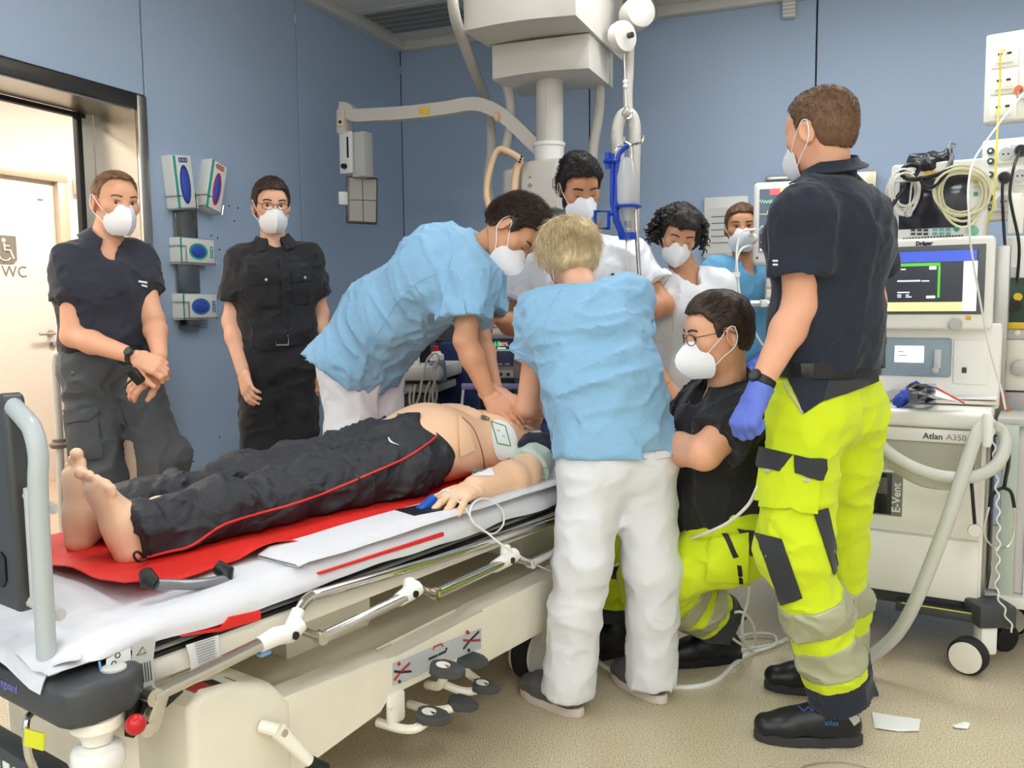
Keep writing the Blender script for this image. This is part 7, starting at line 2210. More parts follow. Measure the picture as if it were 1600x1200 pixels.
# things on the back wall
def on_back(px, py, off=0.0):
    v = ray(px, py); v0 = Vector((0, 0, CAM_H)); return MBK.inverted() @ (v0 + v * ((C0 + NB * off - v0).dot(NB) / v.dot(NB)))
def wallbox(name, label, cat, p0, p1, off, m_, extra=None):
    a, b_ = on_back(*p0, off), on_back(*p1, off)
    t_ = thing(name, label, cat, MBK @ V((a.x + b_.x) / 2, -0.005, b_.z))
    m = MB(MBK); m.box(((a.x + b_.x) / 2, -off / 2 - 0.003, (a.z + b_.z) / 2), (abs(b_.x - a.x), off, abs(a.z - b_.z)), bev=min(0.012, off * 0.3)); m.build('case', m_, t_)
    return t_, a, b_
t_, a, b_ = wallbox('notice_board', 'white notice board with printed sheet on the back wall', 'board', (1100, 309), (1168, 402), 0.03, M_WHITE)
m = MB(MBK); m.box(((a.x + b_.x) / 2, -0.036, (a.z + b_.z) / 2 - 0.02), (abs(b_.x - a.x) * 0.8, 0.002, abs(a.z - b_.z) * 0.75)); m.build('sheet', mat('pale_sheet', (226, 224, 214), 0.7), t_)
m = MB(MBK)
for k in range(5): m.box(((a.x + b_.x) / 2 - 0.02, -0.038, a.z - 0.12 - 0.04 * k), (abs(b_.x - a.x) * 0.5, 0.001, 0.006))
m.build('print', mat('ink_grey', (120, 120, 122), 0.6), t_)
t_, a, b_ = wallbox('steel_dispenser', 'brushed steel paper towel dispenser on the back wall', 'dispenser', (1300, 270), (1368, 345), 0.12, mat('champagne_steel', (190, 182, 160), 0.35, 0.9))
m = MB(MBK); m.box(((a.x + b_.x) / 2, -0.125, b_.z + 0.01), (abs(b_.x - a.x) * 0.7, 0.01, 0.012)); m.build('slot', M_BLACK, t_)
t_, a, b_ = wallbox('wall_sensor', 'small white box above the steel dispenser', 'sensor', (1312, 245), (1338, 268), 0.06, M_WHITE)
m = MB(MBK); m.box(((a.x + b_.x) / 2, -0.066, (a.z + b_.z) / 2), (0.03, 0.004, 0.02), bev=0.002); m.build('lens', M_LGREY, t_)
t_, a, b_ = wallbox('ceiling_bracket', 'ribbed grey bracket high on the back wall', 'bracket', (1222, -5), (1243, 26), 0.05, M_LGREY)
m = MB(MBK)
for k in range(4): m.box(((a.x + b_.x) / 2, -0.056, b_.z + 0.012 + 0.022 * k), (abs(b_.x - a.x) * 0.9, 0.004, 0.006))
m.build('rib', M_WHITE, t_)
t_, a, b_ = wallbox('wall_strip', 'thin steel strip behind the patient monitor', 'strip', (1196, 276), (1260, 281), 0.05, M_STEEL)

# ------------------------------------------------------------------ trolleys behind the compressing man
tr = thing('ultrasound_trolley', 'grey ultrasound trolley with coiled probe leads behind the compressing man', 'trolley', WZ(640, 4.05, 0))
Tu = mframe(P(650, 560, 4.05) * 1.0, V(0.98, -0.2, 0), V(0.2, 0.98, 0))
def ub(name, p0, p1, y0, y1, m_, bev=0.01, parent=None, T=None):
    T = T or Tu
    a, b_ = plane_hit(T, *p0, y0), plane_hit(T, *p1, y0)
    m = MB(T); m.box(((a.x + b_.x) / 2, (y0 + y1) / 2, (a.z + b_.z) / 2), (abs(a.x - b_.x), abs(y1 - y0), abs(a.z - b_.z)), bev=bev); return m.build(name, m_, parent or tr)
ub('keyboard_deck', (600, 572), (688, 596), -0.12, 0.28, M_LGREY, 0.02)
ub('lower_deck', (610, 600), (684, 614), -0.08, 0.25, mat('warm_grey', (166, 160, 150), 0.5), 0.01)
sc_ = ub('display', (600, 532), (676, 568), 0.10, 0.16, M_DGREY, 0.008); ub('display_glass', (604, 536), (672, 564), 0.094, 0.101, mat('dark_glass', (26, 28, 34), 0.12), 0.002, sc_)
m = MB(Tu)
for k in range(8): q = plane_hit(Tu, 634 + 6 * (k % 4), 566 - 5 * (k // 4) + 1, -0.06 + 0.1 * (k // 4)); m.box((q.x, q.y, q.z), (0.02, 0.02, 0.03), bev=0.004)
m.build('probe_holder', M_WHITE, tr)
ub('column', (630, 615), (668, 660), 0.0, 0.2, M_DGREY)
q = Tu @ V(0, 0.1, 0)
m = MB(); m.box((q.x, q.y, 0.5), (0.14, 0.2, 0.75), bev=0.02); m.box((q.x, q.y, 0.11), (0.5, 0.5, 0.06), bev=0.02); m.build('pedestal', M_DGREY, tr)
for dx in (-0.2, 0.2):
    for dy in (-0.2, 0.2):
        m = MB(); m.lathe([(0.02, -0.02), (0.04, -0.016), (0.04, 0.016), (0.02, 0.02)], (q.x + dx, q.y + dy, 0.0405), (1, 0, 0), 16); m.build('caster', M_RUBBER, tr)
for k, pix in enumerate([[(676, 575), (686, 560), (680, 552), (668, 562), (660, 590), (655, 620), (645, 640), (640, 625), (642, 605)], [(684, 570), (680, 590), (676, 615), (678, 640)], [(672, 596), (664, 620), (666, 645)], [(680, 596), (682, 620), (674, 644), (670, 630), (674, 605)], [(650, 600), (646, 625), (650, 640)]]):
    m = MB(); m.tube(spline([P(x, y, 3.90 + 0.015 * k) for x, y in pix], 6), 0.0055, 8); m.build('probe_lead', mat('lead_grey', (196, 194, 186), 0.5), tr)
bo = thing('spray_bottle', 'clear bottle with red cap in the trolley holder', 'bottle', P(685, 598, 3.98))
qb, qt = P(686, 596, 3.98), P(681, 545, 3.98)
m = MB(); m.lathe([(0.034, 0), (0.038, 0.01), (0.038, 0.085), (0.030, 0.10)], qb, qt - qb, 20); m.build('bottle_body', mat('bottle_clear_blue', (150, 170, 200), 0.2, trans=0.5), bo)
m = MB(); m.lathe([(0.034, 0.098), (0.034, 0.120), (0.022, 0.128), (0.020, 0.138)], qb, qt - qb, 20); m.build('bottle_neck', M_WHITE, bo)
m = MB(); m.lathe([(0.014, 0.136), (0.014, 0.158), (0.009, 0.163)], qb, qt - qb, 16); m.build('red_cap', mat('red_plastic', (190, 28, 36), 0.3), bo)
bk = thing('dark_cabinet', 'black equipment cabinet with navy drape behind the compressing man', 'cabinet', WZ(725, 4.35, 0))
Tk = mframe(WZ(725, 4.3, 0), V(0.98, -0.2, 0), V(0.2, 0.98, 0))
m = MB(Tk); m.box((0.0, 0.2, 0.62), (0.50, 0.36, 1.16), bev=0.01); m.build('case', M_BLACK, bk)
m = MB(Tk); m.box((-0.02, 0.005, 0.80), (0.2, 0.05, 0.62), bev=0.02, seg=3); m.build('drape', cloth('navy_drape', (30, 44, 92)), bk)
for z_ in (0.55, 0.9, 1.12): m = MB(Tk); m.box((0.0, 0.012, z_), (0.48, 0.012, 0.012)); m.build('shelf_edge', M_DARKSTEEL, bk)
df = thing('defibrillator', 'grey defibrillator monitor with green heart rate figures on a trolley', 'defibrillator', P(790, 600, 3.85))
Td = mframe(P(785, 560, 3.82) * 1.0, V(0.985, -0.17, 0), V(0.17, 0.985, 0))
dd = lambda name, p0, p1, y0, y1, m_, bev=0.006, parent=None: ub(name, p0, p1, y0, y1, m_, bev, parent or df, Td)
dd('housing', (758, 521), (826, 592), 0.0, 0.2, mat('warm_grey2', (158, 152, 144), 0.5), 0.012)
s_ = dd('screen', (763, 529), (802, 572), -0.006, 0.002, mat('defib_screen', (44, 52, 78), 0.2, emit=(44, 52, 78), estr=0.3), 0.002)
q = plane_hit(Td, 773, 538, -0.008); text_mesh('reading', '148', 0.034, Td @ Matrix.Translation((q.x, -0.0075, q.z)) @ Matrix.Rotation(math.pi / 2, 4, 'X'), em('reading_green', (90, 220, 130)), s_)
q = plane_hit(Td, 787, 538, -0.008); text_mesh('reading', '80%', 0.024, Td @ Matrix.Translation((q.x, -0.0075, q.z)) @ Matrix.Rotation(math.pi / 2, 4, 'X'), em('reading_peach', (240, 190, 160)), s_)
trace(547, 2, 'fib', em('trace_green', (150, 220, 180)), 765, 800, s_, Td, -0.008, 0.0009, 4)
dd('message_bar', (777, 543), (790, 545), -0.0085, -0.006, em('trace_white', (220, 225, 230)), 0, s_)
for k in range(3): dd('soft_key', (767 + 11 * k, 568), (774 + 11 * k, 570), -0.0085, -0.006, M_LGREY, 0, s_)
dd('socket_panel', (764, 578), (802, 590), -0.010, 0.0, M_LGREY, 0.002)
for k in range(3): q = plane_hit(Td, 770 + 12 * k, 585, -0.012); m = MB(Td); m.lathe([(0.008, 0), (0.008, 0.004)], (q.x, -0.010, q.z), (0, -1, 0), 12); m.build('socket', M_BLACK, df)
dd('top_handle', (768, 513), (790, 524), 0.02, 0.12, M_CREAM, 0.006)
q = P(770, 612, 3.75); m = MB(); m.tube([P(722, 604, 3.78), P(830, 604, 3.72)], 0.014, 12); m.build('lavender_rail', mat('lavender_plastic', (150, 146, 196), 0.4), df)
q = Td @ V(0, 0.1, 0); m = MB(); m.box((q.x + 0.02, q.y, 0.44), (0.34, 0.28, 0.70), bev=0.01); m.build('cart_body', M_DGREY, df)
m = MB(); m.tube(spline([P(724, 608, 3.78), P(722, 640, 3.78), P(728, 670, 3.75)], 5), 0.006, 8); m.tube(spline([P(804, 560, 3.8), P(840, 580, 3.75), P(846, 600, 3.75)], 5), 0.006, 8); m.build('cable', M_WHITE, df)
pf = thing('printer_unit', 'white printer unit beneath the resting hand of the bearded man', 'printer', P(785, 512, 3.85))
ub('case', (752, 480), (812, 512), 0.04, 0.2, M_CREAM, 0.008, pf, Td)
ub('paper', (765, 492), (790, 510), 0.02, 0.03, M_PAPER, 0.001, pf, Td)

# ------------------------------------------------------------------ floor bits
fl = thing('floor_hatch', 'round metal access cover in the floor at the lower edge', 'hatch', Pz(1330, 1240, 0))
m = MB(); m.lathe([(0.155, 0.0), (0.155, 0.003), (0.15, 0.0045), (0.0, 0.0045)], Pz(1330, 1244, 0), (0, 0, 1), 40); m.build('cover', mat('hatch_steel', (214, 200, 176), 0.5, 0.1), fl)
m = MB(); c_ = Pz(1330, 1244, 0); m.tube([c_ + V(0.158 * math.cos(t), 0.158 * math.sin(t), 0.003) for t in [k * math.pi / 20 for k in range(40)]], 0.004, 6, closed=True); m.build('rim', mat('hatch_rim', (150, 142, 126), 0.5, 0.3), fl)
def paper(pix, label, z=0.004):
    pts = [Pz(x, y, 0.002) for x, y in pix]
    m = MB(); n = len(pts)
    v = [p + V(0, 0, 0.004 * (k % 2)) for k, p in enumerate(pts)]
    m._add([tuple(p) for p in v] + [tuple(p + V(0, 0, 0.0012)) for p in v], [tuple(range(n - 1, -1, -1)), tuple(range(n, 2 * n))] + [(i, (i + 1) % n, n + (i + 1) % n, n + i) for i in range(n)])
    return tag(m.build('paper_scrap', M_PAPER, None, smooth=0), label, 'paper')
pp = paper([(1366, 1138), (1372, 1140), (1404, 1143), (1436, 1144), (1438, 1124), (1400, 1121), (1362, 1113)], 'white paper strip on the floor behind the black work shoe')
paper([(1487, 1134), (1492, 1139), (1512, 1139), (1516, 1133), (1509, 1128), (1505, 1131)], 'small torn paper scrap on the floor at the right')
cb = thing('monitor_cable', 'white cable lying in loops on the floor by the kneeling man', 'cable', Pz(1160, 1000, 0))
m = MB()
FZ = lambda x, y, z=0.006: Pz(x, y, z)
def fc(pts, r=0.0055): m.tube(spline(pts, 7), r, 8)
fc([FZ(918, 1000), FZ(932, 1030), FZ(962, 1052), FZ(1010, 1068), FZ(1075, 1074), FZ(1118, 1064), FZ(1145, 1040), FZ(1165, 1025), FZ(1200, 1012), FZ(1232, 998)], 0.009)
m.build('hose', M_WHITE, cb)
m = MB()
k0 = FZ(1165, 1010)
fc([FZ(1055, 1020), FZ(1090, 1012), FZ(1130, 1020), FZ(1170, 1020, 0.012), FZ(1210, 1008, 0.02), FZ(1208, 992, 0.02), FZ(1172, 990, 0.02), FZ(1146, 1003, 0.015), FZ(1142, 1018, 0.02), FZ(1180, 1012, 0.02), FZ(1224, 1004)], 0.005)
m.build('cable', M_WHITE, cb); m = MB()
fc([P(1172, 905, 2.86), P(1168, 940, 2.88), P(1160, 970, 2.92), P(1162, 1000, 2.98), FZ(1174, 1012, 0.015), FZ(1180, 1000, 0.03), P(1176, 975, 2.98), P(1160, 957, 2.95), P(1142, 960, 2.95), P(1134, 978, 2.98), P(1148, 1000, 3.0), FZ(1180, 1018, 0.01)], 0.005)
m.build('cable', M_WHITE, cb); m = MB()
fc([P(1184, 760, 2.45), P(1168, 790, 2.50), P(1135, 818, 2.58), P(1090, 838, 2.70), P(1056, 849, 2.86), P(960, 884, 3.0)], 0.005)
m.build('cable', M_WHITE, cb)
# ------------------------------------------------------------------ anaesthesia machine
aO = P(1532, 945, 3.02)
b31 = math.radians(31)
TA = mframe(V(aO.x, aO.y, 0), V(math.cos(b31), -math.sin(b31), 0), V(math.sin(b31), math.cos(b31), 0))
am = thing('anaesthesia_machine', 'large cream anaesthesia machine with screen and work surface', 'anaesthesia machine', (aO.x, aO.y, 0), -b31)
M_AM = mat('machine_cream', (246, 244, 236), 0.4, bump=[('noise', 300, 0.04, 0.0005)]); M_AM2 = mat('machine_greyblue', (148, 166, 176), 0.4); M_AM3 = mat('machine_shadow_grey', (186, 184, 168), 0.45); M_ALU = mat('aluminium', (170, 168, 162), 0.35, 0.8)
def AH(px, py, y): return plane_hit(TA, px, py, y)
def ab(name, p0, p1, y0, y1, m_, bev=0.006, parent=None, seg=2):
    a, b_ = AH(*p0, y0), AH(*p1, y0)
    m = MB(TA); m.box(((a.x + b_.x) / 2, (y0 + y1) / 2, (a.z + b_.z) / 2), (abs(a.x - b_.x), abs(y1 - y0), abs(a.z - b_.z)), bev=bev, seg=seg); return m.build(name, m_, parent or am)
zt = AH(1515, 645, -0.02).z          # work surface
zb = AH(1530, 945, 0).z
W_ = 0.66
m = MB(TA); m.box((-W_ / 2, 0.30, (zb + zt - 0.06) / 2), (W_, 0.60, zt - 0.06 - zb), bev=0.012); m.build('base_cabinet', M_AM, am)
m = MB(TA); m.box((-W_ / 2 - 0.01, 0.22, zt - 0.03), (W_ + 0.04, 0.50, 0.06), bev=0.014, seg=3); m.build('work_surface', M_AM, am)
# grey side panel on the right
m = MB(TA); m.box((0.004, 0.30, (zb + zt) / 2 - 0.03), (0.012, 0.58, zt - zb - 0.08), bev=0.003); m.build('side_panel', M_ALU, am)
# drawers / doors on the front
z1 = AH(1450, 690, -0.004).z; z2 = AH(1450, 740, -0.004).z; z3 = AH(1450, 836, -0.004).z
m = MB(TA); m.box((-W_ / 2, -0.006, (zt - 0.065 + z1) / 2), (W_ - 0.02, 0.014, zt - 0.065 - z1), bev=0.004); UP = m.build('upper_drawer', M_AM, am)
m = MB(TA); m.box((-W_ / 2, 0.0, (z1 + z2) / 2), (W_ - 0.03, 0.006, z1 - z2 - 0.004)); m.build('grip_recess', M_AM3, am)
m = MB(TA); m.box((-W_ / 2, -0.006, (z2 + z3) / 2), (W_ - 0.02, 0.014, z2 - z3 - 0.004), bev=0.004); MD = m.build('middle_door', M_AM, am)
m = MB(TA); m.box((-W_ / 2, -0.006, (z3 + zb) / 2), (W_ - 0.02, 0.014, z3 - zb - 0.012), bev=0.004); m.build('lower_drawer', M_AM, am)
q = AH(1472, 683, -0.014); text_mesh('lettering', 'Atlan', 0.030, TA @ Matrix.Translation((q.x - 0.030, -0.0138, q.z)) @ Matrix.Rotation(math.pi / 2, 4, 'X'), M_DGREY, UP, bold=0.0006)
text_mesh('lettering', 'A350', 0.030, TA @ Matrix.Translation((q.x + 0.045, -0.0138, q.z)) @ Matrix.Rotation(math.pi / 2, 4, 'X'), mat('marking_grey', (150, 140, 140), 0.6), UP)
ab('vent_window', (1355, 735), (1409, 808), -0.016, -0.010, mat('window_grey', (128, 128, 118), 0.35), 0.003, MD); ab('vent_glass', (1358, 737), (1392, 804), -0.020, -0.015, mat('dark_glass', (26, 28, 34), 0.12), 0.002, MD)
ab('vent_inner', (1363, 745), (1386, 772), -0.022, -0.019, mat('vent_inner', (92, 92, 88), 0.3), 0.001, MD)
q = AH(1401, 778, -0.018); text_mesh('lettering', 'E-Vent', 0.040, TA @ Matrix.Translation((q.x, -0.0175, q.z)) @ Matrix.Rotation(-math.pi / 2, 4, 'Y') @ Matrix.Rotation(math.pi / 2, 4, 'X'), M_INKWHITE, MD, bold=0.0008)
# tower: lower control panel, screen unit
YT = 0.24
ab('tower', (1330, 505), (1560, 640), YT + 0.02, 0.56, M_AM, 0.01)
ab('blue_panel', (1352, 527), (1485, 590), YT + 0.008, YT + 0.03, M_AM2, 0.01)
ab('side_cover', (1490, 530), (1542, 602), YT + 0.008, YT + 0.03, M_AM, 0.008)
ab('status_display', (1398, 540), (1443, 567), YT + 0.003, YT + 0.01, em('display_white', (236, 240, 246), 0.8), 0.002)
for k in range(2): ab('display_text', (1403, 549 + 6 * k), (1412 + 5 * k, 550 + 6 * k), YT + 0.001, YT + 0.004, M_INKBLACK, 0)
q = AH(1372, 538, YT); m = MB(TA); m.lathe([(0.018, 0), (0.018, 0.006), (0.014, 0.008)], (q.x, YT + 0.008, q.z), (0, -1, 0), 20); m.build('power_button', M_WHITE, am)
ab('flow_tube', (1459, 546), (1470, 576), YT - 0.002, YT + 0.01, mat('flow_tube', (206, 206, 214), 0.2), 0.006)
q = AH(1462, 578, YT); m = MB(TA); m.lathe([(0.013, 0), (0.013, 0.02), (0.010, 0.022)], (q.x, YT + 0.008, q.z), (0, -1, 0), 18); m.build('flow_knob', M_LGREY, am)
ab('symbol', (1503, 574), (1510, 583), YT + 0.004, YT + 0.009, M_DGREY, 0.001)
a, b_ = AH(1340, 376, YT - 0.06), AH(1549, 515, YT - 0.06)
m = MB(TA); m.box(((a.x + b_.x) / 2, YT - 0.0, (a.z + b_.z) / 2), (b_.x - a.x, 0.10, a.z - b_.z), bev=0.014, seg=3); SU = m.build('screen_unit', M_AM, am)
ab('screen_bezel', (1345, 388), (1537, 491), YT - 0.056, YT - 0.05, mat('bezel_grey', (96, 98, 100), 0.4), 0.003, SU)
ab('screen', (1350, 395), (1526, 487), YT - 0.060, YT - 0.055, em('screen_black', (52, 56, 64), 0.6), 0.001, SU)
ab('header_bar', (1350, 396), (1526, 407), YT - 0.062, YT - 0.059, em('header_blue', (74, 98, 206), 0.7), 0, SU)
ab('side_bar', (1506, 408), (1525, 486), YT - 0.062, YT - 0.059, em('side_pale', (226, 232, 246), 0.8), 0, SU)
ab('footer_bar', (1350, 473), (1505, 486), YT - 0.062, YT - 0.059, em('footer_yellow', (246, 236, 150), 0.85), 0, SU)
ab('dialog_top', (1402, 412), (1469, 415), YT - 0.063, YT - 0.059, em('dialog_green', (90, 190, 60), 0.8), 0, SU); ab('dialog_edge', (1466, 415), (1468, 465), YT - 0.063, YT - 0.059, em('dialog_green', (90, 190, 60), 0.8), 0, SU)
for p0, p1 in (((1452, 416), (1463, 421)), ((1447, 462), (1461, 466))): ab('dialog_key', p0, p1, YT - 0.064, YT - 0.06, em('side_pale', (226, 232, 246), 0.8), 0, SU)
for x0, x1, y in ((1404, 1415, 421), (1402, 1438, 439), (1440, 1452, 439), (1402, 1421, 457), (1402, 1408, 461), (1415, 1420, 461), (1402, 1408, 464), (1415, 1424, 464)): ab('screen_text', (x0, y - 0.8), (x1, y + 0.8), YT - 0.064, YT - 0.06, em('side_pale', (226, 232, 246), 0.8), 0, SU)
q = AH(1444, 380.5, YT - 0.055); text_mesh('lettering', 'Dräger', 0.020, TA @ Matrix.Translation((q.x, YT - 0.0515, q.z)) @ Matrix.Rotation(math.pi / 2, 4, 'X'), mat('logo_navy', (40, 44, 72), 0.5), SU, bold=0.0012)
q = AH(1493, 507, YT - 0.05); m = MB(TA); m.lathe([(0.024, 0), (0.024, 0.02), (0.019, 0.026)], (q.x, YT - 0.05, q.z), (0, -1, 0), 24); m.build('rotary_knob', M_LGREY, SU)
ab('yellow_sign', (1509, 494), (1517, 500), YT - 0.054, YT - 0.05, M_YELLOW, 0, SU)
q = AH(1392, 383, YT - 0.05); m = MB(TA); m.tube([(q.x + 0.010 * math.cos(t), YT - 0.052, q.z + 0.010 * math.sin(t)) for t in [k * math.pi / 8 for k in range(16)]], 0.003, 6, closed=True); m.build('power_key', M_DGREY, SU)
# column with rails behind
a, b_ = AH(1548, 385, 0.40), AH(1568, 655, 0.40)
m = MB(TA); m.box(((a.x + b_.x) / 2 + 0.0, 0.40, (a.z + b_.z) / 2), (0.07, 0.10, a.z - b_.z), bev=0.004); m.build('support_column', M_ALU, am)
# chassis and casters
m = MB(TA); m.box((-W_ / 2, 0.30, zb - 0.025), (W_ + 0.02, 0.56, 0.045), bev=0.01); m.box((-0.12, -0.015, zb - 0.035), (0.30, 0.09, 0.03), bev=0.004); m.build('chassis', M_DGREY, am)
m = MB(TA); m.box((-0.12, -0.055, zb - 0.018), (0.26, 0.006, 0.003)); m.build('yellow_line', mat('yellow_green_line', (214, 214, 90), 0.5), am)
def caster(px, py, r, leg_h):
    c_ = Pz(px, py, r); d_ = V(-0.86, -0.5, 0)
    sd = V(-0.72, -0.69, 0).normalized()
    m = MB(); m.lathe([(0.02, -0.032), (r * 0.9, -0.028), (r, -0.018), (r, 0.018), (r * 0.9, 0.028), (0.02, 0.032)], c_, sd, 32); wh = m.build('wheel', M_RUBBER, am)
    for s_ in (-1, 1): m = MB(); m.lathe([(r * 0.84, 0), (r * 0.84, 0.006), (r * 0.5, 0.009)], c_ + sd * 0.028 * s_, sd * s_, 32); m.build('wheel_cover', M_CREAM, wh)
    m = MB(); q_ = c_ + V(0.075, 0.035, 0.0); m.box((q_.x, q_.y, r + 0.05), (0.06, 0.06, leg_h), bev=0.012); m.build('caster_leg', M_AM, am)
    m = MB(); m.box((q_.x + 0.02, q_.y + 0.02, r + 0.05 + leg_h / 2 + 0.03), (0.13, 0.13, 0.08), bev=0.012); m.build('leg_block', M_DGREY, am)
caster(1513, 1024, 0.064, 0.11); caster(1583, 965, 0.062, 0.11)
q = TA @ V(-W_ + 0.08, 0.08, 0); 
for xx, yy in ((-W_ + 0.06, 0.06), (-W_ + 0.06, 0.52)):
    q = TA @ V(xx, yy, 0.0605); m = MB(); m.lathe([(0.02, -0.03), (0.06, -0.02), (0.06, 0.02), (0.02, 0.03)], q, V(0.35, -0.94, 0), 24); m.build('wheel', M_RUBBER, am)
    m = MB(); m.box((q.x, q.y, 0.135), (0.06, 0.06, 0.05), bev=0.01); m.build('caster_leg', M_AM, am)
# ------------------------------------------------------------------ monitor on top with its leads
YG = 0.30
gm = thing('vital_signs_monitor', 'white vital signs monitor draped in leads on top of the anaesthesia machine', 'monitor', TA @ V(-0.25, YG + 0.1, 1.5))
def gb(name, p0, p1, y0, y1, m_, bev=0.004, parent=None): return ab(name, p0, p1, y0, y1, m_, bev, parent or gm)
GH = gb('housing', (1392, 258), (1537, 372), YG, YG + 0.20, M_WHITE, 0.014); gb('screen', (1406, 278), (1511, 354), YG - 0.004, YG + 0.002, mat('dark_screen', (48, 48, 56), 0.10), 0.002)
for k in range(6): gb('key', (1423 + 10 * (k % 3), 358 + 6 * (k // 3)), (1430 + 10 * (k % 3), 361 + 6 * (k // 3)), YG - 0.006, YG, M_DGREY, 0.001)
for k in range(6): gb('key', (1457 + 10.5 * (k % 3), 356 + 7 * (k // 3)), (1464 + 10.5 * (k % 3), 360 + 7 * (k // 3)), YG - 0.006, YG, mat('key_teal', (112, 178, 176), 0.5), 0.001)
for px, py, r, mm_ in ((1521, 361, 0.018, mat('knob_green', (120, 190, 160), 0.4)), (1495, 357, 0.010, mat('key_teal2', (60, 150, 140), 0.5)), (1525, 283, 0.009, M_YELLOW), (1525, 303, 0.008, mat('key_teal2', (60, 150, 140), 0.5)), (1524, 292, 0.007, M_LGREY)):
    q = AH(px, py, YG); m = MB(TA); m.lathe([(r, 0), (r, 0.008), (r * 0.8, 0.01)], (q.x, YG, q.z), (0, -1, 0), 18); m.build('button', mm_, gm)
gb('yellow_label', (1444, 268), (1463, 279), YG - 0.004, YG, M_YELLOW, 0); gb('yellow_label', (1412, 270), (1425, 279), YG - 0.004, YG, M_YELLOW, 0)
m = MB(TA)
for k in range(20): q = AH(1412 + 4.8 * k, 374.5 - 0.25 * k, YG - 0.003); m.box((q.x, YG - 0.001, q.z + .004), (0.006, 0.004, 0.005))
m.build('vent_slot', M_BLACK, gm)
la = thing('white_lead_bundle', 'coil of white sensor lead hung over the left of the upper monitor', 'cable', P(1410, 330, 3.2))
def loops(t, cx_, cy_, rx_, ry_, n, m_, d0, seed, r=0.0042):
    rg_ = random.Random(seed)
    for k in range(n):
        ex, ey = rx_ * rg_.uniform(0.75, 1.05), ry_ * rg_.uniform(0.8, 1.05); ox, oy = rg_.uniform(-4, 4), rg_.uniform(-4, 4)
        m = MB(); m.tube([P(cx_ + ox + ex * math.cos(a), cy_ + oy + ey * math.sin(a) + 6 * math.sin(a) ** 2 * (k % 3), d0 - 0.006 * k + 0.012 * math.sin(a)) for a in [j * math.pi / 14 for j in range(28)]], r, 6, closed=True); m.build('loop', m_, t)
dG = AH(1415, 300, YG); dG = (TA @ dG).y
loops(la, 1412, 296, 24, 32, 7, M_WHITE, dG - 0.03, 3)
m = MB(); q = P(1419, 334, dG - 0.06); m.lathe([(0.012, -0.008), (0.014, 0), (0.012, 0.008)], q, V(0.1, -1, 0.2), 14); m.box(P(1421, 324, dG - 0.06), (0.018, 0.012, 0.03), bev=0.004); m.build('sensor_clip', M_LGREY, la)
m = MB(); m.tube([P(1426, 262, dG - .07), P(1424, 290, dG - .075), P(1421, 322, dG - .065)], 0.003, 6); m.build('lead_end', M_WHITE, la)
lb = thing('cream_lead_bundle', 'coil of cream leads hung over the right of the upper monitor', 'cable', P(1505, 330, 3.1))
dR = (TA @ AH(1505, 300, YG)).y
loops(lb, 1502, 298, 44, 44, 7, mat('cream_lead', (222, 218, 186), 0.5), dR - 0.03, 4, 0.0045)
bc = thing('black_pressure_cuff', 'black cuff with coiled tube lying on top of the upper monitor', 'cuff', P(1455, 262, dG))
soft('pouch', [cone(P(1432, 252, dG + .03), P(1478, 246, dG + .0), 0.028, 0.026, 0.03), cone(P(1445, 258, dG - .02), P(1475, 254, dG - .03), 0.03, 0.024, 0.03)], 0.006, M_LEATHER, bc, disp=wrinkle(0.012, 18, seed=9.0))
m = MB()
m.tube(spline([P(1484, 232, dR), P(1486, 250, dR - .04), P(1478, 266, dR - .06), P(1460, 274, dR - .06), P(1432, 280, dR - .04), P(1413, 278, dG - .05), P(1410, 266, dG - .05), P(1420, 258, dG - .05), P(1436, 262, dG - .05), P(1424, 282, dG - .06), P(1405, 305, dG - .06), P(1385, 334, dG - .04), P(1372, 352, dG - .02)], 6), 0.009, 8)
m.tube(spline([P(1488, 245, dR - .03), P(1484, 262, dR - .06), P(1470, 282, dR - .07), P(1455, 293, dR - .07), P(1442, 288, dR - .07), P(1438, 276, dR - .07)], 6), 0.007, 8); m.build('tube', M_BLACK, bc)
m = MB(); m.lathe([(0.005, 0), (0.016, 0.008), (0.016, 0.02), (0.004, 0.028)], P(1486, 234, dR - .02), V(0.1, 0, 1), 12); m.build('connector', M_CLEAR, bc)
# ------------------------------------------------------------------ pendant with sockets at the right edge
b40 = math.radians(36)
TPN = mframe(P(1541, 120, 3.75) * V(1, 1, 0) if False else V(P(1541, 120, 3.75).x, 3.75, 0), V(math.cos(b40), -math.sin(b40), 0), V(math.sin(b40), math.cos(b40), 0))
pn = thing('supply_panel', 'cream wall panel with data sockets at the upper right', 'panel', P(1545, 185, 3.75), -b40)
pl_ = thing('socket_panel', 'cream panel with power sockets beside the upper monitor', 'panel', P(1545, 340, 3.75), -b40)
def pb(name, p0, p1, y0, y1, m_, bev=0.004, parent=None, xw=None):
    a, b_ = plane_hit(TPN, *p0, y0), plane_hit(TPN, *p1, y0)
    x1_ = a.x + xw if xw else b_.x
    m = MB(TPN); m.box(((a.x + x1_) / 2, (y0 + y1) / 2, (a.z + b_.z) / 2), (abs(a.x - x1_), abs(y1 - y0), abs(a.z - b_.z)), bev=bev); return m.build(name, m_, parent)
pb('plate', (1541, 55), (1541, 192), 0.0, 0.10, M_CREAM, 0.008, pn, 0.42); pb('plate', (1535, 220), (1540, 345), 0.0, 0.10, M_CREAM, 0.008, pl_, 0.42)
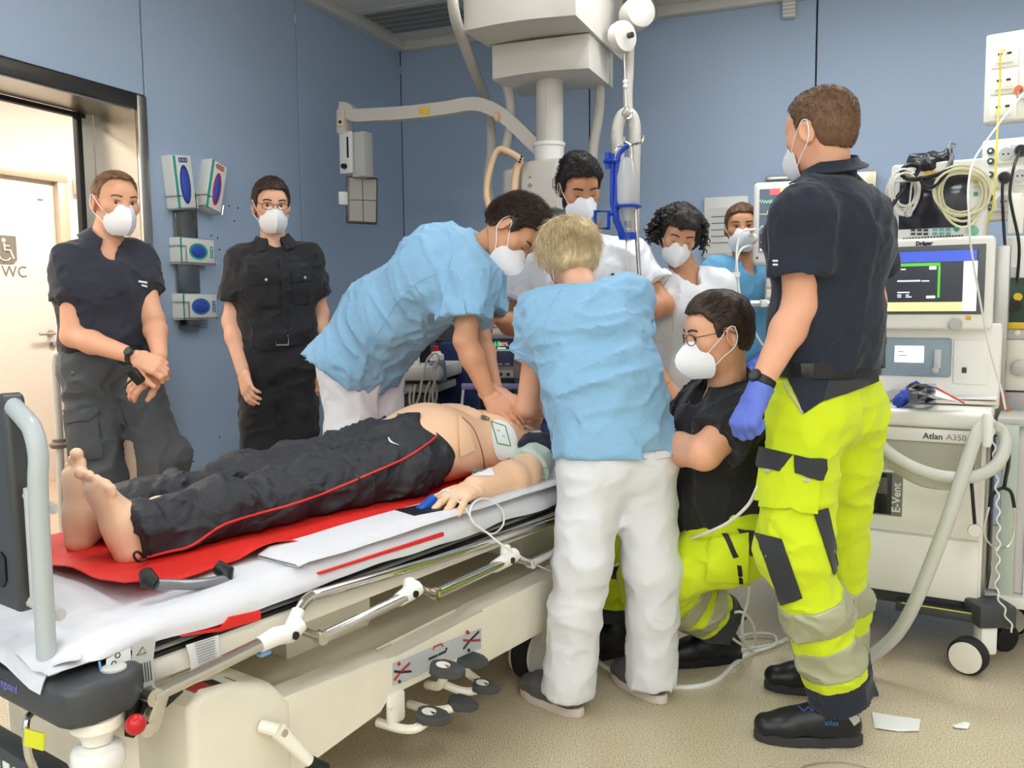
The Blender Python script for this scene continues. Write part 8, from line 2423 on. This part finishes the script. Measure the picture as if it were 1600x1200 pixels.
for i in range(2):
    for j in range(3):
        p0 = plane_hit(TPN, 1550, 68, 0); x_ = p0.x + 0.115 * i; z_ = p0.z - 0.055 - 0.106 * j
        if i == 1 and j == 2: continue
        m = MB(TPN); m.box((x_ + 0.05, -0.003, z_), (0.100, 0.008, 0.098), bev=0.003); pf_ = m.build('socket_frame', M_WHITE, pn)
        m = MB(TPN); m.box((x_ + 0.05, -0.009, z_), (0.062, 0.006, 0.066), bev=0.002); m.build('socket_insert', M_CREAM, pf_)
        for sx in (-1, 1): m = MB(TPN); m.box((x_ + 0.05 + 0.017 * sx, -0.0125, z_ + 0.004), (0.016, 0.003, 0.008)); m.build('port', M_BLACK, pf_)
for q_, r in (((1592, 141), 0.018), ((1600, 146), 0.022)):
    q = plane_hit(TPN, *q_, -0.002); m = MB(TPN); m.lathe([(r, 0), (r, 0.012)], (q.x, 0, q.z), (0, -1, 0), 16); m.build('round_port', mat('orange_port', (226, 110, 60), 0.5) if r < 0.02 else M_LGREY, pn)
for k, (x, y) in enumerate(((1548, 236), (1548, 252), (1547, 273), (1547, 309), (1547, 324))):
    q = plane_hit(TPN, x, y, -0.001); m = MB(TPN); m.lathe([(0.014, 0), (0.014, 0.006), (0.006, 0.007)], (q.x, 0.0, q.z), (0, -1, 0), 16); e_ = m.build('earth_stud', mat('stud_green', (74, 92, 80), 0.4), pl_)
    m = MB(TPN); m.lathe([(0.005, 0.006), (0.005, 0.010)], (q.x, 0.0, q.z), (0, -1, 0), 12); m.build('pin', M_CHROME, e_)
for k, (x, y, pl2) in enumerate(((1572, 241, 0), (1570, 278, 1), (1594, 275, 0), (1568, 315, 0), (1594, 236, 1))):
    q = plane_hit(TPN, x, y, -0.001); m = MB(TPN); m.box((q.x, -0.003, q.z), (0.075, 0.008, 0.078), bev=0.004); s_ = m.build('power_socket', M_WHITE, pl_)
    m = MB(TPN); m.lathe([(0.027, 0.007), (0.027, 0.009)], (q.x, 0.0, q.z), (0, -1, 0), 24); m.build('socket_well', M_LGREY, s_)
    m = MB(TPN)
    for sx in (-0.009, 0.009): m.lathe([(0.004, 0.009), (0.004, 0.0095)], (q.x + sx, 0, q.z), (0, -1, 0), 8)
    m.build('socket_hole', M_BLACK, s_)
def plug(px, py, label, pix):
    q = plane_hit(TPN, px, py, -0.01); t = thing('power_plug', label, 'plug', TPN @ V(q.x, -0.01, q.z))
    m = MB(TPN); m.lathe([(0.024, 0), (0.024, 0.02), (0.018, 0.04), (0.008, 0.042)], (q.x, -0.010, q.z), (0, -1, 0), 20); m.build('plug_body', M_BLACK, t)
    c_ = TPN @ V(q.x, -0.045, q.z)
    m = MB(); m.tube(spline([c_] + [P(*p) for p in pix], 6), 0.006, 8); m.build('cord', M_BLACK, t)
plug(1570, 278, 'black plug in the left power socket with cord hanging down', [(1566, 300, 3.66), (1568, 350, 3.62), (1572, 400, 3.60), (1578, 455, 3.6), (1581, 500, 3.6)])
plug(1596, 236, 'black plug in the right power socket with looped cord', [(1584, 262, 3.56), (1578, 300, 3.55), (1582, 330, 3.55), (1592, 380, 3.55), (1590, 430, 3.58), (1582, 490, 3.6)])
yc = thing('yellow_patch_cord', 'yellow patch cord hanging from the upper data socket', 'cord', P(1560, 180, 3.7))
m = MB(); m.tube(spline([P(1570, 78, 3.70), P(1564, 80, 3.66), P(1563, 90, 3.66), P(1562, 140, 3.68), P(1559, 190, 3.66), P(1556, 260, 3.64), P(1552, 320, 3.64), P(1543, 350, 3.66), P(1541, 372, 3.7)], 6), 0.0042, 8); m.build('cord', mat('yellow_cord', (236, 216, 74), 0.5), yc)
wc = thing('white_bell_cord', 'white cord hanging from the wall panel across the machine', 'cord', P(1540, 220, 3.5))
m = MB(); m.tube(spline([P(1598, 147, 3.62), P(1575, 175, 3.55), P(1545, 215, 3.45), P(1522, 250, 3.25), P(1513, 290, 3.05), P(1514, 340, 2.98), P(1517, 385, 2.98), P(1526, 440, 3.0), P(1537, 500, 3.02), P(1550, 560, 3.02), P(1565, 610, 3.05), P(1571, 640, 3.05)], 7), 0.0035, 8); m.build('cord', M_WHITE, wc)
# ------------------------------------------------------------------ side trolley and things at the right edge
sd_ = thing('side_trolley', 'white and grey drug trolley at the right edge beside the machine', 'trolley', V(P(1590, 900, 3.2).x, 3.2, 0), -b31)
TS_ = mframe(V(P(1562, 700, 3.12).x, 3.12, 0), V(math.cos(b31), -math.sin(b31), 0), V(math.sin(b31), math.cos(b31), 0))
zc_ = plane_hit(TS_, 1562, 662, 0).z; zd_ = plane_hit(TS_, 1562, 925, 0).z
m = MB(TS_); m.box((0.22, 0.22, (zc_ + zd_) / 2), (0.42, 0.42, zc_ - zd_), bev=0.006); m.build('cabinet', mat('pale_pinkish_white', (226, 220, 218), 0.45), sd_)
m = MB(TS_); m.box((0.035, -0.015, (zc_ + zd_) / 2), (0.05, 0.03, zc_ - zd_ + 0.02), bev=0.004); m.build('corner_post', mat('pale_green_post', (196, 208, 194), 0.45), sd_)
m = MB(TS_); m.box((0.22, 0.20, zc_ + 0.01), (0.46, 0.46, 0.03), bev=0.006); m.build('top', M_LGREY, sd_)
m = MB(TS_); m.box((0.2, -0.01, zd_ - 0.02), (0.46, 0.08, 0.04), bev=0.006); m.build('foot_rail', M_AM, sd_)
for xx in (0.04, 0.38):
    for yy in (0.04, 0.4):
        q = TS_ @ V(xx, yy, 0.0505); m = MB(); m.lathe([(0.02, -0.02), (0.05, -0.016), (0.05, 0.016), (0.02, 0.02)], q, V(0.3, -0.9, 0), 20); m.build('wheel', M_RUBBER, sd_); m = MB(); m.box((q.x, q.y, (0.10 + zd_) / 2), (0.04, 0.04, zd_ - 0.08)); m.build('leg', M_LGREY, sd_)
for k in range(2): m = MB(TS_); m.box((0.24, -0.004, zd_ + 0.12 + 0.28 * k), (0.30, 0.008, 0.25), bev=0.004); m.build('drawer', M_WHITE, sd_)
sv = thing('suction_unit', 'white device with grey knob and yellow lid at the right edge', 'device', P(1590, 650, 3.35))
TV = mframe(V(P(1566, 600, 3.35).x, 3.35, 0), V(math.cos(b31), -math.sin(b31), 0), V(math.sin(b31), math.cos(b31), 0))
def vb(name, p0, p1, y0, y1, m_, bev=0.004, xw=None, parent=None):
    a, b_ = plane_hit(TV, *p0, y0), plane_hit(TV, *p1, y0); x1_ = a.x + xw if xw else b_.x
    m = MB(TV); m.box(((a.x + x1_) / 2, (y0 + y1) / 2, (a.z + b_.z) / 2), (abs(a.x - x1_), abs(y1 - y0), abs(a.z - b_.z)), bev=bev); return m.build(name, m_, parent or sv)
vb('case', (1566, 530), (1566, 610), 0, 0.16, M_CREAM, 0.008, 0.2); vb('top_bracket', (1568, 514), (1568, 530), 0.0, 0.12, M_LGREY, 0.004, 0.2); vb('yellow_lid', (1572, 505), (1572, 514), -0.01, 0.12, M_YELLOW, 0.003, 0.2); vb('lower_shelf', (1566, 612), (1566, 648), 0.02, 0.14, M_LGREY, 0.004, 0.2)
q = plane_hit(TV, 1594, 574, -0.002); m = MB(TV); m.lathe([(0.03, 0), (0.03, 0.02), (0.022, 0.026)], (q.x, 0, q.z), (0, -1, 0), 20); m.build('knob', M_LGREY, sv)
q = plane_hit(TV, 1590, 520, -0.002); m = MB(TV); m.lathe([(0.01, 0), (0.01, 0.004)], (q.x, 0, q.z), (0, -1, 0), 14); m.build('screw', M_WHITE, sv)
m = MB(); m.tube(spline([P(1567, 612, 3.3), P(1568, 630, 3.28), P(1577, 643, 3.27), P(1585, 648, 3.27)], 5), 0.006, 8); m.build('orange_tube', mat('orange_tube', (226, 110, 40), 0.5), sv)
gv = thing('gas_valve_block', 'dark green gas valve block with yellow and white knobs at the right edge', 'valve', P(1588, 495, 3.6))
m = MB(); m.box(P(1590, 472, 3.62), (0.14, 0.08, 0.20), bev=0.012); m.build('block', mat('dark_green_metal', (50, 72, 58), 0.4), gv)
m = MB(); m.lathe([(0.016, 0), (0.016, 0.02)], P(1589, 464, 3.58), V(-0.3, -0.9, 0), 16); m.build('yellow_knob', M_YELLOW, gv)
m = MB(); m.lathe([(0.024, 0), (0.024, 0.02)], P(1585, 478, 3.58), V(-0.3, -0.9, 0), 18); m.lathe([(0.010, 0.02), (0.010, 0.026)], P(1585, 478, 3.58), V(-0.3, -0.9, 0), 14); m.build('black_knob', M_BLACK, gv)
m = MB(); m.box(P(1590, 400, 3.66), (0.10, 0.06, 0.16), bev=0.012); m.lathe([(0.03, 0), (0.03, 0.06)], P(1590, 440, 3.62), V(0, 0, 1), 16); m.build('white_regulator', M_WHITE, gv)
m = MB(); m.lathe([(0.028, 0), (0.028, 0.14), (0.02, 0.16)], P(1586, 365, 3.6), V(0, 0, 1), 18); m.build('cream_handle', M_CREAM, gv)
# hoses over the machine front
hs = thing('breathing_hose', 'long translucent breathing hose looping from the machine down to the floor', 'hose', P(1540, 700, 2.9))
m = MB(); m.tube(spline([P(1336, 650, 3.10), P(1352, 668, 3.02), P(1380, 700, 2.94), P(1420, 727, 2.9), P(1470, 744, 2.86), P(1520, 745, 2.84), P(1555, 728, 2.86), P(1570, 700, 2.9), P(1566, 675, 2.94), P(1548, 664, 2.94)], 8), 0.021, 14); m.build('upper_loop', M_FROST, hs)
m = MB(); m.tube(spline([P(1548, 662, 2.93), P(1532, 668, 2.90), P(1518, 700, 2.86), P(1502, 750, 2.82), P(1480, 815, 2.80), P(1455, 880, 2.80), P(1430, 940, 2.82), P(1405, 985, 2.86), P(1375, 1015, 2.9), P(1340, 1035, 2.93), P(1290, 1040, 2.97), P(1250, 1010, 3.02), P(1236, 980, 3.05), P(1232, 955, 3.1)], 8), 0.022, 14); m.build('lower_loop', M_FROST, hs)
m = MB(); m.tube(spline([P(1336, 664, 3.12), P(1356, 690, 3.04), P(1390, 722, 2.98), P(1440, 752, 2.93), P(1500, 760, 2.90)], 8), 0.018, 12); m.build('second_tube', M_FROST, hs)
hl = thing('hose_holder', 'white rounded hose holder on the machine corner', 'holder', P(1541, 700, 2.92))
m = MB(); m.tube([P(1541, 698, 2.87), P(1542, 690, 2.87), P(1543, 652, 2.88), P(1543, 646, 2.88)], [0.012, 0.018, 0.018, 0.012], 14); m.build('post', M_WHITE, hl); m = MB(); m.tube([P(1543, 668, 2.90), P(1538, 664, 2.99)], 0.01, 8); m.build('bracket', M_LGREY, hl)
st = thing('stethoscope', 'black stethoscope hanging at the right of the machine', 'stethoscope', P(1560, 860, 2.95))
m = MB(); m.tube(spline([P(1523, 818, 2.93), P(1520, 780, 2.93), P(1518, 740, 2.95), P(1526, 700, 2.96), P(1550, 680, 2.97), P(1574, 690, 2.97), P(1576, 720, 2.96), P(1571, 750, 2.95), P(1569, 762, 2.95)], 6), 0.006, 8); m.tube(spline([P(1546, 792, 2.95), P(1550, 775, 2.95), P(1560, 765, 2.95), P(1570, 763, 2.95), P(1580, 770, 2.95), P(1585, 793, 2.95)], 5), 0.006, 8); m.build('tube', M_BLACK, st)
m = MB(); m.tube(spline([P(1546, 792, 2.95), P(1539, 820, 2.95), P(1540, 840, 2.95), P(1552, 856, 2.95)], 5), 0.003, 6); m.tube(spline([P(1585, 793, 2.95), P(1585, 825, 2.95), P(1578, 850, 2.95), P(1562, 859, 2.95)], 5), 0.003, 6); m.build('ear_tube', M_CHROME, st)
m = MB(); m.sphere(P(1557, 858, 2.95), 0.008, 10); m.build('ear_tip', M_WHITE, st)
m = MB(); m.lathe([(0.012, -0.012), (0.022, -0.008), (0.023, 0.0), (0.021, 0.004)], P(1523, 829, 2.93), V(-0.3, -0.95, 0.1), 24); m.build('chest_piece', M_CHROME, st)
cc = thing('coiled_cord', 'white curly cord hanging down the right side of the trolley', 'cord', P(1556, 800, 2.9))
m = MB(); pts = []
for k in range(90):
    t = k / 89; y = 668 + 320 * t; x = 1550 + 10 * math.sin(t * 3) + 3 * math.sin(k * 0.9) + (t > 0.8) * (t - 0.8) * 160
    pts.append(P(x, y, 2.90 + 0.004 * math.cos(k * 0.9)))
m.tube(pts, 0.003, 6); m.build('cord', M_WHITE, cc)
# things lying on the work surface
zw = zt
def onw(px, py, dz=0.0):
    return Pz(px, py, zw + dz)
pk_ = thing('opened_package', 'opened sterile package with blue cloth on the machine work surface', 'package', onw(1420, 622))
soft('film', [cone(onw(1372, 622, .02), onw(1420, 612, .03), 0.022, 0.03, 0.03), cone(onw(1410, 618, .02), onw(1440, 612, .03), 0.02, 0.024, 0.03)], 0.007, mat('white_film', (236, 232, 226), 0.4, bump=[('fold', 20, 0.6, 0.01)]), pk_, disp=wrinkle(0.015, 14, seed=61.0))
soft('blue_cloth', [cone(onw(1405, 628, .022), onw(1432, 608, .055), 0.018, 0.024, 0.02)], 0.006, mat('blue_wrap', (40, 70, 170), 0.6, bump=[('fold', 30, 0.9, 0.01)]), pk_, disp=wrinkle(0.012, 22, seed=62.0))
m = MB(); m.grid([[onw(1420 + 14 * j, 630 - 6 * i, 0.004 + 0.02 * math.sin(i * 1.3 + j) ** 2 + 0.02 * i) for j in range(4)] for i in range(6)], 0.001); m.build('plastic_sheet', mat('clear_film', (220, 226, 246), 0.15, trans=0.7), pk_)
nb_ = thing('red_edged_booklet', 'white booklet with red edge leaning on the machine', 'booklet', onw(1475, 622))
m = MB(); m.grid([[onw(1452, 617, .06), onw(1500, 632, .02)], [onw(1448, 604, .085), onw(1508, 630, .03)]], 0.006); m.build('pages', M_PAPER, nb_)
m = MB(); m.tube([onw(1452, 600, .088), onw(1507, 630, .034)], 0.003, 6); m.build('red_edge', mat('red_edge', (214, 60, 50), 0.5), nb_)
ty = thing('paper_tray', 'flat cream tray with papers on the machine work surface', 'tray', onw(1490, 632))
T_w = mframe(onw(1495, 632), V(math.cos(b31), -math.sin(b31), 0), V(math.sin(b31), math.cos(b31), 0))
m = MB(T_w); m.box((-0.02, 0.02, 0.016), (0.30, 0.13, 0.014), rot=(0.05, 0.0, 0.1), bev=0.003); m.build('tray', mat('tray_cream', (232, 222, 204), 0.5), ty)
m = MB(T_w); m.box((0.0, 0.01, 0.030), (0.26, 0.11, 0.004), rot=(0.06, -0.02, 0.02)); m.build('sheets', M_PAPER, ty)
bpy.context.view_layer.update()
